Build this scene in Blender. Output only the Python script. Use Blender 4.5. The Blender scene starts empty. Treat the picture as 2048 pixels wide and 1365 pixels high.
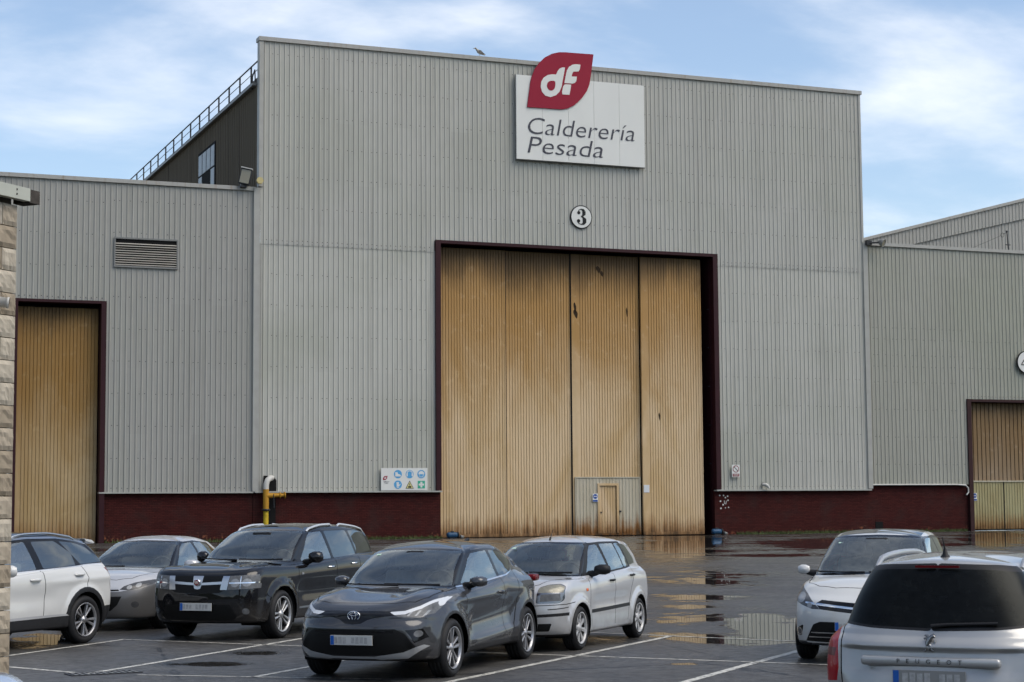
import bpy, bmesh, math, random
import numpy as np
from mathutils import Vector, Matrix
from mathutils.geometry import tessellate_polygon

random.seed(7)
SC = bpy.context.scene
COL = SC.collection
R = math.radians

# ------------------------------------------------------------------ camera
cam_d = bpy.data.cameras.new('camera')
cam = bpy.data.objects.new('camera', cam_d)
COL.objects.link(cam)
SC.camera = cam
cam_d.sensor_width = 36.0
cam_d.lens = 64.125
cam_d.clip_start = 0.2
cam_d.clip_end = 3000
_r = Vector((0.927438, -0.373909, -0.007151))
_u = Vector((-0.027216, -0.08655, 0.995876))
_f = Vector((0.372986, 0.923418, 0.090446))
cam.matrix_world = Matrix(((_r.x, _u.x, -_f.x, 0.0), (_r.y, _u.y, -_f.y, 0.0), (_r.z, _u.z, -_f.z, 2.075), (0, 0, 0, 1)))
cam_d.dof.use_dof = True
cam_d.dof.focus_distance = 34.0
cam_d.dof.aperture_fstop = 12.0

# ------------------------------------------------------------------ sky
SUN_EL, SUN_AZ = R(52), R(135)      # azimuth measured clockwise from +Y
world = bpy.data.worlds.new('World')
SC.world = world
world.use_nodes = True
def build_world():
    nt = world.node_tree; nt.nodes.clear(); N = nt.nodes.new; L = nt.links.new
    out = N('ShaderNodeOutputWorld'); bg = N('ShaderNodeBackground')
    sky = N('ShaderNodeTexSky'); sky.sky_type = 'NISHITA'; sky.sun_disc = False
    sky.sun_elevation = SUN_EL; sky.sun_rotation = SUN_AZ
    sky.air_density = 1.0; sky.dust_density = 1.0; sky.ozone_density = 1.4
    tc = N('ShaderNodeTexCoord')
    # clouds live on a plane high above: direction / (z + k)
    sep = N('ShaderNodeSeparateXYZ'); L(tc.outputs['Generated'], sep.inputs[0])
    za = N('ShaderNodeMath'); za.operation = 'MAXIMUM'; za.inputs[1].default_value = 0.0; L(sep.outputs['Z'], za.inputs[0])
    zb = N('ShaderNodeMath'); zb.operation = 'ADD'; zb.inputs[1].default_value = 0.22; L(za.outputs[0], zb.inputs[0])
    dv = N('ShaderNodeVectorMath'); dv.operation = 'DIVIDE'
    cmb = N('ShaderNodeCombineXYZ')
    for i in range(3): L(zb.outputs[0], cmb.inputs[i])
    L(tc.outputs['Generated'], dv.inputs[0]); L(cmb.outputs[0], dv.inputs[1])
    mp = N('ShaderNodeMapping'); mp.inputs['Location'].default_value = CLOUD_OFF; mp.inputs['Rotation'].default_value = (0, 0, R(-20)); mp.inputs['Scale'].default_value = (0.9, 1.25, 1.0)
    L(dv.outputs[0], mp.inputs[0])
    n1 = N('ShaderNodeTexNoise'); n1.inputs['Scale'].default_value = 2.2; n1.inputs['Detail'].default_value = 7; n1.inputs['Roughness'].default_value = 0.55; n1.inputs['Distortion'].default_value = 0.15
    L(mp.outputs[0], n1.inputs['Vector'])
    ramp = N('ShaderNodeValToRGB'); ramp.color_ramp.interpolation = 'EASE'
    ramp.color_ramp.elements[0].position = 0.43; ramp.color_ramp.elements[0].color = (0.06, 0.06, 0.06, 1)
    ramp.color_ramp.elements[1].position = 0.78; ramp.color_ramp.elements[1].color = (1, 1, 1, 1)
    L(n1.outputs['Fac'], ramp.inputs[0])
    # cloud brightness with grey undersides
    n2 = N('ShaderNodeTexNoise'); n2.inputs['Scale'].default_value = 2.6; n2.inputs['Detail'].default_value = 4
    L(mp.outputs[0], n2.inputs['Vector'])
    cr = N('ShaderNodeValToRGB')
    cr.color_ramp.elements[0].position = 0.35; cr.color_ramp.elements[0].color = (5.9, 6.2, 6.8, 1)
    cr.color_ramp.elements[1].position = 0.65; cr.color_ramp.elements[1].color = (7.8, 7.7, 7.6, 1)
    L(n2.outputs['Fac'], cr.inputs[0])
    fm = N('ShaderNodeMath'); fm.operation = 'MULTIPLY'; fm.inputs[1].default_value = 0.72; L(ramp.outputs[0], fm.inputs[0])
    mx = N('ShaderNodeMix'); mx.data_type = 'RGBA'
    L(fm.outputs[0], mx.inputs[0]); L(sky.outputs[0], mx.inputs[6]); L(cr.outputs[0], mx.inputs[7])
    L(mx.outputs[2], bg.inputs[0]); bg.inputs[1].default_value = 0.138
    L(bg.outputs[0], out.inputs[0])
CLOUD_OFF = (3.1, 1.7, 0.0)
build_world()

# ------------------------------------------------------------------ sun (veiled by thin cloud)
sd = bpy.data.lights.new('sun', 'SUN'); sd.energy = 2.0; sd.angle = R(48); sd.color = (1.0, 0.92, 0.80)
sun = bpy.data.objects.new('sun', sd); COL.objects.link(sun)
_sdir = Vector((math.sin(SUN_AZ) * math.cos(SUN_EL), math.cos(SUN_AZ) * math.cos(SUN_EL), math.sin(SUN_EL)))
sun.rotation_euler = _sdir.to_track_quat('Z', 'Y').to_euler()
sun.location = _sdir * 60

SC.view_settings.view_transform = 'Standard'
SC.view_settings.look = 'None'
SC.view_settings.exposure = 0.38
SC.view_settings.gamma = 1.0
SC.view_settings.use_curve_mapping = False
SC.cycles.use_denoising = True
SC.cycles.max_bounces = 6
SC.cycles.use_adaptive_sampling = True
SC.cycles.adaptive_threshold = 0.03
SC.cycles.transparent_max_bounces = 16
SC.cycles.caustics_reflective = False
SC.cycles.caustics_refractive = False

# ================================================================== helpers
def link(o, parent=None):
    COL.objects.link(o)
    if parent is not None: o.parent = parent
    return o

def tag(o, label=None, cat=None, group=None, kind=None):
    if label: o['label'] = label
    if cat: o['category'] = cat
    if group: o['group'] = group
    if kind: o['kind'] = kind
    return o

def empty(name, loc=(0, 0, 0), rz=0.0, label=None, cat=None, group=None):
    o = bpy.data.objects.new(name, None); COL.objects.link(o)
    o.location = loc; o.rotation_euler = (0, 0, rz); o.empty_display_size = 0.3
    return tag(o, label, cat, group)

def me_obj(name, me, mat, parent=None):
    if mat is not None and len(me.materials) == 0: me.materials.append(mat)
    o = bpy.data.objects.new(name, me)
    return link(o, parent)

class MB:
    """collects verts / faces in plain lists and links them as one mesh object"""
    def __init__(s): s.v = []; s.f = []; s.sm = []
    def add(s, vs, fs, smooth=False):
        b = len(s.v); s.v += [tuple(v) for v in vs]
        s.f += [tuple(b + i for i in f) for f in fs]; s.sm += [smooth] * len(fs); return s
    def box(s, x0, x1, y0, y1, z0, z1, M=None):
        vs = [Vector(p) for p in ((x0,y0,z0),(x1,y0,z0),(x1,y1,z0),(x0,y1,z0),(x0,y0,z1),(x1,y0,z1),(x1,y1,z1),(x0,y1,z1))]
        if M is not None: vs = [M @ v for v in vs]
        return s.add(vs, [(0,3,2,1),(4,5,6,7),(0,1,5,4),(1,2,6,5),(2,3,7,6),(3,0,4,7)])
    def bbox(s, x0, x1, y0, y1, z0, z1, b, M=None):
        """box with chamfered edges"""
        bm = bmesh.new(); bmesh.ops.create_cube(bm, size=1.0)
        for v in bm.verts: v.co = Vector(((x0+x1)/2+v.co.x*(x1-x0), (y0+y1)/2+v.co.y*(y1-y0), (z0+z1)/2+v.co.z*(z1-z0)))
        bmesh.ops.bevel(bm, geom=bm.edges[:], offset=b, segments=2, profile=0.5, affect='EDGES')
        bm.verts.index_update()
        vs = [(M @ v.co) if M is not None else v.co.copy() for v in bm.verts]
        s.add(vs, [[v.index for v in f.verts] for f in bm.faces], True); bm.free(); return s
    def tube(s, pts, r, n=8, cap=True):
        pts = [Vector(p) for p in pts]; rs = r if isinstance(r, (list, tuple)) else [r] * len(pts)
        up = None; rings = []
        for i, p in enumerate(pts):
            t = (pts[min(i+1, len(pts)-1)] - pts[max(i-1, 0)]).normalized()
            if up is None: up = t.orthogonal().normalized()
            a = (up - t * up.dot(t)).normalized(); up = a; b = t.cross(a)
            rings.append([p + (a*math.cos(2*math.pi*k/n) + b*math.sin(2*math.pi*k/n)) * rs[i] for k in range(n)])
        vs = [v for rg in rings for v in rg]; fs = []
        for i in range(len(pts)-1):
            for k in range(n):
                fs.append((i*n+k, i*n+(k+1) % n, (i+1)*n+(k+1) % n, (i+1)*n+k))
        s.add(vs, fs, True)
        if cap:
            s.add(rings[0], [tuple(reversed(range(n)))]); s.add(rings[-1], [tuple(range(n))])
        return s
    def prism(s, poly, y0, y1, axis='y', M=None):
        """polygon (2D) extruded: axis y -> poly in xz, axis x -> poly in yz, axis z -> poly in xy"""
        n = len(poly)
        def P(p, d):
            v = {'y': Vector((p[0], d, p[1])), 'x': Vector((d, p[0], p[1])), 'z': Vector((p[0], p[1], d))}[axis]
            return M @ v if M is not None else v
        vs = [P(p, y0) for p in poly] + [P(p, y1) for p in poly]
        fs = [(i, (i+1) % n, n+(i+1) % n, n+i) for i in range(n)]
        tri = tessellate_polygon([[Vector((p[0], p[1], 0)) for p in poly]])
        fs += [tuple(t) for t in tri] + [tuple(n+i for i in reversed(t)) for t in tri]
        return s.add(vs, fs)
    def lathe(s, prof, c=(0, 0, 0), axis='y', n=24, closed=False):
        """prof: (radius, along)"""
        vs = []; m = len(prof)
        for k in range(n):
            a = 2*math.pi*k/n; ca, sa = math.cos(a), math.sin(a)
            for (r, h) in prof:
                p = {'y': (r*ca, h, r*sa), 'z': (r*ca, r*sa, h), 'x': (h, r*ca, r*sa)}[axis]
                vs.append((c[0]+p[0], c[1]+p[1], c[2]+p[2]))
        fs = []
        for k in range(n):
            for i in range(m if closed else m-1):
                j = (i+1) % m
                fs.append((k*m+i, k*m+j, ((k+1) % n)*m+j, ((k+1) % n)*m+i))
        return s.add(vs, fs, True)
    def mesh(s, name):
        me = bpy.data.meshes.new(name); me.from_pydata(s.v, [], s.f)
        me.polygons.foreach_set('use_smooth', s.sm); me.update()
        bm = bmesh.new(); bm.from_mesh(me); bmesh.ops.recalc_face_normals(bm, faces=bm.faces[:]); bm.to_mesh(me); bm.free()
        return me
    def build(s, name, mat, parent=None):
        return me_obj(name, s.mesh(name), mat, parent)

def bevel_mod(o, w=0.01, seg=2):
    m = o.modifiers.new('bevel', 'BEVEL'); m.width = w; m.segments = seg; m.limit_method = 'ANGLE'; m.angle_limit = R(40)
    return o

def letters(txt, size, mat, name, parent, mtx, extrude=.004, shear=0.0, space=1.0, bold=0.0):
    cu = bpy.data.curves.new(name, 'FONT'); cu.body = txt; cu.size = size; cu.extrude = extrude; cu.align_x = 'CENTER'; cu.align_y = 'CENTER'
    cu.shear = shear; cu.space_character = space; cu.offset = bold; cu.resolution_u = 4
    o = bpy.data.objects.new(name, cu); COL.objects.link(o)
    dg = bpy.context.evaluated_depsgraph_get(); me = bpy.data.meshes.new_from_object(o.evaluated_get(dg))
    bpy.data.objects.remove(o); bpy.data.curves.remove(cu)
    me.transform(mtx); me.materials.clear()
    return me_obj(name, me, mat, parent)


def bld(mb, name, mat, parent=None):
    """mesh built in world coordinates, parented without moving"""
    o = mb.build(name, mat) if isinstance(mb, MB) else mb
    if parent is not None:
        o.parent = parent
        if parent.type == 'EMPTY': o.matrix_parent_inverse = Matrix.Translation(-Vector(parent.location))
    return o

def chaikin(p, n=2):
    for _ in range(n):
        q = []
        for i in range(len(p)):
            a, b = p[i], p[(i+1) % len(p)]
            q += [(a[0]*.75+b[0]*.25, a[1]*.75+b[1]*.25), (a[0]*.25+b[0]*.75, a[1]*.25+b[1]*.75)]
        p = q
    return p

def ribbon(mb, pts, ws, y0, y1):
    """flat stroke in the xz plane with changing width"""
    n = len(pts); Lp = []; Rp = []
    for i in range(n):
        a, b = Vector(pts[max(i-1, 0)]), Vector(pts[min(i+1, n-1)])
        t = (b - a).normalized(); nr = Vector((-t.y, t.x)) * ws[i] / 2; p = Vector(pts[i])
        Lp.append(p + nr); Rp.append(p - nr)
    vs = [(p.x, y, p.y) for y in (y0, y1) for p in Lp + Rp]; m = 2*n; fs = []
    for i in range(n-1):
        fs += [(i, i+1, n+i+1, n+i), (m+i, m+n+i, m+n+i+1, m+i+1), (i, m+i, m+i+1, i+1), (n+i, n+i+1, m+n+i+1, m+n+i)]
    fs += [(0, n, m+n, m), (n-1, m+n-1, m+2*n-1, 2*n-1)]
    return mb.add(vs, fs)

def disc(mb, c, r, y0, y1, n=24, rz=None):
    return mb.prism([(c[0]+r*math.cos(2*math.pi*k/n), c[1]+(rz or r)*math.sin(2*math.pi*k/n)) for k in range(n)], y0, y1)

# ================================================================== materials
def new_mat(name):
    m = bpy.data.materials.new(name); m.use_nodes = True
    nt = m.node_tree; b = nt.nodes['Principled BSDF']
    return m, nt, nt.nodes.new, nt.links.new, b

def pmat(name, col, rough=0.6, metal=0.0, spec=0.2, var=0.0, scale=3.0, coat=0.0, bump=0.0, emit=None):
    """plain painted / moulded surface with a little procedural unevenness"""
    m, nt, N, L, b = new_mat(name)
    b.inputs['Roughness'].default_value = rough; b.inputs['Metallic'].default_value = metal
    b.inputs['Specular IOR Level'].default_value = spec; b.inputs['Coat Weight'].default_value = coat
    b.inputs['Coat Roughness'].default_value = 0.04
    tc = N('ShaderNodeTexCoord'); n = N('ShaderNodeTexNoise'); n.inputs['Scale'].default_value = scale; n.inputs['Detail'].default_value = 5
    L(tc.outputs['Object'], n.inputs['Vector'])
    mx = N('ShaderNodeMix'); mx.data_type = 'RGBA'
    v = max(var, 0.04)
    mx.inputs[6].default_value = (*[c*(1-v) for c in col], 1); mx.inputs[7].default_value = (*[min(1, c*(1+v)) for c in col], 1)
    L(n.outputs['Fac'], mx.inputs[0]); L(mx.outputs[2], b.inputs['Base Color'])
    if bump > 0:
        bp = N('ShaderNodeBump'); bp.inputs['Strength'].default_value = bump; bp.inputs['Distance'].default_value = 0.02
        L(n.outputs['Fac'], bp.inputs['Height']); L(bp.outputs[0], b.inputs['Normal'])
    if emit:
        b.inputs['Emission Color'].default_value = (*emit[:3], 1); b.inputs['Emission Strength'].default_value = emit[3]
    return m

M = {}
def car_paint(name, col, metal=0.0, rough=0.35, coat=1.0, flake=0.0, spec=0.0):
    m, nt, N, L, b = new_mat(name)
    b.inputs['Metallic'].default_value = metal; b.inputs['Specular IOR Level'].default_value = spec
    b.inputs['Coat Weight'].default_value = coat; b.inputs['Coat IOR'].default_value = 1.5
    tc = N('ShaderNodeTexCoord')
    n = N('ShaderNodeTexNoise'); n.inputs['Scale'].default_value = 5.0; n.inputs['Detail'].default_value = 6; L(tc.outputs['Object'], n.inputs['Vector'])
    # road film: slightly duller, browner low on the sides
    sp = N('ShaderNodeSeparateXYZ'); L(tc.outputs['Object'], sp.inputs[0])
    mr = N('ShaderNodeMapRange'); mr.inputs['From Min'].default_value = 0.65; mr.inputs['From Max'].default_value = 0.2; L(sp.outputs['Z'], mr.inputs['Value'])
    dm = N('ShaderNodeMath'); dm.operation = 'MULTIPLY'; L(mr.outputs[0], dm.inputs[0]); L(n.outputs['Fac'], dm.inputs[1])
    dk = N('ShaderNodeMath'); dk.operation = 'MULTIPLY'; dk.inputs[1].default_value = 0.55; L(dm.outputs[0], dk.inputs[0])
    mx = N('ShaderNodeMix'); mx.data_type = 'RGBA'; mx.inputs[6].default_value = (*col, 1); mx.inputs[7].default_value = (0.09, 0.08, 0.07, 1)
    L(dk.outputs[0], mx.inputs[0])
    geo = N('ShaderNodeNewGeometry'); bk = N('ShaderNodeMix'); bk.data_type = 'RGBA'; bk.inputs[7].default_value = (0.05, 0.05, 0.05, 1)
    L(geo.outputs['Backfacing'], bk.inputs[0]); L(mx.outputs[2], bk.inputs[6]); L(bk.outputs[2], b.inputs['Base Color'])
    rr = N('ShaderNodeMapRange'); rr.inputs['From Min'].default_value = 0.3; rr.inputs['From Max'].default_value = 0.75; rr.inputs['To Min'].default_value = rough - .04; rr.inputs['To Max'].default_value = rough + .06
    L(n.outputs['Fac'], rr.inputs['Value']); L(rr.outputs[0], b.inputs['Roughness'])
    cr = N('ShaderNodeMath'); cr.operation = 'MULTIPLY_ADD'; cr.inputs[1].default_value = 0.35; cr.inputs[2].default_value = 0.03
    L(dm.outputs[0], cr.inputs[0]); L(cr.outputs[0], b.inputs['Coat Roughness'])
    # rain beads
    v = N('ShaderNodeTexVoronoi'); v.inputs['Scale'].default_value = 90.0; v.inputs['Randomness'].default_value = 1.0; L(tc.outputs['Object'], v.inputs['Vector'])
    vr = N('ShaderNodeMapRange'); vr.inputs['From Min'].default_value = 0.0; vr.inputs['From Max'].default_value = 0.28; vr.inputs['To Min'].default_value = 1.0; vr.inputs['To Max'].default_value = 0.0
    L(v.outputs['Distance'], vr.inputs['Value'])
    bp = N('ShaderNodeBump'); bp.inputs['Strength'].default_value = 0.015; bp.inputs['Distance'].default_value = 0.001; L(vr.outputs[0], bp.inputs['Height'])
    L(bp.outputs[0], b.inputs['Coat Normal'])
    return m

def glass_mat(name, tint, refl=0.04, rough=0.0, dirt=0.06, mult=1.2):
    m = bpy.data.materials.new(name); m.use_nodes = True; nt = m.node_tree; nt.nodes.clear(); N = nt.nodes.new; L = nt.links.new
    out = N('ShaderNodeOutputMaterial'); tr = N('ShaderNodeBsdfTransparent'); tr.inputs[0].default_value = (*tint, 1)
    gl = N('ShaderNodeBsdfGlossy'); gl.inputs['Roughness'].default_value = rough; gl.inputs[0].default_value = (0.95, 1.0, 0.98, 1)
    fr = N('ShaderNodeFresnel'); fr.inputs[0].default_value = 1.52
    ad = N('ShaderNodeMath'); ad.operation = 'MULTIPLY_ADD'; ad.inputs[1].default_value = mult; ad.inputs[2].default_value = refl; ad.use_clamp = True
    L(fr.outputs[0], ad.inputs[0])
    mx = N('ShaderNodeMixShader'); L(ad.outputs[0], mx.inputs[0]); L(tr.outputs[0], mx.inputs[1]); L(gl.outputs[0], mx.inputs[2])
    # thin film of dirt and drying drops
    df = N('ShaderNodeBsdfDiffuse'); df.inputs[0].default_value = (0.35, 0.37, 0.36, 1)
    tc = N('ShaderNodeTexCoord'); n = N('ShaderNodeTexNoise'); n.inputs['Scale'].default_value = 14.0; n.inputs['Detail'].default_value = 6; L(tc.outputs['Object'], n.inputs['Vector'])
    mm = N('ShaderNodeMath'); mm.operation = 'MULTIPLY'; mm.inputs[1].default_value = dirt * 2; L(n.outputs['Fac'], mm.inputs[0])
    m2 = N('ShaderNodeMixShader'); L(mm.outputs[0], m2.inputs[0]); L(mx.outputs[0], m2.inputs[1]); L(df.outputs[0], m2.inputs[2])
    L(m2.outputs[0], out.inputs[0])
    return m

M['rubber'] = pmat('rubber', (0.018, 0.018, 0.019), .62, var=.3, scale=14, bump=.15)
M['disc'] = pmat('brake_disc', (0.022, 0.022, 0.023), .55, .2, var=.3)
M['liner'] = pmat('wheel_arch_felt', (0.010, 0.010, 0.010), .9)
M['interior'] = pmat('interior_trim', (0.085, 0.086, 0.087), .7, var=.2, scale=8)
M['seat'] = pmat('seat_cloth', (0.22, 0.222, 0.225), .9, var=.3, scale=20)
M['seat_grey'] = pmat('seat_cloth_grey', (0.26, 0.26, 0.265), .9, var=.25, scale=20)
M['plastic'] = pmat('black_plastic', (0.016, 0.016, 0.017), .48, var=.2, scale=10, bump=.04)
M['cladding'] = pmat('dark_bumper_plastic', (0.017, 0.017, 0.018), .5, spec=.35, var=.25, scale=8, bump=.05)
M['gloss_black'] = pmat('gloss_black', (0.006, 0.006, 0.007), .15, coat=.25)
M['mesh_black'] = pmat('grille_black', (0.006, 0.006, 0.006), .5, var=.4, scale=40)
M['mirror'] = pmat('mirror_glass', (0.6, 0.62, 0.64), .02, 1.0)
M['chrome'] = pmat('chrome', (0.72, 0.73, 0.74), .12, 1.0, var=.03)
M['satin'] = pmat('satin_metal', (0.50, 0.51, 0.52), .28, 1.0, var=.05)
M['alloy'] = pmat('alloy_silver', (0.44, 0.44, 0.44), .38, .7, var=.15, scale=9)
M['alloy_dark'] = pmat('alloy_machined', (0.34, 0.34, 0.35), .35, .7, var=.2, scale=9)
M['hubcap'] = pmat('hubcap_silver', (0.42, 0.42, 0.42), .42, .35, var=.15, scale=12)
M['plate'] = pmat('plate_white', (0.50, 0.50, 0.48), .45, var=.04, scale=20)
M['plate_dim'] = pmat('plate_grey_white', (0.24, 0.24, 0.23), .5, var=.06, scale=20)
M['eublue'] = pmat('plate_blue', (0.02, 0.10, 0.38), .45)
M['platemark'] = pmat('plate_grey', (0.36, 0.36, 0.35), .55, var=.5, scale=30)
M['gap'] = pmat('panel_gap', (0.004, 0.004, 0.004), .9)
M['lens'] = pmat('headlamp_lens', (0.26, 0.27, 0.28), .35, .0, coat=.2, var=.5, scale=26)
M['lens_dark'] = pmat('headlamp_dark', (0.06, 0.062, 0.066), .3, .0, coat=.3, var=.6, scale=26)
M['lens_yellowed'] = pmat('headlamp_yellowed', (0.22, 0.21, 0.17), .25, .2, coat=.4, var=.35, scale=22)
M['reflector'] = pmat('lamp_reflector', (0.25, 0.26, 0.27), .45, .2, spec=.3, var=.5, scale=34)
M['drl'] = pmat('light_guide', (0.55, 0.57, 0.59), .4, .0, coat=.2, var=.05)
M['redlens'] = pmat('tail_lamp_red', (0.33, 0.004, 0.011), .3, spec=.1, coat=.25, var=.25, scale=12)
M['redlens_dark'] = pmat('tail_lamp_dark_red', (0.11, 0.003, 0.005), .3, spec=.1, coat=.2, var=.2, scale=12)
M['amber'] = pmat('indicator_amber', (0.75, 0.14, 0.01), .15, coat=1.0)
M['glass'] = glass_mat('car_glass', (0.86, 0.93, 0.89), .04, dirt=.04, mult=1.6)
M['glass_side'] = glass_mat('car_side_glass', (0.66, 0.74, 0.71), .17, dirt=.02, mult=1.5)
M['glass_dark'] = glass_mat('car_privacy_glass', (0.05, 0.055, 0.06), .10, dirt=.01, mult=1.4)
M['glass_rear'] = glass_mat('car_rear_glass', (0.04, 0.045, 0.05), -.01, .30, dirt=.012, mult=.45)
M['sticker'] = pmat('paper_sticker', (0.45, 0.62, 0.50), .7)
M['badge_red'] = pmat('badge_red', (0.22, 0.01, 0.02), .25, coat=.6)
M['badge_blue'] = pmat('badge_blue', (0.02, 0.03, 0.08), .2, .3, coat=.6)

# ================================================================== setting materials
def noise(N, L, vec, scale, detail=5, rough=.55, dist=0.0):
    n = N('ShaderNodeTexNoise'); n.inputs['Scale'].default_value = scale; n.inputs['Detail'].default_value = detail
    n.inputs['Roughness'].default_value = rough; n.inputs['Distortion'].default_value = dist; L(vec, n.inputs['Vector']); return n.outputs['Fac']
def mapping(N, L, vec, scale=(1, 1, 1), loc=(0, 0, 0)):
    m = N('ShaderNodeMapping'); m.inputs['Scale'].default_value = scale; m.inputs['Location'].default_value = loc; L(vec, m.inputs['Vector']); return m.outputs[0]
def rng(N, L, v, a, b, c=0.0, d=1.0, smooth=True):
    m = N('ShaderNodeMapRange'); m.interpolation_type = 'SMOOTHSTEP' if smooth else 'LINEAR'
    for k, x in zip(('From Min', 'From Max', 'To Min', 'To Max'), (a, b, c, d)): m.inputs[k].default_value = x
    L(v, m.inputs['Value']); return m.outputs[0]
def math2(N, L, op, a, b, clamp=False):
    m = N('ShaderNodeMath'); m.operation = op; m.use_clamp = clamp
    for i, x in enumerate((a, b)):
        if isinstance(x, (int, float)): m.inputs[i].default_value = x
        else: L(x, m.inputs[i])
    return m.outputs[0]
def mixc(N, L, f, a, b, mode='MIX'):
    m = N('ShaderNodeMix'); m.data_type = 'RGBA'; m.blend_type = mode
    if isinstance(f, (int, float)): m.inputs[0].default_value = f
    else: L(f, m.inputs[0])
    for i, x in ((6, a), (7, b)):
        if isinstance(x, tuple): m.inputs[i].default_value = (*x, 1)
        else: L(x, m.inputs[i])
    return m.outputs[2]
def coords(N, L):
    tc = N('ShaderNodeTexCoord'); sp = N('ShaderNodeSeparateXYZ'); L(tc.outputs['Object'], sp.inputs[0])
    return tc.outputs['Object'], sp.outputs

def clad_mat(name, col, green=0.25, streak=.5, rough=.5, dark=(0.20, 0.195, 0.17)):
    m, nt, N, L, b = new_mat(name); o, xyz = coords(N, L)
    big = noise(N, L, o, .12, 4); st = noise(N, L, mapping(N, L, o, (5.0, 5.0, .07)), 1.0, 6, .6)
    fine = noise(N, L, mapping(N, L, o, (1.2, 1.2, .5)), 3.0, 6)
    c = mixc(N, L, math2(N, L, 'MULTIPLY', rng(N, L, st, .50, .80), streak), col, dark)
    c = mixc(N, L, math2(N, L, 'MULTIPLY', rng(N, L, big, .42, .66), green), c, (0.30, 0.31, 0.24))
    c = mixc(N, L, math2(N, L, 'MULTIPLY', rng(N, L, fine, .35, .75), .18), c, tuple(x*.75 for x in col))
    # every sheet has aged a little differently
    qx = math2(N, L, 'FLOOR', math2(N, L, 'DIVIDE', xyz['X'], 1.08), 0.0); qz = math2(N, L, 'FLOOR', math2(N, L, 'DIVIDE', math2(N, L, 'SUBTRACT', xyz['Z'], 15.72), 3.3), 0.0)
    cv = N('ShaderNodeCombineXYZ'); L(qx, cv.inputs[0]); L(qz, cv.inputs[1]); wn = N('ShaderNodeTexWhiteNoise'); L(cv.outputs[0], wn.inputs['Vector'])
    c = mixc(N, L, math2(N, L, 'MULTIPLY', wn.outputs['Value'], .10), c, tuple(x*.5 for x in col))
    wv = N('ShaderNodeBump'); wv.inputs['Strength'].default_value = .25; wv.inputs['Distance'].default_value = .04; L(noise(N, L, mapping(N, L, o, (.9, .9, .5)), 1.0, 3), wv.inputs['Height']); L(wv.outputs[0], b.inputs['Normal'])
    L(c, b.inputs['Base Color']); b.inputs['Roughness'].default_value = rough; b.inputs['Specular IOR Level'].default_value = .2
    return m

def door_mat(name, col, brown, rust=1.0, soot_shade_z=None, base_z=.45, pale=.0):
    m, nt, N, L, b = new_mat(name); o, xyz = coords(N, L)
    big = noise(N, L, mapping(N, L, o, (.35, .35, .16)), 1.0, 6, .6, .6); st = noise(N, L, mapping(N, L, o, (4.0, 4.0, .10)), 1.0, 6, .65)
    fine = noise(N, L, o, 2.2, 6, .65)
    c = mixc(N, L, rng(N, L, big, .40, .72), col, brown)
    if soot_shade_z:       # boards turn browner and darker towards the top
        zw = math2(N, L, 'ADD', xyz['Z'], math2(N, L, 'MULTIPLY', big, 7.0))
        c = mixc(N, L, rng(N, L, zw, soot_shade_z - 7.0, soot_shade_z + 1.0, 0.0, .9), c, (brown[0]*.74, brown[1]*.60, brown[2]*.40))
    c = mixc(N, L, math2(N, L, 'MULTIPLY', rng(N, L, st, .48, .80), .32), c, tuple(x*.6 for x in brown))
    c = mixc(N, L, math2(N, L, 'MULTIPLY', rng(N, L, fine, .55, .8), .35), c, tuple(min(1, x*1.25) for x in col))
    # rust creeping up from the bottom rail
    zb = math2(N, L, 'ADD', xyz['Z'], math2(N, L, 'MULTIPLY', st, -2.2))
    zb = math2(N, L, 'ADD', zb, math2(N, L, 'MULTIPLY', fine, -.8))
    f = rng(N, L, zb, base_z - 1.35, base_z - .25, rust, 0.0)
    c = mixc(N, L, f, c, (0.20, 0.085, 0.022))
    f2 = rng(N, L, zb, base_z - 1.75, base_z - 1.05, rust, 0.0)
    c = mixc(N, L, f2, c, (0.045, 0.03, 0.018))
    if soot_shade_z:       # soot and painted lintel shade at the door head, ragged lower edge
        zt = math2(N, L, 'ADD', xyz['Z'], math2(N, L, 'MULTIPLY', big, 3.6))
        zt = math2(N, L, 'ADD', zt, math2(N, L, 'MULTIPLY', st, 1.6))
        c = mixc(N, L, rng(N, L, zt, soot_shade_z, soot_shade_z + 2.4, 0.0, .82), c, (0.05, 0.036, 0.024))
    L(c, b.inputs['Base Color']); b.inputs['Roughness'].default_value = .6; b.inputs['Specular IOR Level'].default_value = .12
    return m

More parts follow.
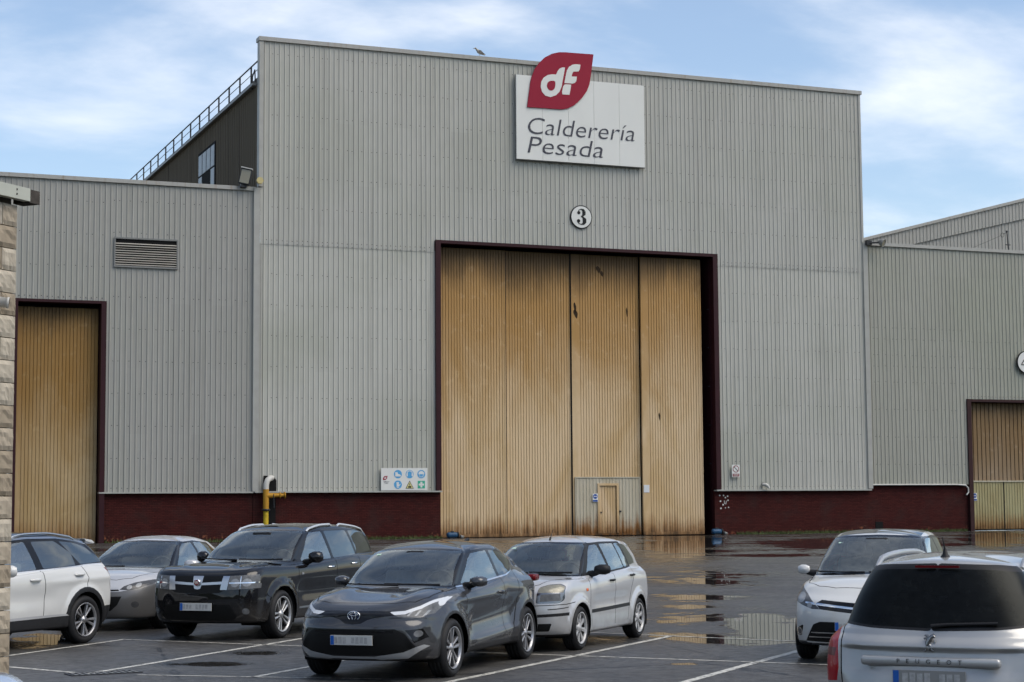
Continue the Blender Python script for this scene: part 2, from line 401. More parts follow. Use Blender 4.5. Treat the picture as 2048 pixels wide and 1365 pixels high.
def brick_mat(name, c1, c2, mortar):
    m, nt, N, L, b = new_mat(name); o, xyz = coords(N, L)
    cb = N('ShaderNodeCombineXYZ'); L(xyz['X'], cb.inputs[0]); L(xyz['Z'], cb.inputs[1])
    br = N('ShaderNodeTexBrick'); br.inputs['Scale'].default_value = 1.0; br.inputs['Brick Width'].default_value = .27; br.inputs['Row Height'].default_value = .085
    br.inputs['Mortar Size'].default_value = .009; br.inputs['Mortar Smooth'].default_value = .3; br.inputs['Bias'].default_value = -.1
    br.inputs['Color1'].default_value = (*c1, 1); br.inputs['Color2'].default_value = (*c2, 1); br.inputs['Mortar'].default_value = (*mortar, 1); L(cb.outputs[0], br.inputs['Vector'])
    big = noise(N, L, o, .7, 6, .6); fine = noise(N, L, o, 7.0, 5)
    c = mixc(N, L, math2(N, L, 'MULTIPLY', rng(N, L, big, .45, .75), .55), br.outputs['Color'], (0.035, 0.022, 0.02))
    zb = math2(N, L, 'ADD', xyz['Z'], math2(N, L, 'MULTIPLY', big, -1.6))
    f = math2(N, L, 'MULTIPLY', rng(N, L, zb, -.05, -.5), rng(N, L, fine, .52, .62))
    c = mixc(N, L, math2(N, L, 'MULTIPLY', f, .7), c, (0.30, 0.11, 0.055))
    L(c, b.inputs['Base Color']); b.inputs['Roughness'].default_value = .8; b.inputs['Specular IOR Level'].default_value = .08
    bp = N('ShaderNodeBump'); bp.inputs['Strength'].default_value = .6; bp.inputs['Distance'].default_value = .012; bp.invert = True; L(br.outputs['Fac'], bp.inputs['Height']); L(bp.outputs[0], b.inputs['Normal'])
    return m

M['clad'] = clad_mat('cladding_grey', (0.425, 0.418, 0.378))
M['clad_low'] = clad_mat('cladding_grey_lower', (0.455, 0.448, 0.40), .4)
M['clad_wing'] = clad_mat('cladding_grey_wing', (0.33, 0.325, 0.297), .2)
M['clad_right'] = clad_mat('cladding_grey_right', (0.35, 0.345, 0.295), .45)
M['clad_far'] = clad_mat('cladding_grey_far', (0.35, 0.345, 0.315), .1)
M['coping'] = clad_mat('coping', (0.36, 0.355, 0.33), .2, .8, .5, (0.22, 0.14, 0.07))
M['flash'] = pmat('flashing', (0.36, 0.355, 0.325), .5, var=.15, scale=2)
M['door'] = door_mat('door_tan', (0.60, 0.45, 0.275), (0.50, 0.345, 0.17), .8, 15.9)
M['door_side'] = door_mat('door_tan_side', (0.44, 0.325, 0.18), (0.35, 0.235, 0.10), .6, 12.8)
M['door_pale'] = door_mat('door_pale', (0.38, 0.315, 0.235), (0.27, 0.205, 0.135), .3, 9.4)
M['door_green'] = door_mat('door_green', (0.37, 0.335, 0.185), (0.31, 0.26, 0.13), .8)
M['wicket'] = door_mat('wicket_panel', (0.48, 0.44, 0.345), (0.41, 0.36, 0.255), 1.0)
M['maroon'] = pmat('maroon_steel', (0.030, 0.0075, 0.010), .5, var=.35, scale=1.5)
M['brick'] = brick_mat('maroon_brick', (0.062, 0.0145, 0.0125), (0.040, 0.0098, 0.009), (0.018, 0.007, 0.006))
M['black'] = pmat('black_void', (0.008, 0.008, 0.008), .9)
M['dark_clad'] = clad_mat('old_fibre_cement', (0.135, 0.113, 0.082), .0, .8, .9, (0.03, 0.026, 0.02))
M['roof'] = pmat('roof_sheet', (0.12, 0.105, 0.09), .8, var=.4, scale=1.2)
M['steel_dark'] = pmat('dark_steel', (0.03, 0.031, 0.034), .5, var=.2)
M['white_paint'] = pmat('white_paint', (0.50, 0.49, 0.45), .45, var=.12, scale=3)
M['sign_white'] = pmat('sign_white', (0.66, 0.66, 0.62), .4, var=.05, scale=.6)
M['sign_red'] = pmat('sign_red', (0.26, 0.009, 0.028), .4, var=.06, scale=1.0)
M['sign_text'] = pmat('sign_text', (0.065, 0.065, 0.08), .5)
M['sign_black'] = pmat('sign_black', (0.012, 0.012, 0.012), .5)
M['sign_blue'] = pmat('sign_blue', (0.09, 0.33, 0.58), .45, var=.05)
M['sign_navy'] = pmat('sign_navy', (0.02, 0.07, 0.28), .45)
M['sign_green'] = pmat('sign_green', (0.05, 0.38, 0.25), .45)
M['sign_yellow'] = pmat('sign_yellow', (0.62, 0.57, 0.25), .5)
M['sign_maroon'] = pmat('sign_maroon', (0.20, 0.015, 0.03), .45)
M['pipe_yellow'] = door_mat('pipe_ochre', (0.42, 0.22, 0.03), (0.28, 0.13, 0.02), .2)
M['pipe_bright'] = pmat('pipe_yellow', (0.55, 0.38, 0.03), .45, var=.3, scale=6)
M['motor_blue'] = pmat('motor_blue', (0.02, 0.065, 0.13), .4, var=.3, scale=5)
M['beige'] = pmat('beige_plastic', (0.50, 0.42, 0.20), .5, var=.08)
M['lamp_grey'] = pmat('lamp_grey', (0.20, 0.20, 0.19), .45, .2, var=.2)
M['lamp_glass'] = pmat('lamp_glass', (0.22, 0.20, 0.14), .15, coat=.8)
M['paper'] = pmat('paper_white', (0.62, 0.64, 0.65), .6)
M['gull'] = pmat('gull_feathers', (0.42, 0.39, 0.34), .8, var=.35, scale=5)

def asphalt_mat():
    m, nt, N, L, b = new_mat('wet_asphalt'); o, xyz = coords(N, L)
    mott = noise(N, L, o, 5.5, 7, .75); grain = noise(N, L, o, 38.0, 4, .7); mid = noise(N, L, o, 1.3, 6, .6); big = noise(N, L, mapping(N, L, o, (.16, .16, .16)), 1.0, 6, .6, .4)
    patch = noise(N, L, mapping(N, L, o, (.36, .30, 1), (4, 9, 0)), 1.0, 7, .62, .5)
    c = mixc(N, L, rng(N, L, mid, .3, .75), (0.050, 0.048, 0.045), (0.095, 0.092, 0.086))
    c = mixc(N, L, math2(N, L, 'MULTIPLY', rng(N, L, grain, .52, .72), .6), c, (0.17, 0.165, 0.155))
    c = mixc(N, L, math2(N, L, 'MULTIPLY', rng(N, L, mott, .42, .66), .65), c, (0.020, 0.019, 0.018))
    vo = N('ShaderNodeTexVoronoi'); vo.feature = 'DISTANCE_TO_EDGE'; vo.inputs['Scale'].default_value = .16; L(mapping(N, L, o, (1, 1, 1), (.3, .7, 0)), vo.inputs['Vector'])
    wob = math2(N, L, 'ADD', vo.outputs['Distance'], math2(N, L, 'MULTIPLY', math2(N, L, 'SUBTRACT', mid, .5), .05))
    crack = rng(N, L, math2(N, L, 'ABSOLUTE', wob, 0.0), .0, .006, 1.0, 0.0)
    c = mixc(N, L, crack, c, (0.010, 0.010, 0.010))
    # standing water: broad noise plus the pools the photograph shows
    pool = None
    U = math2(N, L, 'ADD', math2(N, L, 'MULTIPLY', xyz['X'], .3745), math2(N, L, 'MULTIPLY', xyz['Y'], .9272))      # along the length of the yard
    V = math2(N, L, 'SUBTRACT', math2(N, L, 'MULTIPLY', xyz['X'], .9272), math2(N, L, 'MULTIPLY', xyz['Y'], .3745))
    for (cu, cv, ru, rv, sl) in PUDDLES:
        du = math2(N, L, 'SUBTRACT', U, cu); vy = math2(N, L, 'DIVIDE', du, ru * 1.12)
        vx = math2(N, L, 'DIVIDE', math2(N, L, 'SUBTRACT', math2(N, L, 'SUBTRACT', V, cv), math2(N, L, 'MULTIPLY', du, sl)), rv * 1.12)
        d2 = math2(N, L, 'ADD', math2(N, L, 'MULTIPLY', vx, vx), math2(N, L, 'MULTIPLY', vy, vy))
        q = math2(N, L, 'SUBTRACT', 1.0, d2)
        pool = q if pool is None else math2(N, L, 'MAXIMUM', pool, q)
    pool = math2(N, L, 'MULTIPLY', math2(N, L, 'MAXIMUM', pool, -.9), .85)
    edge = math2(N, L, 'MULTIPLY', math2(N, L, 'SUBTRACT', patch, .5), 4.6)
    edge2 = math2(N, L, 'MULTIPLY', math2(N, L, 'SUBTRACT', mid, .5), 2.4)
    tot = math2(N, L, 'ADD', math2(N, L, 'ADD', pool, edge), edge2)
    far = rng(N, L, xyz['Y'], 52.0, 80.0, 0.0, .5)
    tot = math2(N, L, 'ADD', tot, far)
    wat = rng(N, L, tot, .25, .60)
    damp = rng(N, L, tot, -.9, .5)
    c = mixc(N, L, math2(N, L, 'MULTIPLY', damp, .55), c, (0.014, 0.014, 0.014))
    L(c, b.inputs['Base Color'])
    rd = rng(N, L, big, .3, .7, .38, .58)
    rd = math2(N, L, 'ADD', rd, math2(N, L, 'MULTIPLY', damp, -.17))
    rd = math2(N, L, 'ADD', rd, math2(N, L, 'MULTIPLY', math2(N, L, 'SUBTRACT', mott, .5), .40))
    rd = math2(N, L, 'SUBTRACT', rd, rng(N, L, xyz['Y'], 38.0, 70.0, 0.0, .16))
    rd = math2(N, L, 'ADD', rd, math2(N, L, 'MULTIPLY', math2(N, L, 'SUBTRACT', mid, .5), .30))
    r = N('ShaderNodeMix'); r.data_type = 'FLOAT'; L(wat, r.inputs[0]); L(rd, r.inputs[2]); r.inputs[3].default_value = 0.015
    L(r.outputs[0], b.inputs['Roughness'])
    b.inputs['Specular IOR Level'].default_value = .5; b.inputs['IOR'].default_value = 1.38
    bp = N('ShaderNodeBump'); bp.inputs['Distance'].default_value = .012; L(math2(N, L, 'ADD', grain, math2(N, L, 'MULTIPLY', mott, 1.5)), bp.inputs['Height'])
    L(math2(N, L, 'MULTIPLY', math2(N, L, 'SUBTRACT', 1.0, wat), .6), bp.inputs['Strength'])
    # water lies level with faint wind ripples
    rip = noise(N, L, mapping(N, L, o, (1.2, 2.2, 1)), 2.0, 3); bw = N('ShaderNodeBump'); bw.inputs['Distance'].default_value = .004; bw.inputs['Strength'].default_value = .05; L(rip, bw.inputs['Height'])
    up = N('ShaderNodeCombineXYZ'); up.inputs[2].default_value = 1.0; L(up.outputs[0], bw.inputs['Normal'])
    nm = N('ShaderNodeMix'); nm.data_type = 'VECTOR'; L(wat, nm.inputs[0]); L(bp.outputs[0], nm.inputs[4]); L(bw.outputs[0], nm.inputs[5])
    L(nm.outputs[1], b.inputs['Normal'])
    return m
PUDDLES = [(50.7, 5.21, 4.81, 1.67, 0.103), (41.2, 4.03, 1.65, 1.05, 0.099), (35.0, 3.37, 2.45, 0.94, 0.097), (33.0, 4.4, 3.95, 0.72, 0.135), (28.8, 2.86, 1.49, 1.62, 0.101), (29.0, -7.47, 1.52, 0.48, -0.258),
           (26.6, -3.81, 0.41, 0.44, -0.144), (24.8, -4.12, 0.36, 0.58, -0.167), (24.2, 2.2, 0.26, 0.23, 0.092), (83.2, 15.25, 8.92, 4.56, 0.184), (68.3, 10.1, 1.82, 2.43, 0.148), (86.9, 8.12, 21.29, 1.67, 0.094), (91.3, 23.92, 13.3, 1.48, 0.263), (31.5, 4.93, 4.11, 0.39, 0.158)]
M['asphalt'] = asphalt_mat()

def line_mat():
    m, nt, N, L, b = new_mat('worn_road_paint'); o, xyz = coords(N, L)
    a = noise(N, L, o, 9.0, 6, .7); g = noise(N, L, o, 60.0, 3)
    f = rng(N, L, math2(N, L, 'ADD', a, math2(N, L, 'MULTIPLY', g, .25)), .60, .76)
    c = mixc(N, L, f, (0.58, 0.56, 0.49), (0.09, 0.09, 0.085)); L(c, b.inputs['Base Color']); b.inputs['Roughness'].default_value = .45
    return m
M['line'] = line_mat()

# ================================================================== ground
def gz(y): 
    t = min(1.0, max(0.0, (y - 32.0) / 56.0)); return .42 * t
def build_ground():
    b = MB(); ys = [-400, -60, 0, 32] + [32 + 56*k/14 for k in range(1, 15)] + [92, 140, 600, 1500]; xs = [-900, -60, 0, 20, 45, 70, 120, 400, 1200]
    vs = [(x, y, gz(y)) for y in ys for x in xs]; n = len(xs)
    b.add(vs, [(j*n+i, j*n+i+1, (j+1)*n+i+1, (j+1)*n+i) for j in range(len(ys)-1) for i in range(n-1)])
    tag(b.build('ground', M['asphalt']), 'wet dark asphalt yard with puddles', None, None, 'structure')
build_ground()
def unseen_dark_rise():
    # unseen dark rise added behind the camera to darken reflections in paint and glass
    b = MB(); rnd = random.Random(2); n = 90; rows = ((85, 0.0), (100, .55), (125, .9), (165, 1.15), (240, 1.3)); vs = []
    for k in range(n + 1):
        a = R(75) + R(285)*k/n; e = min(1, min(k, n-k)/10); bump = 1 + .25*math.sin(a*7.3) + .18*math.sin(a*17.1)
        for (r_, h_) in rows: vs.append((r_*math.sin(a), r_*math.cos(a), -.2 + h_*17*e*bump + (rnd.uniform(-1.6, 1.6) if h_ > .3 else 0)*e))
    m = len(rows); b.add(vs, [(k*m+i, k*m+i+1, (k+1)*m+i+1, (k+1)*m+i) for k in range(n) for i in range(m-1)], True)
    tag(b.build('unseen_dark_rise', pmat('unseen_rise_dark', (0.045, 0.055, 0.03), .9, var=.6, scale=.15)), kind='structure')
unseen_dark_rise()
def pline(a, b_, w=.10):
    a, b_ = Vector((*a, 0)), Vector((*b_, 0)); d = (b_ - a); ln = d.length; d.normalize(); n = Vector((-d.y, d.x, 0)) * w/2; m = MB(); k = max(2, int(ln/.8)); vs = []
    for i in range(k + 1):
        p = a + d*ln*i/k + n*random.uniform(-.12, .12)
        for s in (1, -1): q = p + n*s; vs.append((q.x, q.y, gz(q.y) + .004))
    m.add(vs, [(2*i, 2*i+1, 2*i+3, 2*i+2) for i in range(k)])
    tag(m.build('painted_line', M['line']), kind='structure')
for a, b_, w in (((6.6, 19.8), (13.4, 26.40), .11), ((8.6, 18.1), (14.4, 23.6), .12), ((3.75, 23.75), (8.9, 29.75), .10), ((1.6, 25.3), (5.30, 29.75), .09), ((5.55, 22.35), (7.9, 24.9), .09),
              ((9.05, 25.1), (14.1, 19.1), .075), ((12.4, 27.9), (16.2, 21.6), .075), ((5.25, 29.70), (8.6, 25.6), .07), ((2.4, 26.3), (3.62, 24.0), .09), ((4.3, 23.3), (6.9, 21.4), .055)):
    pline(a, b_, w)

# drain grate
def drain():
    r = empty('drain_grate', (3.95, 23.72, 0), R(8), 'rusty slotted drain grate in the asphalt at lower left', 'drain')
    b = MB(); w, h = .46, .17
    b.box(-w, w, -h, -h+.03, -.004, .012); b.box(-w, w, h-.03, h, -.004, .012); b.box(-w, -w+.03, -h+.03, h-.03, -.004, .0115); b.box(w-.03, w, -h+.03, h-.03, -.004, .0115)
    b.build('frame', M['steel_dark'], r)
    b = MB(); b.box(-w+.03, w-.03, -h+.03, h-.03, .001, .003); b.build('pit', M['black'], r)
    for k in range(11): 
        s = MB(); x = -w+.07+k*.078; s.box(x, x+.035, -h+.03, h-.03, .003, .011); s.build('bar', M['lamp_grey'], r)
drain()

# ================================================================== workshop buildings
PITCH = .27
def prof_y(x, d=.036, p=PITCH):
    t = (x % p) / p
    pts = ((0, 0), (.58, 0), (.69, -d), (.80, -d), (.92, 0), (1, 0))
    for (a, ya), (b, yb) in zip(pts[:-1], pts[1:]):
        if a <= t <= b: return ya + (yb-ya)*(t-a)/(b-a)
    return 0
def ribbed(mb, x0, x1, z0, z1, y, d=.036, p=PITCH, kn=(0, .58, .69, .80, .92)):
    """profiled sheet: real ribs, x0..x1, between z0 and z1 (numbers or functions of x)"""
    xs = {x0, x1}; k = math.floor(x0/p)
    while k*p < x1:
        for t in kn:
            x = (k+t)*p
            if x0 + .004 < x < x1 - .004: xs.add(x)
        k += 1
    xs = sorted(xs); vs = []
    for x in xs:
        yy = y + prof_y(x, d, p)
        vs += [(x, yy, z0(x) if callable(z0) else z0), (x, yy, z1(x) if callable(z1) else z1)]
    return mb.add(vs, [(2*i, 2*i+2, 2*i+3, 2*i+1) for i in range(len(xs)-1)])

def screws(rows, y, r=.023):
    b = MB(); rnd = random.Random(3)
    for (x0, x1, z, step) in rows:
        k = math.ceil(x0/PITCH); pat = {1: (0,), 2: (0, 2, 3)}[step]
        while (k + .35)*PITCH < x1:
            if step == 1 or (k % 5) in pat:
                x = (k + .32)*PITCH + rnd.uniform(-.02, .02); zz = z + rnd.uniform(-.02, .02)
                b.add([(x + r*math.cos(a*math.pi/3), y - .006, zz + r*math.sin(a*math.pi/3)) for a in range(6)], [tuple(range(6))])
            k += 1
    return b

def slatted(mb, x0, x1, z0, z1, y, p, g=.027, d=.05):
    """boarded leaf: flat boards with real grooves between them"""
    xs = []; x = x0; vs = []
    while x < x1 - .01:
        e = min(x + p - g, x1); vs += [(x, y), (e, y)]
        if e < x1 - g: vs += [(e + g*.2, y + d), (e + g*.8, y + d)]
        x += p
    P = []
    for (a, b) in vs: P += [(a, b, z0), (a, b, z1)]
    mb.add(P, [(2*i, 2*i+2, 2*i+3, 2*i+1) for i in range(len(vs)-1)])
    return mb

Y0 = 91.5
TXT = Matrix(((1, 0, 0, 0), (0, 0, -1, 0), (0, 1, 0, 0), (0, 0, 0, 1)))
def T3(x, y, z, sx=1.0, sz=1.0): return Matrix.Translation((x, y, z)) @ TXT @ Matrix.Diagonal((sx, sz, 1, 1))

def main_hall():
    h = empty('workshop_hall', (41.2, 95, .42), 0, 'tall grey corrugated workshop hall with big tan sliding door numbered 3', 'building')
    b = MB(); ribbed(b, 22.95, 32.5, 15.70, 26.45, Y0); ribbed(b, 32.5, 49.64, 16.33, 26.45, Y0); ribbed(b, 49.64, 59.4, 15.70, 26.45, Y0)
    bld(b, 'upper_cladding', M['clad'], h)
    b = MB(); ribbed(b, 22.95, 32.58, 2.90, 15.76, Y0+.025); lc = bld(b, 'lower_cladding', M['clad_low'], h)
    b = MB(); ribbed(b, 49.58, 59.4, 2.90, 15.76, Y0+.025); bld(b, 'lower_cladding', M['clad_low'], h)
    rows = []
    for i in range(8): z = 4.55 + 1.60*i; rows += [(23.2, 32.4, z, 2), (49.7, 59.2, z, 2)]
    rows += [(23.2, 32.4, 3.12, 1), (49.7, 59.2, 3.12, 1), (23.2, 32.4, 15.92, 1), (49.7, 59.2, 15.92, 1)]
    for i in range(6): rows.append((23.2, 59.2, 17.65 + 1.62*i, 2))
    o = bld(screws(rows, Y0-.02), 'cladding_screws', M['steel_dark'], h); o['kind'] = 'stuff'
    b = MB(); b.box(22.82, 59.52, Y0-.12, Y0+.55, 26.40, 26.62); bld(b, 'coping', M['coping'], h)
    b = MB(); b.box(22.86, 23.08, Y0-.07, Y0+.4, 18.7, 26.40); b.box(22.60, 22.92, Y0-.10, Y0+.3, 2.95, 18.62); bld(b, 'corner_flashing', M['flash'], h)
    b = MB(); b.box(59.30, 59.44, Y0-.06, Y0+.4, 17.5, 26.40); b.box(59.36, 59.66, Y0-.09, Y0+.3, 2.98, 17.5); bld(b, 'corner_flashing', M['flash'], h)
    # brick plinths and drip ledges
    for (x0, x1) in ((22.7, 32.86), (49.30, 59.52)):
        b = MB(); b.box(x0, x1, Y0+.14, Y0+.5, .1, 2.87); bld(b, 'brick_plinth', M['brick'], h)
        b = MB(); b.box(x0+.02, x1+.02, Y0-.13, Y0+.3, 2.87, 2.945); bld(b, 'drip_ledge', M['flash'], h)
    # shell: side walls, roof, back of the door recess
    b = MB(); b.box(59.0, 59.35, Y0+.35, 150, .3, 25.5); bld(b, 'side_wall', M['clad_far'], h)
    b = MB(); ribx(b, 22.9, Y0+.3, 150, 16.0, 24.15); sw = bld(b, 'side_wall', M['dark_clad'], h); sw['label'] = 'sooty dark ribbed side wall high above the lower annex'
    b = MB(); b.add([(22.7, Y0+.5, 24.22), (22.7, 150, 24.22), (41, 150, 25.9), (41, Y0+.5, 25.9), (59.4, 150, 24.4), (59.4, Y0+.5, 24.4)], [(0, 1, 2, 3), (3, 2, 4, 5)]); rf = bld(b, 'roof', M['roof'], h)
    b = MB(); b.box(22.62, 22.86, Y0+.5, 150, 24.12, 24.26); bld(b, 'gutter', M['lamp_grey'], rf)
    b = MB(); b.box(22.95, 23.02, Y0+.5, 150, 24.3, 24.62); bld(b, 'roof_edge', M['roof'], rf)
    b = MB(); b.box(32.0, 50.2, 93.4, 93.6, .3, 17.0); b.box(32.4, 50.0, Y0+.3, 93.4, 16.7, 16.9); bld(b, 'door_recess', M['black'], h)
    # handrail along the eaves
    b = MB(); b.tube([(22.9, Y0+.4, 25.43), (22.9, 140, 25.43)], .045, 6); rl = bld(b, 'handrail', M['steel_dark'], h)
    b = MB(); b.tube([(22.9, Y0+.4, 24.98), (22.9, 140, 24.98)], .022, 6); bld(b, 'mid_rail', M['steel_dark'], rl)
    for k in range(19):
        y = 93.4 + 2.54*k; b = MB(); b.box(22.86, 22.94, y-.035, y+.035, 24.2, 25.42); bld(b, 'rail_post', M['steel_dark'], rl)
    b = MB(); b.tube([(22.75, 92.6, 24.0), (22.75, 92.5, 24.7), (22.75, 92.0, 24.95), (22.75, 91.9, 24.3)], .035, 6); bld(b, 'vent_pipe', M['steel_dark'], h)
    # window in the dark side wall: broken panes
    b = MB(); b.box(22.80, 22.88, 101.4, 105.9, 20.2, 23.0); wf = bld(b, 'side_window', M['black'], h)
    for k in range(4):
        for j in range(2):
            if (k, j) in ((1, 0), (2, 0)): continue
            y0 = 101.55 + k*1.08; z0 = 20.3 + j*1.32
            b = MB(); b.box(22.77, 22.80, y0, y0+.92, z0, z0+1.2); bld(b, 'pane', M['pane_pale'], wf)
    # conduit up the left joint
    b = MB(); b.tube([(22.98, Y0-.13, 3.0), (22.98, Y0-.13, 15.7)], .022, 6); bld(b, 'conduit', M['flash'], h)
    return h

def ribx(mb, x, y0, y1, z0, z1, p=.42, d=.06):
    """ribbed wall running along y, facing -x"""
    ys = []; y = y0
    while y < y1:
        ys += [(y, 0), (y+p*.45, 0), (y+p*.55, -d), (y+p*.9, -d)]; y += p
    vs = []
    for (yy, dx) in ys: vs += [(x+dx, yy, z0), (x+dx, yy, z1)]
    return mb.add(vs, [(2*i, 2*i+1, 2*i+3, 2*i+2) for i in range(len(ys)-1)])

M['pane_pale'] = pmat('pane_pale', (0.20, 0.21, 0.215), .3, var=.4)
HALL = main_hall()

M['maroon_brown'] = pmat('torn_edge', (0.035, 0.022, 0.012), .9, var=.5, scale=6)
def big_door(h):
    b = MB(); b.box(32.54, 32.82, Y0-.14, Y0+.35, 2.96, 16.36); b.box(32.82, 49.30, Y0-.139, Y0+.35, 16.19, 16.36); b.box(49.30, 49.60, Y0-.14, Y0+.35, 2.96, 16.36)
    b.box(49.28, 49.52, Y0+.352, 93.3, .4, 16.6); b.box(32.60, 32.85, Y0+.352, 93.3, .4, 16.6)
    fr = bld(b, 'door_frame', M['maroon'], h)
    b = MB()
    for z in (4.4, 6.6, 8.8, 11, 13.2): b.box(49.2, 49.28, Y0+.45, Y0+.6, z, z+.05)
    bld(b, 'frame_cleats', M['steel_dark'], fr)
    for i, (x0, x1, y, st) in enumerate(((32.90, 36.75, 91.95, .08), (36.70, 40.66, 92.12, .20), (40.74, 44.86, 92.06, .38), (44.92, 48.72, 91.86, .34))):
        b = MB(); slatted(b, x0+st, x1-.06, .62, 16.05, y, .163)
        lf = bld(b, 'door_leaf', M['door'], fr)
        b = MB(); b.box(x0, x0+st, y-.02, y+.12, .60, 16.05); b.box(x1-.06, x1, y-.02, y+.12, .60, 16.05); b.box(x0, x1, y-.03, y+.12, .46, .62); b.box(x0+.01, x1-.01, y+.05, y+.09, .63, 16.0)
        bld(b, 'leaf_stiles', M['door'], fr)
    b = MB(); b.box(40.664, 40.736, 92.06, 92.2, .46, 16.1); b.box(36.752, 36.85, 92.07, 92.2, .62, 16.0); b.box(44.864, 44.916, 92.06, 92.2, .46, 16.1); bld(b, 'leaf_joint', M['black'], fr)
    # holes torn in the boards
    b = MB()
    for (x, z, w, hh) in ((40.95, 13.05, .10, .34), (40.98, 12.7, .16, .3), (42.40, 15.25, .16, .22), (42.62, 15.02, .12, .18), (46.0, 7.05, .06, .25), (44.15, 12.9, .05, .3)):
        y = 92.045 if x < 44.9 else 91.85
        b.prism(chaikin([(x-w, z+hh*.4), (x-w*.2, z+hh), (x+w*.5, z+hh*.5), (x+w, z+.1*hh), (x+w*.5, z-hh), (x-w*.1, z-hh*.5)], 1), y-.006, y+.02)
    bld(b, 'torn_holes', M['maroon_brown'], fr)
    # grey patch panel with the wicket door
    y = 92.0
    b = MB(); 
    ribbed(b, 40.86, 42.20, .55, 3.62, y, .022, .2); ribbed(b, 43.44, 44.80, .55, 3.62, y, .022, .2); ribbed(b, 42.20, 43.44, 3.30, 3.62, y, .022, .2)
    wp = bld(b, 'wicket_panel', M['wicket'], fr)
    b = MB(); b.box(40.84, 44.82, y-.04, y+.02, 3.62, 3.68); b.box(40.84, 40.90, y-.035, y+.02, .5, 3.62); b.box(44.76, 44.82, y-.035, y+.02, .5, 3.62); b.box(40.9, 44.76, y-.03, y+.02, .47, .56); bld(b, 'panel_edge', M['wicket'], fr)
    b = MB(); b.box(42.18, 42.30, y-.06, y+.05, .56, 3.32); b.box(43.34, 43.46, y-.06, y+.05, .56, 3.32); b.box(42.30, 43.34, y-.06, y+.05, 3.20, 3.32); bld(b, 'wicket_frame', M['door'], fr)
    b = MB(); slatted(b, 42.31, 43.32, .58, 3.19, y+.02, .166); wd = bld(b, 'wicket_door', M['door'], fr)
    b = MB(); b.box(43.48, 43.60, y-.08, y-.03, 1.72, 1.82); b.box(42.36, 42.46, y-.02, y+.01, 1.70, 1.76); bld(b, 'door_bolt', M['steel_dark'], fr)
big_door(HALL)

def left_wing():
    h = empty('annex_building', (10, 95, .42), 0, 'lower grey corrugated annex left of the hall with louvre vent and narrow tan door', 'building')
    y = Y0 + .06
    b = MB(); ribbed(b, 15.16, 22.66, 2.92, 18.5, y); ribbed(b, 10.66, 15.16, 12.42, 18.5, y); ribbed(b, -14, 10.66, 2.92, 18.5, y); bld(b, 'cladding', M['clad_wing'], h)
    rows = [(15.3, 22.5, 4.6 + 1.62*i, 2) for i in range(9)] + [(-10, 15.1, 12.55 + 1.62*i, 2) for i in range(4)] + [(15.3, 22.5, 3.12, 1), (10.7, 15.1, 12.6, 1)]
    o = bld(screws(rows, y-.02), 'cladding_screws', M['steel_dark'], h); o['kind'] = 'stuff'
    b = MB(); b.box(-14, 22.72, y-.12, y+.5, 18.45, 18.65); bld(b, 'coping', M['coping'], h)
    b = MB(); b.box(-14, 22.6, y+.5, 150, 18.2, 18.35); bld(b, 'roof', M['roof'], h)
    b = MB(); b.box(15.12, 22.68, y+.12, y+.5, .1, 2.86); bld(b, 'brick_plinth', M['brick'], h)
    b = MB(); b.box(-14, 10.64, y+.12, y+.5, .1, 2.86); bld(b, 'brick_plinth', M['brick'], h)
    b = MB(); b.box(14.88, 22.66, y-.13, y+.3, 2.862, 2.93); bld(b, 'drip_ledge', M['flash'], h)
    # louvre vent
    b = MB(); x0, x1, z0, z1 = 15.48, 18.70, 14.18, 15.70
    b.box(x0, x1, y-.11, y-.03, z1-.08, z1); b.box(x0, x1, y-.11, y-.03, z0, z0+.08); b.box(x0, x0+.07, y-.10, y-.03, z0+.08, z1-.08); b.box(x1-.07, x1, y-.10, y-.03, z0+.08, z1-.08)
    v = bld(b, 'louvre_vent', M['lamp_grey'], h)
    b = MB(); b.box(x0+.07, x1-.07, y-.045, y-.042, z0+.08, z1-.08); bld(b, 'vent_back', M['black'], v)
    for k in range(10):
        z = z0 + .14 + k*.118; Mx = Matrix.Translation(((x0+x1)/2, y-.075, z)) @ Matrix.Rotation(R(40 if k != 7 else 24), 4, 'X')
        s = MB(); s.box(-(x1-x0)/2+.075, (x1-x0)/2-.075, -.042, .042, -.008, .008, Mx); bld(s, 'slat', M['slat'], v)
    # narrow door
    b = MB(); b.box(14.90, 15.15, y-.10, y+1.1, .4, 12.44); b.box(10.6, 14.90, y-.099, y+1.1, 12.30, 12.44); b.box(10.6, 10.85, y-.10, y+1.1, .4, 12.3); fr = bld(b, 'door_frame', M['maroon'], h)
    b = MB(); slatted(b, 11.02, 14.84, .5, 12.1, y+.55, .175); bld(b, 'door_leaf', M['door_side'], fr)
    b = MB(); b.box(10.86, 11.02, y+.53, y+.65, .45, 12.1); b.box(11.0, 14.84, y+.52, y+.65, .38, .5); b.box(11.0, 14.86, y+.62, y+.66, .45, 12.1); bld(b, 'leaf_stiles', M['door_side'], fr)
    b = MB(); b.box(10.4, 15.4, y+1.1, y+1.2, .3, 13); bld(b, 'door_recess', M['black'], h)
M['slat'] = pmat('slat_grey', (0.34, 0.32, 0.28), .5, .0, var=.2)
left_wing()

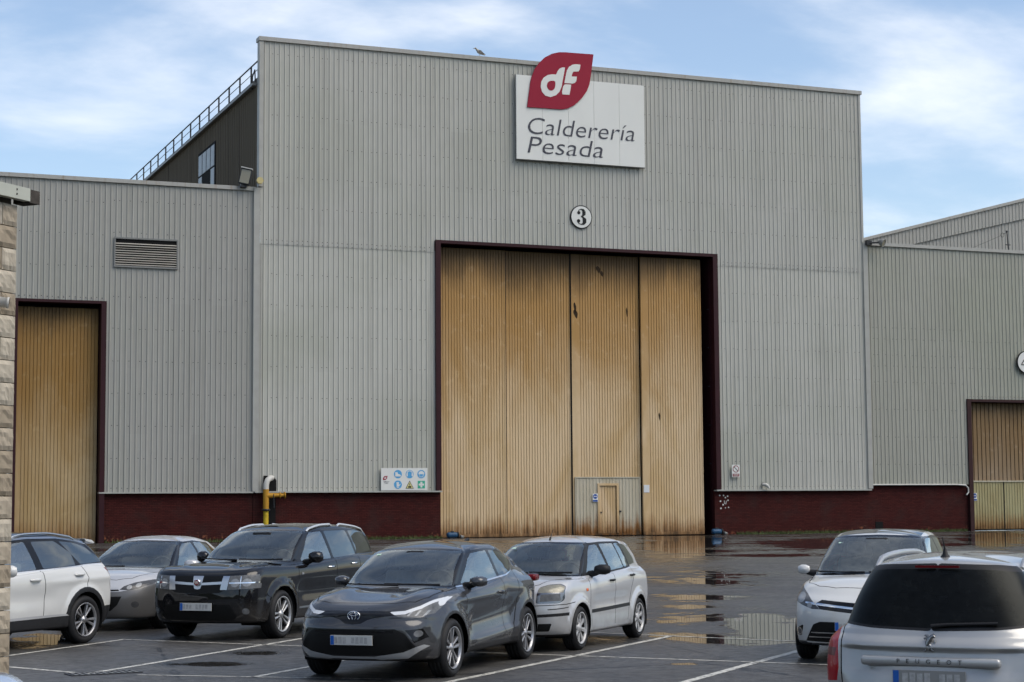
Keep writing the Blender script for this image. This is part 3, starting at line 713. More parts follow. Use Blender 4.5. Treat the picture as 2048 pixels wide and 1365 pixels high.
def right_wing():
    h = empty('annex_building', (80, 95, .42), 0, 'lower grey corrugated annex right of the hall with half-seen door numbered 4', 'building')
    y = Y0 + .10
    b = MB(); ribbed(b, 59.62, 66.56, 3.22, 17.4, y); ribbed(b, 66.56, 76.0, 8.34, 17.4, y); ribbed(b, 76.0, 112, 3.22, 17.4, y); bld(b, 'cladding', M['clad_right'], h)
    rows = [(59.8, 66.4, 4.4 + 1.62*i, 2) for i in range(6)] + [(59.8, 80, 10.2 + 1.62*i, 2) for i in range(2)] + [(66.6, 80, 8.5, 1)]
    o = bld(screws(rows, y-.02), 'cladding_screws', M['steel_dark'], h); o['kind'] = 'stuff'
    b = MB(); b.box(59.55, 112, y-.12, y+.5, 17.36, 17.56); bld(b, 'coping', M['flash'], h)
    b = MB(); b.box(59.4, 112, y+.5, 150, 17.1, 17.25); bld(b, 'roof', M['roof'], h)
    b = MB(); b.box(59.56, 66.58, y+.12, y+.5, .1, 3.16); bld(b, 'brick_plinth', M['brick'], h)
    b = MB(); b.box(76, 112, y+.12, y+.5, .1, 3.16); bld(b, 'brick_plinth', M['brick'], h)
    b = MB(); b.box(59.68, 66.3, y-.06, y+.3, 3.165, 3.23); bld(b, 'drip_ledge', M['flash'], h)
    b = MB(); b.tube([(59.7, y-.10, 3.20), (65.6, y-.10, 3.20), (66.2, y-.10, 3.16), (66.38, y-.10, 3.0), (66.40, y-.10, 2.75), (66.25, y-.10, 2.58)], .045, 8); bld(b, 'conduit', M['white_paint'], h)
    b = MB(); b.box(66.50, 66.78, y-.10, y+.9, .4, 8.34); b.box(66.78, 76, y-.099, y+.9, 8.18, 8.34); fr = bld(b, 'door_frame', M['maroon_dark'], h)
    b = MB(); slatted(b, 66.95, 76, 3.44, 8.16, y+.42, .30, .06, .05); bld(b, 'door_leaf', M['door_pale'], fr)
    b = MB(); ribbed(b, 66.80, 69.30, .52, 3.36, y+.40, .03, .2); ribbed(b, 69.36, 76, .52, 3.36, y+.40, .03, .2); bld(b, 'lower_panel', M['door_green'], fr)
    b = MB(); b.box(66.80, 76, y+.34, y+.46, 3.36, 3.44); bld(b, 'mid_rail', M['wicket'], fr)
    b = MB(); b.box(66.8, 76, y+.46, y+.5, .45, 8.2); b.box(69.30, 69.36, y+.37, y+.46, .5, 3.36); bld(b, 'door_backing', M['black'], fr)
    b = MB(); b.box(59.95, 60.45, y+.09, y+.14, .62, 1.05); bld(b, 'floor_vent', M['black'], h)
M['maroon_dark'] = pmat('maroon_dark', (0.035, 0.014, 0.014), .5, var=.3)
right_wing()

def far_hall():
    h = empty('far_hall', (85, 99, .42), 0, 'far pale corrugated gable rising behind the right annex', 'building')
    zt = lambda x: 18.72 + .2607*(x-63.62); zb = lambda x: 18.66 + .2408*(x-67.18)
    b = MB(); ribbed(b, 60, 67.3, 16.8, zt, 98.0); b2 = MB(); ribbed(b2, 67.3, 112, lambda x: zb(x) - .04, zt, 98.0); bld(b2, 'upper_cladding', M['clad_far'], h); bld(b, 'cladding', M['clad_far'], h)
    b = MB(); ribbed(b, 67.0, 112, 16.8, lambda x: zb(x) + .1, 98.12); bld(b, 'lower_cladding', M['clad_far'], h)
    b = MB(); n = 2; vs = []
    for x in (60.0, 112.0): vs += [(x, 97.88, zt(x)-.02), (x, 97.88, zt(x)+.17), (x, 98.5, zt(x)+.17), (x, 98.5, zt(x)-.02)]
    b.add(vs, [(0, 1, 5, 4), (1, 2, 6, 5), (2, 3, 7, 6), (3, 0, 4, 7), (0, 3, 2, 1), (4, 5, 6, 7)]); bld(b, 'verge', M['coping'], h)
    b = MB(); b.add([(60, 98.5, zt(60)), (112, 98.5, zt(112)), (112, 160, zt(112)), (60, 160, zt(60))], [(0, 1, 2, 3)]); bld(b, 'roof', M['roof'], h)
far_hall()

# ================================================================== signs and fittings on the facade
YS = 91.2
def company_sign():
    s = empty('company_sign', (41.1, YS, 21.0), 0, 'large white company sign with red leaf emblem high on the hall', 'sign')
    for k in range(5):
        x0 = 37.19 + k*1.56; b = MB(); b.box(x0+.006, x0+1.554, YS, YS+.09, 21.04, 25.73); bld(b, 'panel', M['sign_white'], s)
    b = MB(); b.box(37.16, 45.03, YS+.09, YS+.14, 21.0, 25.76); 
    for x in (38, 41, 44): b.box(x, x+.1, YS+.14, Y0, 21.2, 25.6)
    bld(b, 'frame', M['lamp_grey'], s)
    b = MB(); leaf = [(41.85, 27.24), (41.66, 25.9), (41.58, 25.5), (41.42, 25.12), (41.10, 24.68), (40.62, 24.24), (40.25, 24.05), (39.91, 23.97), (37.82, 23.94), (38.02, 25.35), (38.10, 25.66), (38.26, 26.07), (38.55, 26.48), (38.90, 26.82), (39.33, 27.06), (39.75, 27.18), (40.1, 27.21)]
    b.prism(leaf, YS-.07, YS); lf = bld(b, 'leaf_emblem', M['sign_red'], s)
    W = YS-.085; d1 = [(40.10, 26.34), (40.0, 25.85), (39.88, 25.25), (39.75, 24.95), (39.55, 24.74), (39.21, 24.60), (38.90, 24.66), (38.70, 24.86), (38.62, 25.14), (38.66, 25.42), (38.80, 25.66), (39.05, 25.83), (39.30, 25.89), (39.56, 25.90), (39.66, 26.12), (39.78, 26.26), (39.93, 26.33)]
    b = MB(); b.prism(d1, W, YS-.07)
    b.prism([(41.04, 26.58), (40.99, 26.30), (40.92, 26.19), (40.60, 26.15), (40.52, 26.0), (40.49, 25.87), (40.81, 25.88), (40.78, 25.66), (40.70, 25.53), (40.55, 25.47), (40.05, 25.46), (40.12, 25.8), (40.20, 26.15), (40.34, 26.40), (40.55, 26.54), (40.75, 26.58)], W, YS-.07)
    b.prism([(40.46, 25.40), (40.40, 25.05), (40.35, 24.82), (39.93, 24.81), (39.90, 24.95), (39.97, 25.25), (40.05, 25.37), (40.14, 25.40)], W, YS-.07)
    bld(b, 'monogram', M['sign_white'], lf)
    b = MB(); b.prism(chaikin([(39.50, 25.54), (39.50, 25.25), (39.42, 25.04), (39.24, 24.95), (39.06, 25.02), (38.98, 25.22), (39.04, 25.42), (39.2, 25.52)], 1), W-.012, W); bld(b, 'monogram_eye', M['sign_red'], lf)
    for txt, x0, x1, z in (('Calderería', 37.88, 44.36, 22.48), ('Pesada', 37.84, 42.40, 21.41)):
        o = letters(txt, 1.0, M['sign_text'], 'lettering', None, Matrix.Identity(4), .008, .18, 1.0, -.010)
        me = o.data; xs = [v.co.x for v in me.vertices]; 
        zs = sorted(v.co.y for v in me.vertices); 
        base = min(v.co.y for v in me.vertices)
        capz = max(v.co.y for v in me.vertices)
        sx = (x1-x0)/(max(xs)-min(xs)); sy = SIGN_SY
        me.transform(Matrix.Translation((x0 - min(xs)*sx, YS-.012, z - base*sy)) @ TXT @ Matrix.Diagonal((sx, sy, 1, 1)))
        bld(o, 'lettering', None, s)
SIGN_SY = 1.36
company_sign()

def number_disc(cx_, cz, r, label, glyph):
    y = Y0 - .10
    s = empty('number_disc', (cx_, y, cz), 0, label, 'sign')
    b = MB(); disc(b, (cx_, cz), r, y, y+.05, 40); bld(b, 'rim', M['sign_black'], s)
    b = MB(); disc(b, (cx_, cz), r*.915, y-.012, y, 40); bld(b, 'plate', M['sign_white'], s)
    b = MB(); yy = (y-.024, y-.012)
    if glyph == '3':
        up = [(-.16, .22), (-.12, .33), (-.02, .375), (.08, .34), (.13, .24), (.125, .14), (.06, .05), (-.02, .02)]
        ribbon(b, [(cx_+a*1.2, cz+c*1.15) for a, c in up], [.06, .045, .06, .15, .21, .20, .09, .045], *yy)
        lo = [(-.02, .02), (.08, -.02), (.15, -.12), (.15, -.24), (.09, -.335), (-.02, -.365), (-.14, -.32), (-.18, -.22)]
        ribbon(b, [(cx_+a*1.2, cz+c*1.15) for a, c in lo], [.045, .10, .23, .23, .14, .05, .05, .06], *yy)
        disc(b, (cx_-.16, cz+.23), .095, yy[0]-.004, yy[1], 14); disc(b, (cx_-.18, cz-.23), .10, yy[0]-.004, yy[1], 14)
    else:
        ribbon(b, [(cx_+.06, cz+.46), (cx_-.40, cz-.16)], [.07, .05], *yy); ribbon(b, [(cx_-.41, cz-.16), (cx_+.34, cz-.16)], [.045, .045], yy[0]-.003, yy[1])
        ribbon(b, [(cx_+.10, cz+.48), (cx_+.10, cz-.42)], [.19, .19], yy[0]-.006, yy[1]); ribbon(b, [(cx_-.10, cz-.42), (cx_+.30, cz-.42)], [.035, .035], yy[0]-.009, yy[1])
    bld(b, 'numeral', M['sign_black'], s)
number_disc(41.12, 18.05, .66, 'round white disc with black numeral 3 above the big tan door', '3')
number_disc(70.86, 10.65, .70, 'round white disc with black numeral 4 cut by the right edge', '4')

def safety_board():
    y = 91.36; s = empty('safety_sign', (30.75, y, 2.97), 0, 'white safety board with six pictograms left of the big tan door', 'sign')
    b = MB(); b.box(29.46, 32.02, y, y+.06, 2.97, 4.14); bld(b, 'board', M['sign_white'], s)
    Y1, Y2, Y3 = y-.008, y-.014, y-.02
    for (cx_, cz, k) in ((30.38, 3.82, 'boot'), (31.03, 3.82, 'ear'), (31.68, 3.82, 'visor'), (30.38, 3.27, 'glove')):
        b = MB(); disc(b, (cx_, cz), .22, Y1, y, 28); o = bld(b, 'pictogram_disc', M['sign_blue'], s)
        w = MB()
        if k == 'boot': w.prism([(cx_-.14, cz+.10), (cx_-.03, cz+.10), (cx_+.0, cz+.02), (cx_+.15, cz-.04), (cx_+.16, cz-.12), (cx_-.15, cz-.12)], Y2, Y1)
        elif k == 'ear':
            w.prism([(cx_+.17*math.cos(t), cz+.02+.17*math.sin(t)) for t in [math.pi*i/12 for i in range(13)]] + [(cx_+.13*math.cos(t), cz+.02+.13*math.sin(t)) for t in [math.pi*i/12 for i in range(12, -1, -1)]], Y2, Y1)
            w.box(cx_-.18, cx_-.11, Y2-.001, Y1, cz-.11, cz+.04); w.box(cx_+.11, cx_+.18, Y2-.001, Y1, cz-.11, cz+.04)
        elif k == 'visor':
            w.prism([(cx_-.16, cz+.03)] + [(cx_+.16*math.cos(t), cz+.03+.13*math.sin(t)) for t in [math.pi*i/10 for i in range(10, -1, -1)]] + [(cx_+.16, cz-.0), (cx_-.16, cz-.0)], Y2, Y1)
            ribbon(w, [(cx_-.12, cz-.0), (cx_-.09, cz-.12), (cx_, cz-.16), (cx_+.09, cz-.12), (cx_+.12, cz)], [.025]*5, Y2-.001, Y1)
        else:
            w.prism([(cx_-.08, cz+.13), (cx_+.05, cz+.14), (cx_+.05, cz-.02), (cx_+.13, cz+.05), (cx_+.14, cz-.0), (cx_+.05, cz-.09), (cx_-.07, cz-.09)], Y2, Y1); w.box(cx_-.075, cx_+.06, Y2, Y1, cz-.155, cz-.105)
        bld(w, 'pictogram', M['sign_white'], o)
    b = MB(); b.prism([(30.80, 3.06), (31.26, 3.06), (31.03, 3.48)], Y1, y); o = bld(b, 'warning_triangle', M['sign_black'], s)
    b = MB(); b.prism([(30.845, 3.085), (31.215, 3.085), (31.03, 3.425)], Y2, Y1); bld(b, 'triangle_face', M['sign_yellow'], o)
    b = MB(); b.box(30.94, 31.12, Y3, Y2, 3.11, 3.19); b.box(31.015, 31.045, Y3, Y2, 3.22, 3.34); bld(b, 'pictogram', M['sign_black'], o)
    b = MB(); b.box(31.48, 31.88, Y1, y, 3.07, 3.47); o = bld(b, 'first_aid_square', M['sign_green'], s)
    b = MB(); b.box(31.63, 31.73, Y2, Y1, 3.12, 3.42); b.box(31.53, 31.83, Y2-.001, Y1, 3.22, 3.32); bld(b, 'white_cross', M['sign_white'], o)
    b = MB(); c = (29.68, 3.62); b.prism([(c[0]+.13, c[1]+.11), (c[0]+.10, c[1]-.03), (c[0]+.02, c[1]-.10), (c[0]-.13, c[1]-.11), (c[0]-.11, c[1]+.02), (c[0]-.03, c[1]+.10)], Y1, y); o = bld(b, 'leaf_emblem', M['sign_red'], s)
    b = MB(); disc(b, (c[0]-.02, c[1]-.01), .04, Y2, Y1, 10); b.box(c[0]+.02, c[0]+.05, Y2, Y1, c[1]-.04, c[1]+.07); bld(b, 'monogram', M['sign_white'], o)
    for t, z in (('Calderería', 3.43), ('Pesada', 3.36)): bld(letters(t, .075, M['sign_text'], 'lettering', None, T3(29.74, Y1, z), .002, .18), 'lettering', None, s)
safety_board()

def small_sign(kind, x, z, w, h, y, label):
    s = empty('notice_sign' if kind != 'paper' else 'paper_notice', (x, y, z), 0, label, 'sign')
    b = MB(); b.box(x-w/2, x+w/2, y, y+.02, z-h/2, z+h/2); bld(b, 'plate', M['paper' if kind == 'paper' else 'sign_white'], s)
    Y1, Y2 = y-.006, y-.011
    if kind == 'forbid':
        c = (x, z+h*.16); r = w*.40; b = MB()
        b.prism([(c[0]+r*math.cos(t), c[1]+r*math.sin(t)) for t in [2*math.pi*i/28 for i in range(28)]], Y1, y); o = bld(b, 'ring', M['sign_maroon'], s)
        b = MB(); disc(b, c, r*.80, Y2, Y1, 28); o2 = bld(b, 'ring_face', M['sign_white'], o)
        b = MB(); ribbon(b, [(c[0]-r*.6, c[1]+r*.6), (c[0]+r*.6, c[1]-r*.6)], [r*.2, r*.2], Y2-.005, Y2); bld(b, 'slash', M['sign_black'], o)
        b = MB(); b.box(x-w*.42, x+w*.42, Y1, y, z-h*.44, z-h*.22); o = bld(b, 'text_band', M['sign_maroon'], s)
        b = MB()
        for k in range(2): b.box(x-w*.32, x+w*.32, Y2, Y1, z-h*(.29+.08*k), z-h*(.26+.08*k))
        bld(b, 'text_lines', M['sign_white'], o)
    elif kind == 'mandatory':
        c = (x, z+h*.16); r = w*.42; b = MB(); disc(b, c, r, Y1, y, 24); o = bld(b, 'blue_disc', M['sign_navy'], s)
        b = MB(); b.box(c[0]-r*.5, c[0]+r*.5, Y2, Y1, c[1]-r*.12, c[1]+r*.12); b.box(c[0]-r*.62, c[0]-r*.36, Y2-.001, Y1, c[1]-r*.3, c[1]+r*.3); b.box(c[0]+r*.36, c[0]+r*.62, Y2-.001, Y1, c[1]-r*.3, c[1]+r*.3); bld(b, 'pictogram', M['sign_white'], o)
        b = MB(); b.box(x-w*.44, x+w*.44, Y1, y, z-h*.46, z-h*.26); bld(b, 'text_band', M['sign_navy'], s)
small_sign('forbid', 50.53, 4.0, .50, .70, 91.36, 'white prohibition sign with red ring on grey cladding right of the big door')
small_sign('mandatory', 42.02, 2.53, .32, .46, 91.93, 'small blue ear-protection sign beside the wicket door')
small_sign('mandatory', 67.12, 2.46, .34, .47, 91.90, 'small blue ear-protection sign on the greenish door at the right edge')
small_sign('paper', 45.12, 3.02, .34, .42, 91.82, 'blank white paper notice right of the wicket door')

def facade_fittings():
    # floodlight on the left coping
    s = empty('floodlight', (22.0, 91.4, 18.6), 0, 'grey floodlight on a bracket on the left annex coping', 'lamp')
    Mx = Matrix.Translation((22.10, 91.25, 19.12)) @ Matrix.Rotation(R(-18), 4, 'Z') @ Matrix.Rotation(R(12), 4, 'Y')
    b = MB(); b.bbox(-.28, .28, -.14, .16, -.42, .42, .03, Mx); hd = bld(b, 'housing', M['steel_dark'], s)
    b = MB(); b.box(-.24, .24, -.150, -.140, -.36, .34, Mx); bld(b, 'glass', M['lamp_glass'], hd)
    b = MB(); b.box(-.30, .30, -.22, .12, .40, .45, Mx); bld(b, 'hood', M['white_paint'], hd)
    b = MB(); b.box(21.86, 22.16, 91.2, 91.5, 18.56, 18.82); b.tube([(22.0, 91.35, 18.8), (22.0, 91.3, 19.0)], .05, 8); bld(b, 'bracket', M['steel_dark'], s)
    s = empty('siren', (22.82, 91.2, 18.9), 0, 'beige hexagonal siren at the left corner of the hall', 'siren')
    b = MB(); b.prism([(22.82+.19*math.cos(t*math.pi/3), 18.93+.19*math.sin(t*math.pi/3)) for t in range(6)], 91.0, 91.18); hx = bld(b, 'cover', M['beige'], s)
    b = MB(); b.box(22.74, 22.90, 91.18, 91.42, 18.85, 19.0); bld(b, 'base', M['lamp_grey'], s)
    # bell lamp on the right corner
    s = empty('wall_lamp', (59.6, 91.3, 17.5), 0, 'round bell lamp on an arm at the right corner of the hall', 'lamp')
    b = MB(); b.tube([(59.58, 91.30, 17.46), (60.2, 91.0, 17.48)], .05, 8); b.box(59.5, 59.85, 91.2, 91.38, 17.34, 17.6); bld(b, 'arm', M['steel_dark'], s)
    ax = Vector((.55, -.75, -.35)).normalized(); c = Vector((60.35, 90.95, 17.48)); b = MB(); rows = [(.05, -.22), (.10, -.18), (.16, -.10), (.23, .05), (.255, .16), (.24, .16), (.20, .05), (.1, -.05), (.0, -.08)]
    q = ax.to_track_quat('Z', 'Y').to_matrix(); vs = []; n = 20
    for k in range(n):
        for (r_, h_) in rows: v = c + q @ Vector((r_*math.cos(2*math.pi*k/n), r_*math.sin(2*math.pi*k/n), h_)); vs.append(v)
    m = len(rows); b.add(vs, [(k*m+i, k*m+i+1, ((k+1) % n)*m+i+1, ((k+1) % n)*m+i) for k in range(n) for i in range(m-1)], True); bell = bld(b, 'shade', M['lamp_grey'], s)
    b = MB(); vs = [c + q @ Vector((.225*math.cos(2*math.pi*k/16), .225*math.sin(2*math.pi*k/16), .13)) for k in range(16)]; b.add(vs, [tuple(range(16))]); bld(b, 'lens', M['lamp_glass'], bell)
    # antenna on the right roof
    s = empty('antenna_mast', (70.0, 91.7, 17.5), 0, 'thin dark mast with a ring and guy wire on the right annex roof', 'antenna')
    b = MB(); b.tube([(70.06, 91.75, 17.5), (69.98, 91.75, 18.75)], .032, 8); b.lathe([(0, .05), (.05, .03), (.06, 0), (.05, -.05), (0, -.06)], c=(69.98, 91.75, 18.75), axis='z', n=10); ms = bld(b, 'mast', M['steel_dark'], s)
    b = MB(); pts = [(69.64 + .12*math.cos(t), 91.75, 18.50 + .13*math.sin(t)) for t in [2*math.pi*k/16 for k in range(17)]]; b.tube(pts, .016, 6, False); b.tube([(69.75, 91.75, 18.56), (69.98, 91.75, 18.7)], .02, 6); bld(b, 'ring', M['steel_dark'], ms)
    b = MB(); b.tube([(69.53, 91.75, 18.45), (67.3, 91.8, 17.55)], .010, 5); b.box(69.85, 70.2, 91.72, 91.78, 17.88, 17.93); bld(b, 'guy_wire', M['steel_dark'], ms)
    # gas standpipe
    s = empty('gas_pipe', (23.26, 91.25, .4), 0, 'ochre yellow gas standpipe with white elbow at the left corner of the hall', 'pipe')
    y = 91.22
    b = MB(); b.tube([(23.26, y, .35), (23.26, y, 1.95)], .135, 14); bld(b, 'lower_pipe', M['pipe_bright'], s)
    b = MB(); b.tube([(23.26, y, 2.05), (23.26, y, 3.05)], .15, 14); b.tube([(23.3, y-.02, 2.72), (23.95, y-.05, 2.74)], [.14, .10], 12); b.lathe([(0, 0), (.15, 0), (.15, .06), (0, .06)], c=(23.95, y-.05, 2.74), axis='x', n=16); b.lathe([(0, 0), (.17, 0), (.17, .05), (0, .05)], c=(24.2, y-.05, 2.74), axis='x', n=16); b.tube([(23.95, y-.05, 2.74), (24.22, y-.05, 2.74)], .09, 12); bld(b, 'branch_pipe', M['pipe_yellow'], s)
    b = MB(); b.tube([(23.26, y, 3.05), (23.27, y, 3.3), (23.34, y+.03, 3.5), (23.50, y+.08, 3.62), (23.66, y+.35, 3.62)], .145, 14); bld(b, 'elbow', M['white_paint'], s)
    b = MB(); b.lathe([(0, 0), (.22, 0), (.22, .1), (0, .1)], c=(23.26, y, 1.95), axis='z', n=16); b.tube([(23.62, y-.16, 2.8), (23.64, y-.18, 2.1)], .025, 6); bld(b, 'flange', M['steel_dark'], s)
    b = MB(); b.prism([(23.18, 2.95), (23.86, 2.95), (23.86, 3.5), (23.74, 3.68), (23.5, 3.74), (23.18, 3.74)], Y0-.06, Y0-.05); b.box(23.5, 23.86, Y0+.08, Y0+.12, .3, 2.86); bld(b, 'wall_opening', M['black'], s)
    # blue drive motors at the foot of the sliding door
    for (x, lab) in ((33.35, 'blue drive motor at the left foot of the big tan door'), (49.15, 'blue drive motor at the right foot of the big tan door')):
        s = empty('drive_motor', (x, 91.2, .42), 0, lab, 'motor', 'door drive motors')
        b = MB(); b.lathe([(0, -.30), (.09, -.30), (.14, -.26), (.15, -.2), (.15, .2), (.13, .26), (.0, .28)], c=(x, 91.2, .60), axis='x', n=16); mo = bld(b, 'casing', M['motor_blue'], s)
        b = MB(); b.lathe([(0, 0), (.17, 0), (.17, .04), (0, .04)], c=(x+.30, 91.2, .60), axis='x', n=16); b.box(x-.18, x+.18, 91.1, 91.3, .40, .47); b.box(x-.08, x+.08, 91.14, 91.26, .73, .82); bld(b, 'mounting', M['steel_dark'], s)
        b = MB(); b.lathe([(0, 0), (.12, 0), (.05, .2), (0, .2)], c=(x+.42, 91.1, .50), axis='x', n=12); bld(b, 'gear_cover', M['lamp_grey'], s)
    # white glue marks on the right plinth and a small hook lamp
    b = MB(); rnd = random.Random(5)
    for (px, pz) in ((49.62, 2.62), (49.86, 2.62), (50.12, 2.58), (49.66, 2.3), (50.14, 2.35), (49.68, 1.9), (49.97, 1.92), (50.17, 1.95), (49.82, 2.1), (49.98, 2.5)):
        disc(b, (px, pz), rnd.uniform(.03, .05), Y0+.13, Y0+.138, 7)
    ribbon(b, [(49.90, 2.34), (49.92, 2.16), (50.0, 2.14), (50.04, 2.32)], [.03]*4, Y0+.13, Y0+.137); bld(b, 'glue_marks', M['sign_white'], HALL)
    s = empty('outlet_elbow', (52.45, 91.3, 3.2), 0, 'small white outlet elbow low on the cladding right of the big door', 'pipe')
    b = MB(); b.tube([(52.3, 91.42, 3.22), (52.38, 91.25, 3.22), (52.5, 91.2, 3.14), (52.56, 91.2, 3.02)], [.09, .09, .085, .08], 12); bld(b, 'elbow', M['white_paint'], s)
    b = MB(); b.lathe([(0, 0), (.10, 0), (.10, .02), (.07, .03)], c=(52.3, 91.40, 3.24), n=12); bld(b, 'collar', M['steel_dark'], s)
facade_fittings()

def gull():
    x, y, z = 35.15, 91.5, 26.62
    M['gull_wing'] = pmat('gull_wing', (0.16, 0.15, 0.135), .8, var=.3, scale=6)
    # one continuous lofted body: tail, body, breast, neck, head, bill (facing left)
    st = [(.34, .10, .005, .02), (.24, .13, .04, .035), (.12, .19, .075, .075), (0, .24, .095, .10), (-.10, .30, .09, .105), (-.16, .37, .065, .075), (-.20, .43, .055, .06), (-.245, .445, .05, .05), (-.285, .43, .025, .022), (-.35, .415, .012, .012), (-.375, .405, .003, .004)]
    b = MB(); n = 12; vs = []
    for (dx, dz, ry, rz) in st: vs += [(x+dx, y+ry*math.cos(2*math.pi*k/n), z+dz+rz*math.sin(2*math.pi*k/n)) for k in range(n)]
    fs = [(i*n+k, i*n+(k+1) % n, (i+1)*n+(k+1) % n, (i+1)*n+k) for i in range(len(st)-1) for k in range(n)] + [tuple(range(n)), tuple(range((len(st)-1)*n, len(st)*n))]
    b.add(vs, fs, True)
    for s in (-1, 1):
        b.tube([(x+.02, y+s*.04, z+.18), (x+.03, y+s*.04, z+.02), (x-.02, y+s*.045, z+.008)], [.012, .009, .01], 6)
    o = b.build('gull', M['gull']); tag(o, 'grey-brown gull standing on the roof edge of the hall', 'bird')
    w = MB()
    for s in (-1, 1):
        w.add([(x-.08, y+s*.098, z+.36), (x+.05, y+s*.112, z+.33), (x+.22, y+s*.085, z+.20), (x+.38, y+s*.03, z+.12), (x+.20, y+s*.085, z+.14), (x+.0, y+s*.112, z+.20)], [tuple(range(6))])
    me_obj('wing', w.mesh('wing'), M['gull_wing'], o)
gull()

# ================================================================== stone wall at the left edge
def stone_wall():
    bay = Vector((math.sin(BAY_), math.cos(BAY_), 0)); n = Vector((math.cos(BAY_), -math.sin(BAY_), 0)); c = Vector((1.96, 16.68, 0))
    r = empty('stone_wall', c, 0, 'rough-faced pale stone block wall at the left edge', 'wall')
    # local frame: u runs back along -bay, v outwards along n
    def Wd(u, v, z): return Vector((0, 0, 0)) - bay*u + n*v + Vector((0, 0, z))
    def add(mb, name, mat): o = mb.build(name, mat, r); return o
    b = MB(); vs = [Wd(u, v, z) for z in (0, 4.9) for (u, v) in ((.03, -.05), (2.2, -.05), (2.2, -.32), (.03, -.32))]
    b.add(vs, [(0, 1, 5, 4), (1, 2, 6, 5), (2, 3, 7, 6), (3, 0, 4, 7), (4, 5, 6, 7)]); add(b, 'core', M['mortar'])
    variants = []
    rnd = random.Random(11)
    for k in range(6):
        mb = MB(); nu, nz = 9, 5; L_, H_ = .392, .192; vs = []
        for j in range(nz + 1):
            for i in range(nu + 1):
                u, z = L_*i/nu, H_*j/nz; e = min(i, nu-i, j, nz-j)
                v = -.004 if e == 0 else rnd.uniform(.004, .018)
                vs.append((u, v, z))
        base = len(vs); fs = [(j*(nu+1)+i, j*(nu+1)+i+1, (j+1)*(nu+1)+i+1, (j+1)*(nu+1)+i) for j in range(nz) for i in range(nu)]
        back = [(0, -.06, 0), (L_, -.06, 0), (L_, -.06, H_), (0, -.06, H_)]; vs += back
        bot = [i for i in range(nu+1)]; top = [nz*(nu+1)+i for i in range(nu+1)]; lf = [j*(nu+1) for j in range(nz+1)]; rt = [j*(nu+1)+nu for j in range(nz+1)]
        fs += [tuple(bot[::-1] + [base, base+1]), tuple(top + [base+2, base+3]), tuple(lf + [base+3, base]), tuple(rt[::-1] + [base+1, base+2])]
        # to wall frame
        mb.add([Wd(u, v, z) for (u, v, z) in vs], fs); me = mb.mesh('stone_block'); me.materials.append(M['stone'][k % 3]); variants.append(me)
    for row in range(24):
        off = .2 if row % 2 else 0.0
        for col in range(4):
            u = col*.4 - off + .004
            if u < -.01: u0 = 0
            o = bpy.data.objects.new('stone_block', rnd.choice(variants)); link(o, r)
            sh = max(0.0, u)
            if u < 0: o.scale = (1, 1, 1); sh = 0.004; 
            o.location = Wd(sh, 0, .004 + row*.2) - Wd(0, 0, 0)
            if u < 0: 
                # half block at the corner: shrink along the wall
                S = Matrix.Identity(3); bb = bay; 
                f = .49
                K = Matrix(((1+(f-1)*bb.x*bb.x, (f-1)*bb.x*bb.y, 0), (0+(f-1)*bb.x*bb.y, 1+(f-1)*bb.y*bb.y, 0), (0, 0, 1)))
                me = o.data.copy(); me.transform(K.to_4x4()); o.data = me
    def bx(name, u0, u1, v0, v1, z0, z1, mat):
        b = MB(); vs = [Wd(u, v, z) for z in (z0, z1) for (u, v) in ((u0, v0), (u1, v0), (u1, v1), (u0, v1))]
        b.add(vs, [(0, 1, 2, 3), (4, 5, 6, 7), (0, 1, 5, 4), (1, 2, 6, 5), (2, 3, 7, 6), (3, 0, 4, 7)]); return add(b, name, mat)
    bx('fascia_board', -.06, 2.4, .02, .09, 4.84, 4.955, M['fascia'])
    bx('beam', -.20, -.06, -.10, .085, 4.83, 4.95, M['beam'])
    bx('roof_slab', -.05, 2.4, -.4, .02, 4.90, 4.97, M['mortar'])
    b = MB()
    for z in (4.88, 4.92): 
        p = Wd(.13, .092, z); b.lathe([(0, .0), (.010, .0), (.010, .004)], c=p, n=8)
    add(b, 'bolts', M['steel_dark'])
    # bullet camera
    s = empty('security_camera', c + Wd(.40, .03, 3.9), 0, 'white bullet security camera on the stone wall at the left edge', 'camera')
    ax = (n*.75 + bay*.55 + Vector((0, 0, -.10))).normalized(); q = ax.to_track_quat('Z', 'Y').to_matrix(); p0 = Vector((0, 0, 0))
    def rev(prof, n_=16):
        vs = [q @ Vector((r_*math.cos(2*math.pi*k/n_), r_*math.sin(2*math.pi*k/n_), h_)) for k in range(n_) for (r_, h_) in prof]; m = len(prof)
        return vs, [(k*m+i, k*m+i+1, ((k+1) % n_)*m+i+1, ((k+1) % n_)*m+i) for k in range(n_) for i in range(m-1)]
    b = MB(); b.add(*rev([(0, 0), (.042, 0), (.046, .01), (.046, .15), (.050, .15), (.050, .17), (.046, .17)]), True); hs = b.build('housing', M['white_paint'], s)
    b = MB(); b.add(*rev([(0, .155), (.046, .155)]), True); b.build('front_glass', M['gloss_black'], hs)
    b = MB(); b.add(*rev([(.0, .162), (.012, .162), (.014, .156)]), True); b.build('lens', M['lamp_glass'], hs)
    b = MB(); b.tube([(0, 0, 0), tuple(-n*.05 + Vector((0, 0, .02)))], .02, 8); b.build('bracket', M['white_paint'], s)
BAY_ = R(45.7)
M['stone'] = []
for k, c in enumerate(((0.37, 0.315, 0.24), (0.29, 0.24, 0.175), (0.43, 0.38, 0.30))):
    M['stone'].append(pmat('stone_%d' % k, c, .85, var=.4, scale=9, bump=.4))
M['mortar'] = pmat('mortar', (0.17, 0.155, 0.13), .9, var=.2)
M['fascia'] = pmat('fascia_paint', (0.42, 0.43, 0.37), .5, var=.12, scale=4)
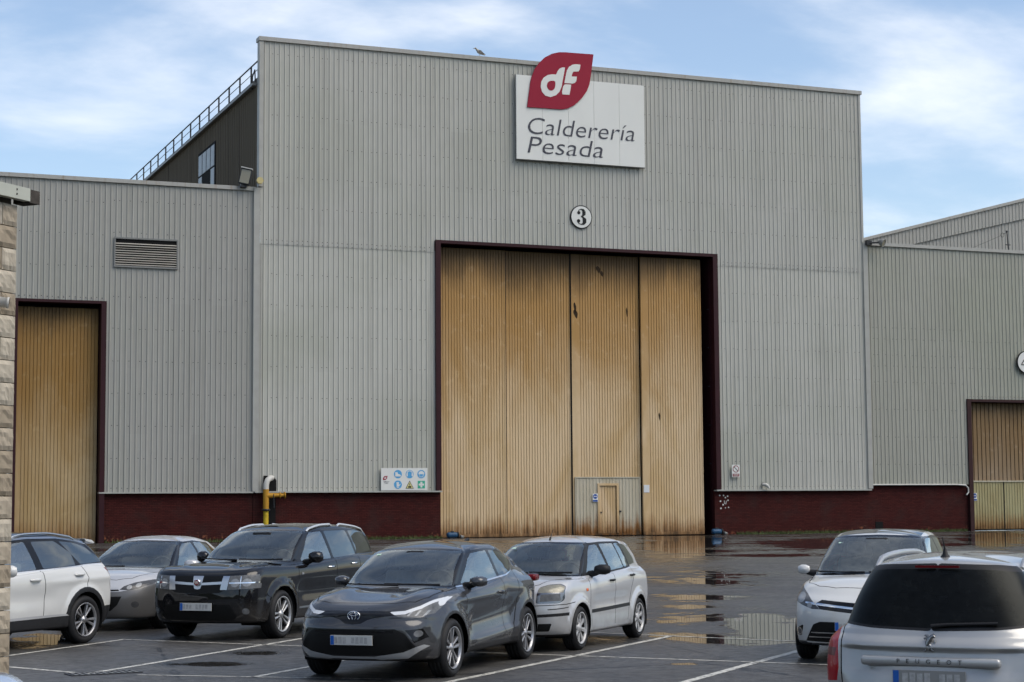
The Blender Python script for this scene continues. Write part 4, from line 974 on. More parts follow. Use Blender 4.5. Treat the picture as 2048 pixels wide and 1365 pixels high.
M['beam'] = pmat('weathered_beam', (0.06, 0.052, 0.045), .9, var=.6, scale=18, bump=.5)
stone_wall()

# ================================================================== grass along the foot of the walls
def grass():
    m, nt, N, L, b = new_mat('grass'); o, xyz = coords(N, L)
    c = mixc(N, L, noise(N, L, o, 2.5, 4), (0.035, 0.055, 0.012), (0.085, 0.105, 0.025)); L(c, b.inputs['Base Color']); b.inputs['Roughness'].default_value = .8
    M['grass'] = m; rnd = random.Random(21)
    for (x0, x1, dens, w, lab) in ((50.6, 66.3, 260, 1.1, 'mossy grass strip along the right brick plinth'), (28.5, 32.9, 240, .8, 'short grass strip at the brick plinth left of the big door'), (15.2, 22.0, 120, .6, 'sparse grass at the foot of the left annex')):
        mb = MB()
        for k in range(int((x1-x0)*dens)):
            x = rnd.uniform(x0, x1); t = rnd.random(); e = min(1, (x-x0)/.8, (x1-x)/.8)
            y = 91.55 - t*t*w*e*(.7+.3*math.sin(x*2.1)); h = rnd.uniform(.06, .24)*(1.1-t*.75); a = rnd.uniform(0, 6.28); wd = rnd.uniform(.02, .05)
            dx, dy = wd*math.cos(a), wd*math.sin(a); z = gz(y) - .01; lx, ly = rnd.uniform(-.05, .05), rnd.uniform(-.05, .05)
            mb.add([(x-dx, y-dy, z), (x+dx, y+dy, z), (x+lx, y+ly, z+h)], [(0, 1, 2)])
        tag(mb.build('grass', m), lab, 'grass', None, 'stuff')
grass()

# ================================================================== cars: generic lofted body with cut-out panels
def pchip(xk, yk, xq):
    xk = np.asarray(xk, float); yk = np.asarray(yk, float); xq = np.asarray(xq, float)
    h = np.diff(xk); sh = (-1,) + (1,) * (yk.ndim - 1); hh = h.reshape(sh)
    dl = np.diff(yk, axis=0) / hh
    d = np.zeros_like(yk)
    a, b = dl[:-1], dl[1:]
    with np.errstate(divide='ignore', invalid='ignore'):
        hm = 2 * a * b / (a + b)
    d[1:-1] = np.where(a * b > 0, hm, 0.0)
    d[0] = dl[0]; d[-1] = dl[-1]
    i = np.clip(np.searchsorted(xk, xq, side='right') - 1, 0, len(xk) - 2)
    t = ((xq - xk[i]) / h[i]).reshape((-1,) + (1,) * (yk.ndim - 1)); hi = h[i].reshape(t.shape)
    return ((2*t**3-3*t**2+1)*yk[i] + (t**3-2*t**2+t)*hi*d[i] + (-2*t**3+3*t**2)*yk[i+1] + (t**3-t**2)*hi*d[i+1])

NFR, NSD, NBK = 22, 74, 18
def ring_pts(xf, cf, wf, w, wb, cb, xb, zf, z, zb, nf=2.6, nb=2.8):
    P = []
    Y = w * wf
    for k in range(NFR):
        ph = math.pi / 2 * k / NFR
        sy, cx_ = math.sin(ph) ** (2 / nf), math.cos(ph) ** (2 / nf)
        P.append((xf + cf * (1 - cx_), Y * sy, zf + (z[0] - zf) * sy * sy))
    xs, xe = xf + cf, xb - cb
    ss = np.linspace(0, 1, NSD); zz = pchip([0, .25, .5, .75, 1], z, ss)
    for s, zv in zip(ss, zz):
        y = w * (1 - (1 - wf) * (1 - s / .5) ** 2) if s < .5 else w * (1 - (1 - wb) * ((s - .5) / .5) ** 2)
        P.append((xs + s * (xe - xs), y, zv))
    Y = w * wb
    for k in range(NBK - 1, -1, -1):
        ph = math.pi / 2 * k / NBK
        sy, cx_ = math.sin(ph) ** (2 / nb), math.cos(ph) ** (2 / nb)
        P.append((xb - cb * (1 - cx_), Y * sy, zb + (z[4] - zb) * sy * sy))
    return np.array(P)

def is_convex(p):
    n = len(p); sg = 0
    for i in range(n):
        a, b, c = p[i], p[(i+1) % n], p[(i+2) % n]
        cr = (b[0]-a[0])*(c[1]-b[1]) - (b[1]-a[1])*(c[0]-b[0])
        if abs(cr) < 1e-9: continue
        if sg == 0: sg = 1 if cr > 0 else -1
        elif (cr > 0) != (sg > 0): return False
    return True

def area2(p): return sum(p[i][0]*p[(i+1) % len(p)][1] - p[(i+1) % len(p)][0]*p[i][1] for i in range(len(p)))

def rpoly(pts, r=0.04, seg=4):
    """polygon with rounded corners"""
    out = []; n = len(pts)
    for i in range(n):
        p = Vector((*pts[i], 0)); a = Vector((*pts[i-1], 0)); b = Vector((*pts[(i+1) % n], 0))
        da, db = a - p, b - p
        rr = min(r, da.length * .45, db.length * .45)
        s, e = p + da.normalized() * rr, p + db.normalized() * rr
        for k in range(seg + 1):
            t = k / seg
            q = s * (1-t)**2 + p * 2*t*(1-t) + e * t*t
            out.append((q.x, q.y))
    return out

def circ(cx_, cz, r, n=20, rz=None):
    rz = rz or r
    return [(cx_ + r*math.cos(2*math.pi*k/n), cz + rz*math.sin(2*math.pi*k/n)) for k in range(n)]

def strip(pts, w):
    """quads that follow a polyline, w wide"""
    out = []
    for a, b in zip(pts[:-1], pts[1:]):
        d = Vector((b[0]-a[0], b[1]-a[1])); 
        if d.length < 1e-6: continue
        d.normalize(); n = Vector((-d.y, d.x)) * (w/2); e = d * (w * .3)
        out.append([(a[0]-e.x+n.x, a[1]-e.y+n.y), (a[0]-e.x-n.x, a[1]-e.y-n.y), (b[0]+e.x-n.x, b[1]+e.y-n.y), (b[0]+e.x+n.x, b[1]+e.y+n.y)])
    return out

AX = {'side': (0, 2), 'front': (1, 2), 'top': (0, 1)}

class Body:
    """half of a car body (y >= 0) as a fine grid that gets cut into panels, then mirrored"""
    def __init__(s, rings, counts, disp=None):
        ctrl = np.array([ring_pts(**r) for r in rings])            # rings x theta x 3
        tq = []
        for i, c in enumerate(counts): tq += [i + k / c for k in range(c)]
        tq.append(len(counts))
        P = pchip(np.arange(len(rings)), ctrl, np.array(tq))       # rows x theta x 3
        P[:, 0, 1] = 0; P[:, -1, 1] = 0
        if disp is not None: P = disp(P)
        nr, nt = P.shape[:2]
        du = np.gradient(P, axis=1); dv = np.gradient(P, axis=0)
        # central plane: mirror for a correct tangent across the seam
        for col, nb_ in ((0, 1), (nt-1, nt-2)):
            du[:, col] = 0; du[:, col, 1] = 1.0 if col == 0 else -1.0
        nrm = np.cross(du, dv); ln = np.linalg.norm(nrm, axis=2, keepdims=True)
        nrm = nrm / np.maximum(ln, 1e-9)
        cen = P.reshape(-1, 3).mean(0)
        bm = bmesh.new(); s.nl = bm.verts.layers.float_vector.new('n'); s.tl = bm.faces.layers.int.new('t')
        vs = []
        for i in range(nr):
            row = []
            for j in range(nt):
                v = bm.verts.new(P[i, j]); v[s.nl] = Vector(nrm[i, j]); row.append(v)
            vs.append(row)
        for i in range(nr-1):
            for j in range(nt-1):
                try: bm.faces.new((vs[i][j], vs[i][j+1], vs[i+1][j+1], vs[i+1][j]))
                except ValueError: pass
        bmesh.ops.remove_doubles(bm, verts=bm.verts[:], dist=1e-5)
        s.bm = bm; s.tags = {}; s.P = P
        # outward check on the side
        k = nr // 2; j = nt // 2
        s.flip = nrm[k, j, 1] < 0
        if s.flip:
            for v in bm.verts: v[s.nl] = -v[s.nl]
        bm.normal_update()
        from mathutils.bvhtree import BVHTree
        s.bvh = BVHTree.FromBMesh(bm)
    def tid(s, name):
        if name not in s.tags: s.tags[name] = len(s.tags) + 1
        return s.tags[name]
    def cut(s, view, poly, name, x=(-9, 99), z=(-9, 99), y=(-9, 99), ny=None, only=None):
        if poly and isinstance(poly[0][0], (list, tuple)):
            for p in poly: s.cut(view, p, name, x, z, y, ny, only)
            return
        a, b = AX[view]
        poly = [tuple(p) for p in poly]
        if area2(poly) < 0: poly = poly[::-1]
        if not is_convex(poly):
            for t in tessellate_polygon([[Vector((p[0], p[1], 0)) for p in poly]]):
                s.cut(view, [poly[i] for i in t], name, x, z, y, ny, only)
            return
        lo0, hi0 = min(p[0] for p in poly), max(p[0] for p in poly)
        lo1, hi1 = min(p[1] for p in poly), max(p[1] for p in poly)
        if abs(area2(poly)) < 1e-7: return
        bm = s.bm; S = []
        onl = None if only is None else {s.tags.get(o, 0) if o != 'body' else 0 for o in (only if isinstance(only, (list, tuple)) else [only])}
        for f in bm.faces:
            vs = f.verts
            c0 = [v.co[a] for v in vs]
            if max(c0) < lo0 or min(c0) > hi0: continue
            c1 = [v.co[b] for v in vs]
            if max(c1) < lo1 or min(c1) > hi1: continue
            c = f.calc_center_median()
            if not (x[0] < c.x < x[1] and z[0] < c.z < z[1] and y[0] < c.y < y[1]): continue
            if onl is not None and f[s.tl] not in onl: continue
            S.append(f)
        n = len(poly)
        for i in range(n):
            if not S: return
            p, q = poly[i], poly[(i+1) % n]
            d = (q[0]-p[0], q[1]-p[1])
            if abs(d[0]) + abs(d[1]) < 1e-7: continue
            co = [0, 0, 0]; no = [0, 0, 0]
            co[a], co[b] = p; no[a], no[b] = d[1], -d[0]
            co, no = Vector(co), Vector(no).normalized()
            geom = set(S)
            for f in S: geom.update(f.edges); geom.update(f.verts)
            r = bmesh.ops.bisect_plane(bm, geom=list(geom), dist=1e-6, plane_co=co, plane_no=no)
            S = [f for f in r['geom'] if isinstance(f, bmesh.types.BMFace) and (f.calc_center_median() - co).dot(no) < 0]
        t = s.tid(name)
        for f in S: f[s.tl] = t
    def side_y(s, x, z):
        h = s.bvh.ray_cast(Vector((x, 3, z)), Vector((0, -1, 0)))
        return h[0].y if h[0] else 0.8
    def front_x(s, y, z):
        h = s.bvh.ray_cast(Vector((-3, max(abs(y), 1e-3), z)), Vector((1, 0, 0)))
        return h[0].x if h[0] else 0.0
    def rear_x(s, y, z):
        h = s.bvh.ray_cast(Vector((9, max(abs(y), 1e-3), z)), Vector((-1, 0, 0)))
        return h[0].x if h[0] else 4.0
    def top_z(s, x, y):
        h = s.bvh.ray_cast(Vector((x, max(abs(y), 1e-3), 4)), Vector((0, 0, -1)))
        return h[0].z if h[0] else 1.5
    def emit(s, name, side, x0):
        """mesh for one tag: side 'both' mirrored and welded, +1 / -1 one side"""
        t = s.tags.get(name, None) if name != 'body' else 0
        if t is None: return None
        fs = [f for f in s.bm.faces if f[s.tl] == t]
        if not fs: return None
        V = []; F = []; Nn = []; m = {}
        for sg in ((1, -1) if side == 'both' else (side,)):
            for f in fs:
                idx = []
                for v in f.verts:
                    c = v.co.y < 1e-4
                    key = (v.index, 0 if c else sg)
                    if key not in m:
                        m[key] = len(V); V.append((v.co.x - x0, sg * v.co.y, v.co.z))
                        n = v[s.nl]; n = Vector((n.x, 0 if c else sg * n.y, n.z))
                        Nn.append(n.normalized() if n.length > 1e-6 else Vector((0, 0, 1)))
                    idx.append(m[key])
                rev = (sg == -1)
                if s.flip: rev = not rev
                if rev: idx = idx[::-1]
                if len(set(idx)) >= 3: F.append(idx)
        me = bpy.data.meshes.new(name); me.from_pydata(V, [], F)
        me.validate()
        me.polygons.foreach_set('use_smooth', [True] * len(me.polygons))
        if len(me.vertices) == len(Nn):
            me.normals_split_custom_set_from_vertices([tuple(n) for n in Nn])
        return me
    def finish(s):
        dead = s.tags.get('hole')
        if dead:
            bmesh.ops.delete(s.bm, geom=[f for f in s.bm.faces if f[s.tl] == dead], context='FACES')
        s.bm.verts.index_update()

# ---------------------------------------------------------------- wheels
def tyre_mesh(r, w, rr):
    prof = [(rr, -w/2+.012), (rr+.018, -w/2-.002), (rr+(r-rr)*.45, -w/2-.012), (r-.035, -w/2-.004), (r-.012, -w/2+.016), (r, -w/2+.04),
            (r, -w/2+.055), (r-.008, -w/2+.06), (r-.008, -w/2+.068), (r, -w/2+.073), (r, -.006), (r-.008, -.004), (r-.008, .004), (r, .006), (r, w/2-.073), (r-.008, w/2-.068), (r-.008, w/2-.06), (r, w/2-.055),
            (r, w/2-.04), (r-.012, w/2-.016), (r-.035, w/2-.004), (rr+(r-rr)*.45, w/2+.012), (rr+.018, w/2+.002), (rr, w/2-.012)]
    return MB().lathe(prof, n=48).mesh('tyre')

def rim_mesh(rr, w, spokes, hub=0.075, y=None):
    """spokes: list of (angle, half-angle inner, half-angle outer, r inner, r outer, skew)"""
    y = -w/2 + .02 if y is None else y
    b = MB()
    b.lathe([(rr, y-.02), (rr+.004, y-.024), (rr-.012, y-.018), (rr-.018, y+.012)], n=48)
    b.lathe([(0.0, y-.004), (hub*.45, y-.006), (hub*.5, y+.002), (hub, y+.004), (hub*1.1, y+.03), (hub*1.1, y+.06)], n=20)
    for (a, wi, wo, ri, ro, sk) in spokes:
        pts = []
        for (rad, ang) in ((ri, a-wi), (ro, a+sk-wo), (ro, a+sk+wo), (ri, a+wi)):
            pts.append((rad*math.cos(ang), rad*math.sin(ang)))
        # three-level cross-section so the spoke has a ridge
        n = 4
        fr = [Vector((p[0], y + .004 + (.006 if i in (0, 3) else 0.0), p[1])) for i, p in enumerate(pts)]
        bk = [Vector((p[0], y + .045, p[1])) for p in pts]
        mid = [(fr[0]+fr[3])/2 + Vector((0, -.006, 0)), (fr[1]+fr[2])/2 + Vector((0, -.006, 0))]
        vs = fr + bk + mid
        b.add(vs, [(0, 1, 9, 8), (8, 9, 2, 3), (0, 4, 5, 1), (3, 2, 6, 7), (0, 8, 3, 7, 4), (1, 5, 6, 2, 9)])
    return b.mesh('rim')

def spokes_double(n, rh, rr, gap=.17, wi=.10, wo=.055, off=0.0):
    out = []
    for k in range(n):
        a = 2*math.pi*k/n + off
        for sg in (-1, 1): out.append((a + sg*gap*.45, wi, wo, rh, rr-.012, sg*gap*.55))
    return out

def spokes_plain(n, rh, rr, wi=.2, wo=.13, skew=0.0, off=0.0):
    return [(2*math.pi*k/n + off, wi, wo, rh, rr-.012, skew) for k in range(n)]

class WheelKit:
    def __init__(s, r, w, rr, spokes, rim_mat, hub=.075, cap_mat=None, back_mat=None):
        s.r, s.w, s.rr = r, w, rr
        s.tyre = tyre_mesh(r, w, rr); s.tyre.materials.append(M['rubber'])
        s.rim = rim_mesh(rr, w, spokes, hub); s.rim.materials.append(rim_mat)
        bk = MB(); bk.lathe([(0, .0), (rr*.62, .0), (rr*.62, .02), (rr*.30, .02)], n=28)      # brake disc
        bk.lathe([(0, .03), (rr-.03, .03), (rr-.03, w/2)], n=28)
        bk.lathe([(rr-.016, -w/2+.03), (rr-.022, -w/2+.08), (rr-.03, w/2-.02), (rr, w/2-.015)], n=40)
        s.back = bk.mesh('wheel'); s.back.materials.append(back_mat or M['disc'])
    def put(s, car, x, y, rz=0.0, spin=0.0):
        side = -1 if y < 0 else 1
        wo = me_obj('wheel', s.back, None, car)
        wo.location = (x, y, s.r - 0.006); wo.rotation_euler = (0, spin * (1 if side < 0 else -1), rz + (0 if side < 0 else math.pi))
        me_obj('tyre', s.tyre, None, wo); me_obj('rim', s.rim, None, wo)
        return wo

def wheel_well(car, axs, ra, r, x0, yo, yi=.42):
    for ax in axs:
        for sg in (-1, 1):
            b = MB(); n = 20; vs = []
            for k in range(n + 1):
                a = -R(22) + (math.pi + 2*R(22)) * k / n
                for y in (yo, yi): vs.append((ax - x0 + ra*math.cos(a), sg*y, r + ra*math.sin(a)))
            b.add(vs, [(2*k, 2*k+1, 2*k+3, 2*k+2) for k in range(n)], True)
            cv = [(ax - x0 + ra*math.cos(a_), sg*yi, r + ra*math.sin(a_)) for a_ in [-R(22) + (math.pi+2*R(22))*k/n for k in range(n+1)]]
            b.add(cv, [tuple(range(n+1))])
            b.build('wheel_arch_liner', M['liner'], car)

# ---------------------------------------------------------------- interior
def interior(car, x0, dash_x, belt, seat_x, w, rear=True, z_floor=.3, tall=0.0, col='seat'):
    b = MB()
    b.bbox(dash_x-.42 - x0, dash_x+.22 - x0, -w+.07, w-.07, belt-.30, belt-.045, .05)
    b.bbox(dash_x-.02 - x0, dash_x+.2 - x0, -.62, -.15, belt-.12, belt+.015, .05)      # binnacle
    b.build('dashboard', M['interior'], car)
    sw = MB(); c = Vector((dash_x+.36 - x0, -.36, belt-.03)); pts = []
    for k in range(25):
        a = 2*math.pi*k/24; pts.append(c + Vector((.07*math.sin(a), .185*math.cos(a), .17*math.sin(a))))
    sw.tube(pts, .016, 6, False)
    sw.tube([c + Vector((0, -.17, 0)), c + Vector((-.04, 0, -.02)), c + Vector((0, .17, 0))], .02, 6)
    sw.tube([c + Vector((-.04, 0, -.02)), c + Vector((-.25, 0, -.07))], .03, 6)
    sw.build('steering_wheel', M['interior'], car)
    def seat(x, y, hw):
        s = MB()
        Ms = Matrix.Translation((x - x0, y, belt-.42+tall)) @ Matrix.Rotation(R(14), 4, 'Y')
        s.bbox(-.06, .07, -hw, hw, 0, .56, .05, Ms)
        s.bbox(-.05, .05, -.13, .13, .60, .78, .045, Ms)
        s.tube([Ms @ Vector((0, -.06, .5)), Ms @ Vector((0, -.06, .65))], .008, 5)
        s.tube([Ms @ Vector((0, .06, .5)), Ms @ Vector((0, .06, .65))], .008, 5)
        s.bbox(x-.5-x0, x+.02-x0, y-hw, y+hw, belt-.55+tall, belt-.38+tall, .05)
        s.build('front_seat', M[col], car)
    seat(seat_x, -.36, .24); seat(seat_x, .36, .24)
    if rear:
        s = MB(); Ms = Matrix.Translation((seat_x+.86 - x0, 0, belt-.42+tall)) @ Matrix.Rotation(R(16), 4, 'Y')
        s.bbox(-.06, .07, -.62, .62, 0, .52, .05, Ms)
        for y in (-.38, 0, .38): s.bbox(-.05, .04, y-.12, y+.12, .54, .68, .04, Ms)
        s.build('rear_seat', M[col], car)
    b = MB(); b.box(dash_x-.3-x0, seat_x+1.5-x0, -w+.1, w-.1, z_floor, z_floor+.02)
    b.box(dash_x-.4-x0, dash_x-.38-x0, -w+.08, w-.08, z_floor, belt-.06)
    b.box(seat_x+1.5-x0, seat_x+1.52-x0, -w+.16, w-.16, z_floor, belt-.1)
    for sg in (-1, 1): b.box(dash_x-.1-x0, seat_x+1.2-x0, sg*(w-.10), sg*(w-.13), z_floor, belt-.09)
    b.build('cabin_trim', M['interior'], car)

def mirror_part(car, paint, x, y, z, s=1.0, lower='plastic', sz=(.10, .12, .085), glass_rear=True):
    """door mirror on both sides; shell faces forward (-x)"""
    for sg in (-1, 1):
        b = MB(); n = 10; m = 7; vs = []; fs = []
        for i in range(m + 1):
            u = i / m                         # from glass plane (rear) to nose (front)
            rr = max(0.0, 1 - u**3.6) ** .5
            for k in range(n):
                a = 2*math.pi*k/n; ca, sa = math.cos(a), math.sin(a)
                sq = (abs(ca)**3 + abs(sa)**3) ** (-1/3)
                vs.append((x - u*sz[0]*1.15*s, sg*(y + sz[1]*s*rr*ca*sq + .03*s*(1-u) + .0), z + sz[2]*s*rr*sa*sq))
        for i in range(m):
            for k in range(n): fs.append((i*n+k, i*n+(k+1) % n, (i+1)*n+(k+1) % n, (i+1)*n+k))
        b.add(vs, fs, True)
        o = b.build('side_mirror', paint, car)
        g = MB(); g.add([(v[0]+.001, v[1], v[2]) for v in vs[:n]], [tuple(range(n))]); g.build('mirror_glass', M['mirror'], o)
        a = MB(); a.tube([(x-.02, sg*(y-.19*s), z-sz[2]*.95*s), (x-.04, sg*(y-.08*s), z-sz[2]*.7*s), (x-.05, sg*(y-.02), z-sz[2]*.5*s)], [.05, .042, .035], 8); a.build('mirror_arm', M['plastic'], o)

def handle(car, B, x0, pts, mat, ln=.19, h=.026):
    for (x, z) in pts:
        for sg in (-1, 1):
            ya, yb = B.side_y(x-ln/2, z), B.side_y(x+ln/2, z)
            b = MB()
            P = [(x-ln/2-x0, sg*(ya-.004), z), (x-ln*.36-x0, sg*(ya+.026), z), (x-x0, sg*((ya+yb)/2+.034), z+.002), (x+ln*.36-x0, sg*(yb+.026), z+.002), (x+ln/2-x0, sg*(yb-.004), z+.002)]
            b.tube(P, [h*.5, h*.62, h*.6, h*.62, h*.5], 8)
            b.build('door_handle', mat, car)

def plate(car, xm, z, rear=False, tilt=0.0, y=0.0, eu=True, w=.52, h=.11):
    sx = 1 if rear else -1
    Mx = Matrix.Translation((xm, y, z)) @ Matrix.Rotation(tilt, 4, 'Y')
    b = MB(); b.box(-.006, .006, -w/2, w/2, -h/2, h/2, Mx); o = b.build('number_plate', M['plate_dim' if rear else 'plate'], car)
    e = MB(); a = -sx * 1  # the blue band sits on the reader's left
    ys = (w/2-.045, w/2-.004) if not rear else (-w/2+.004, -w/2+.045)
    e.box(sx*.006, sx*.0085, min(ys), max(ys), -h/2+.004, h/2-.004, Mx); e.build('blue_band', M['eublue'], o)
    # characters blurred in the photograph: soft grey blocks, no legible writing
    g = MB(); rnd = random.Random(int(abs(xm)*1000) + int(z*100)); yy = -w/2+.06 if not rear else -w/2+.07
    for k in range(8):
        if k == 4: continue
        ww = .040; y0 = yy + k*.053
        g.box(sx*.006, sx*.0075, y0, y0+ww, -h*.28-.008*rnd.random(), h*.28+.008*rnd.random(), Mx)
    g.build('plate_marks', M['platemark'], o)['kind'] = 'stuff'
    return o

def ellipse_ring(b, c, ry, rz, t, plane_n=(-1, 0, 0), tilt=0.0, n=28):
    c = Vector(c); pts = []
    for k in range(n + 1):
        a = 2*math.pi*k/n; z = rz*math.sin(a)
        pts.append(c + Vector((z*math.tan(tilt), ry*math.cos(a), z)))
    b.tube(pts, t, 6, False)

def wiper(car, pts, r=.010):
    b = MB(); b.tube(pts, [r*1.4] + [r]*(len(pts)-1), 6); return b.build('wiper', M['plastic'], car)

def finish_car(B, car, x0, spec):
    """spec: list of (tag, object name, material, mode, parent tag or None)"""
    B.finish(); made = {}
    for (tg, nm, mt, mode, par) in spec:
        for sd in (('both',) if mode == 'both' else (1, -1)):
            me = B.emit(tg, sd, x0)
            if me is None: continue
            pr = car
            if par: pr = made.get((par, sd)) or made.get((par, 'both')) or car
            o = me_obj(nm, me, mt, pr); made[(tg, sd)] = o
            if tg == 'gap': o['kind'] = 'stuff'
    B.bm.free()
    return made

def flare_disp(axs, rz, ra, amt, band=.16, zmax=1.2, w_min=.5):
    def f(P):
        for ax in axs:
            r = np.hypot(P[..., 0]-ax, P[..., 2]-rz)
            k = np.clip(1 - (r - ra) / band, 0, 1); k = k*k*(3-2*k)
            k = np.where((P[..., 2] < zmax) & (P[..., 1] > w_min), k, 0)
            P[..., 1] += amt * k
        return P
    return f

def ringset(rows):
    k = ('xf', 'cf', 'wf', 'w', 'wb', 'cb', 'xb', 'zf', 'z', 'zb', 'nf', 'nb')
    return [dict(zip(k, r)) for r in rows]

def gen_rings(L, W, H, xl, zl, xc, zc, xt, zt, xrr, zrr, xrb, zrb, bf, br, wt, zs=.23, cf=.52, cb=.40, crown=.015, nf=2.5, nb=2.7, zn=.58):
    h = W / 2; bm_ = (bf + br) / 2; k = xc - xl; q = L - .05 - xrb
    return ringset([
        (.50, .3, .9, .0, .9, .3, L-.4, zs+.01, (zs+.01,)*5, zs+.01, nf, nb),
        (.22, .48, .88, h*.85, .90, .40, L-.18, zs, (zs,)*5, zs+.01, nf, nb),
        (.07, .50, .92, h*.955, .93, .42, L-.07, zs+.02, (zs+.02, zs+.03, zs+.03, zs+.03, zs+.04), zs+.05, nf, nb),
        (.015, cf, .935, h*.978, .95, cb, L-.01, zn-.16, (zn-.16, .44, .45, .46, .47), .48, nf, nb),
        (.0, cf+.02, .94, h*.986, .955, cb, L, zn, (zn+.02, .62, .64, .66, .68), .66, nf, nb),
        (.04, cf+.05, .937, h*.992, .95, cb, L-.02, zl-.10, (zl-.07, bf-.22, bf-.20, br-.24, br-.22), zrb-.24, nf, nb),
        (xl, cf+.07, .927, h*.985, .94, cb, L-.05, zl, (zl+.03, bf-.10, bf-.09, br-.12, br-.11), zrb-.12, nf, nb),
        (xl+.2*k, cf+.05, .91, h*.962, .91, cb*.95, xrb+.35*q, zl+.40*(zc-zl)+crown, (zl+.05+.5*(bf-.04-zl), bf-.045, bm_-.05, br-.055, br-.05), zrb-.055, nf, nb),
        (xl+.6*k, cf*.95, .90, h*.937, .89, cb*.85, xrb+.15*q, zl+.76*(zc-zl)+crown, (bf-.035, bf-.018, bm_-.02, br-.02, br-.02), zrb-.025, nf, nb),
        (xc, .30, .91, h*.905, .87, cb*.75, xrb, zc, (bf, bf+.004, bm_, br, br), zrb, 3.0, nb),
        (xc+.5*(xt-xc), .21, .925, (h*.905+wt)/2+.012, .88, cb*.68, (xrb+xrr)/2+.015, (zc+zt)/2+.012, ((bf+zt-.03)/2, (bf+H-.1)/2, (bm_+H-.1)/2, (br+zrr)/2, (br+zrr-.05)/2), (zrb+zrr)/2, 3.2, nb),
        (xt, .13, .94, wt, .90, cb*.62, xrr, zt, (zt-.045, H-.098, H-.095, (H-.1+zrr)/2, zrr-.06), zrr, 3.4, nb),
        (xt+.11, .13, .93, wt-.055, .88, cb*.55, xrr-.04, zt+.035, (zt-.003, H-.055, H-.052, (H-.05+zrr)/2, zrr-.012), zrr+.022, 3.4, nb),
        (xt+.36, .14, .90, wt*.55, .85, .2, xrr-.25, H-.028, (H-.034, H-.014, H-.016, (H+zrr)/2+.015, zrr+.03), zrr+.045, 2.5, 2.5),
        (xt+.55, .20, .80, .0, .80, .2, xrr-.5, H-.008, (H-.008, H, H-.006, (H+zrr)/2+.03, zrr+.06), zrr+.062, 2.5, 2.5)])
CNT = [2, 3, 5, 6, 6, 5, 5, 7, 8, 9, 9, 4, 5, 4]

def roof_rail(car, B, x0, xs, xe, y, mat, h=.045, r=.018, post=None):
    for sg in (-1, 1):
        b = MB(); n = 12; pts = []
        for k in range(n + 1):
            t = k / n; x = xs + (xe-xs)*t; yy = y(x) if callable(y) else y
            e = min(1, min(t, 1-t) / .09); lift = h * (e*(2-e))
            pts.append((x - x0, sg*yy, B.top_z(x, yy) - .004 + lift))
        b.tube(pts, [r*.8] + [r]*(n-1) + [r*.8], 8)
        b.build('roof_rail', mat, car)

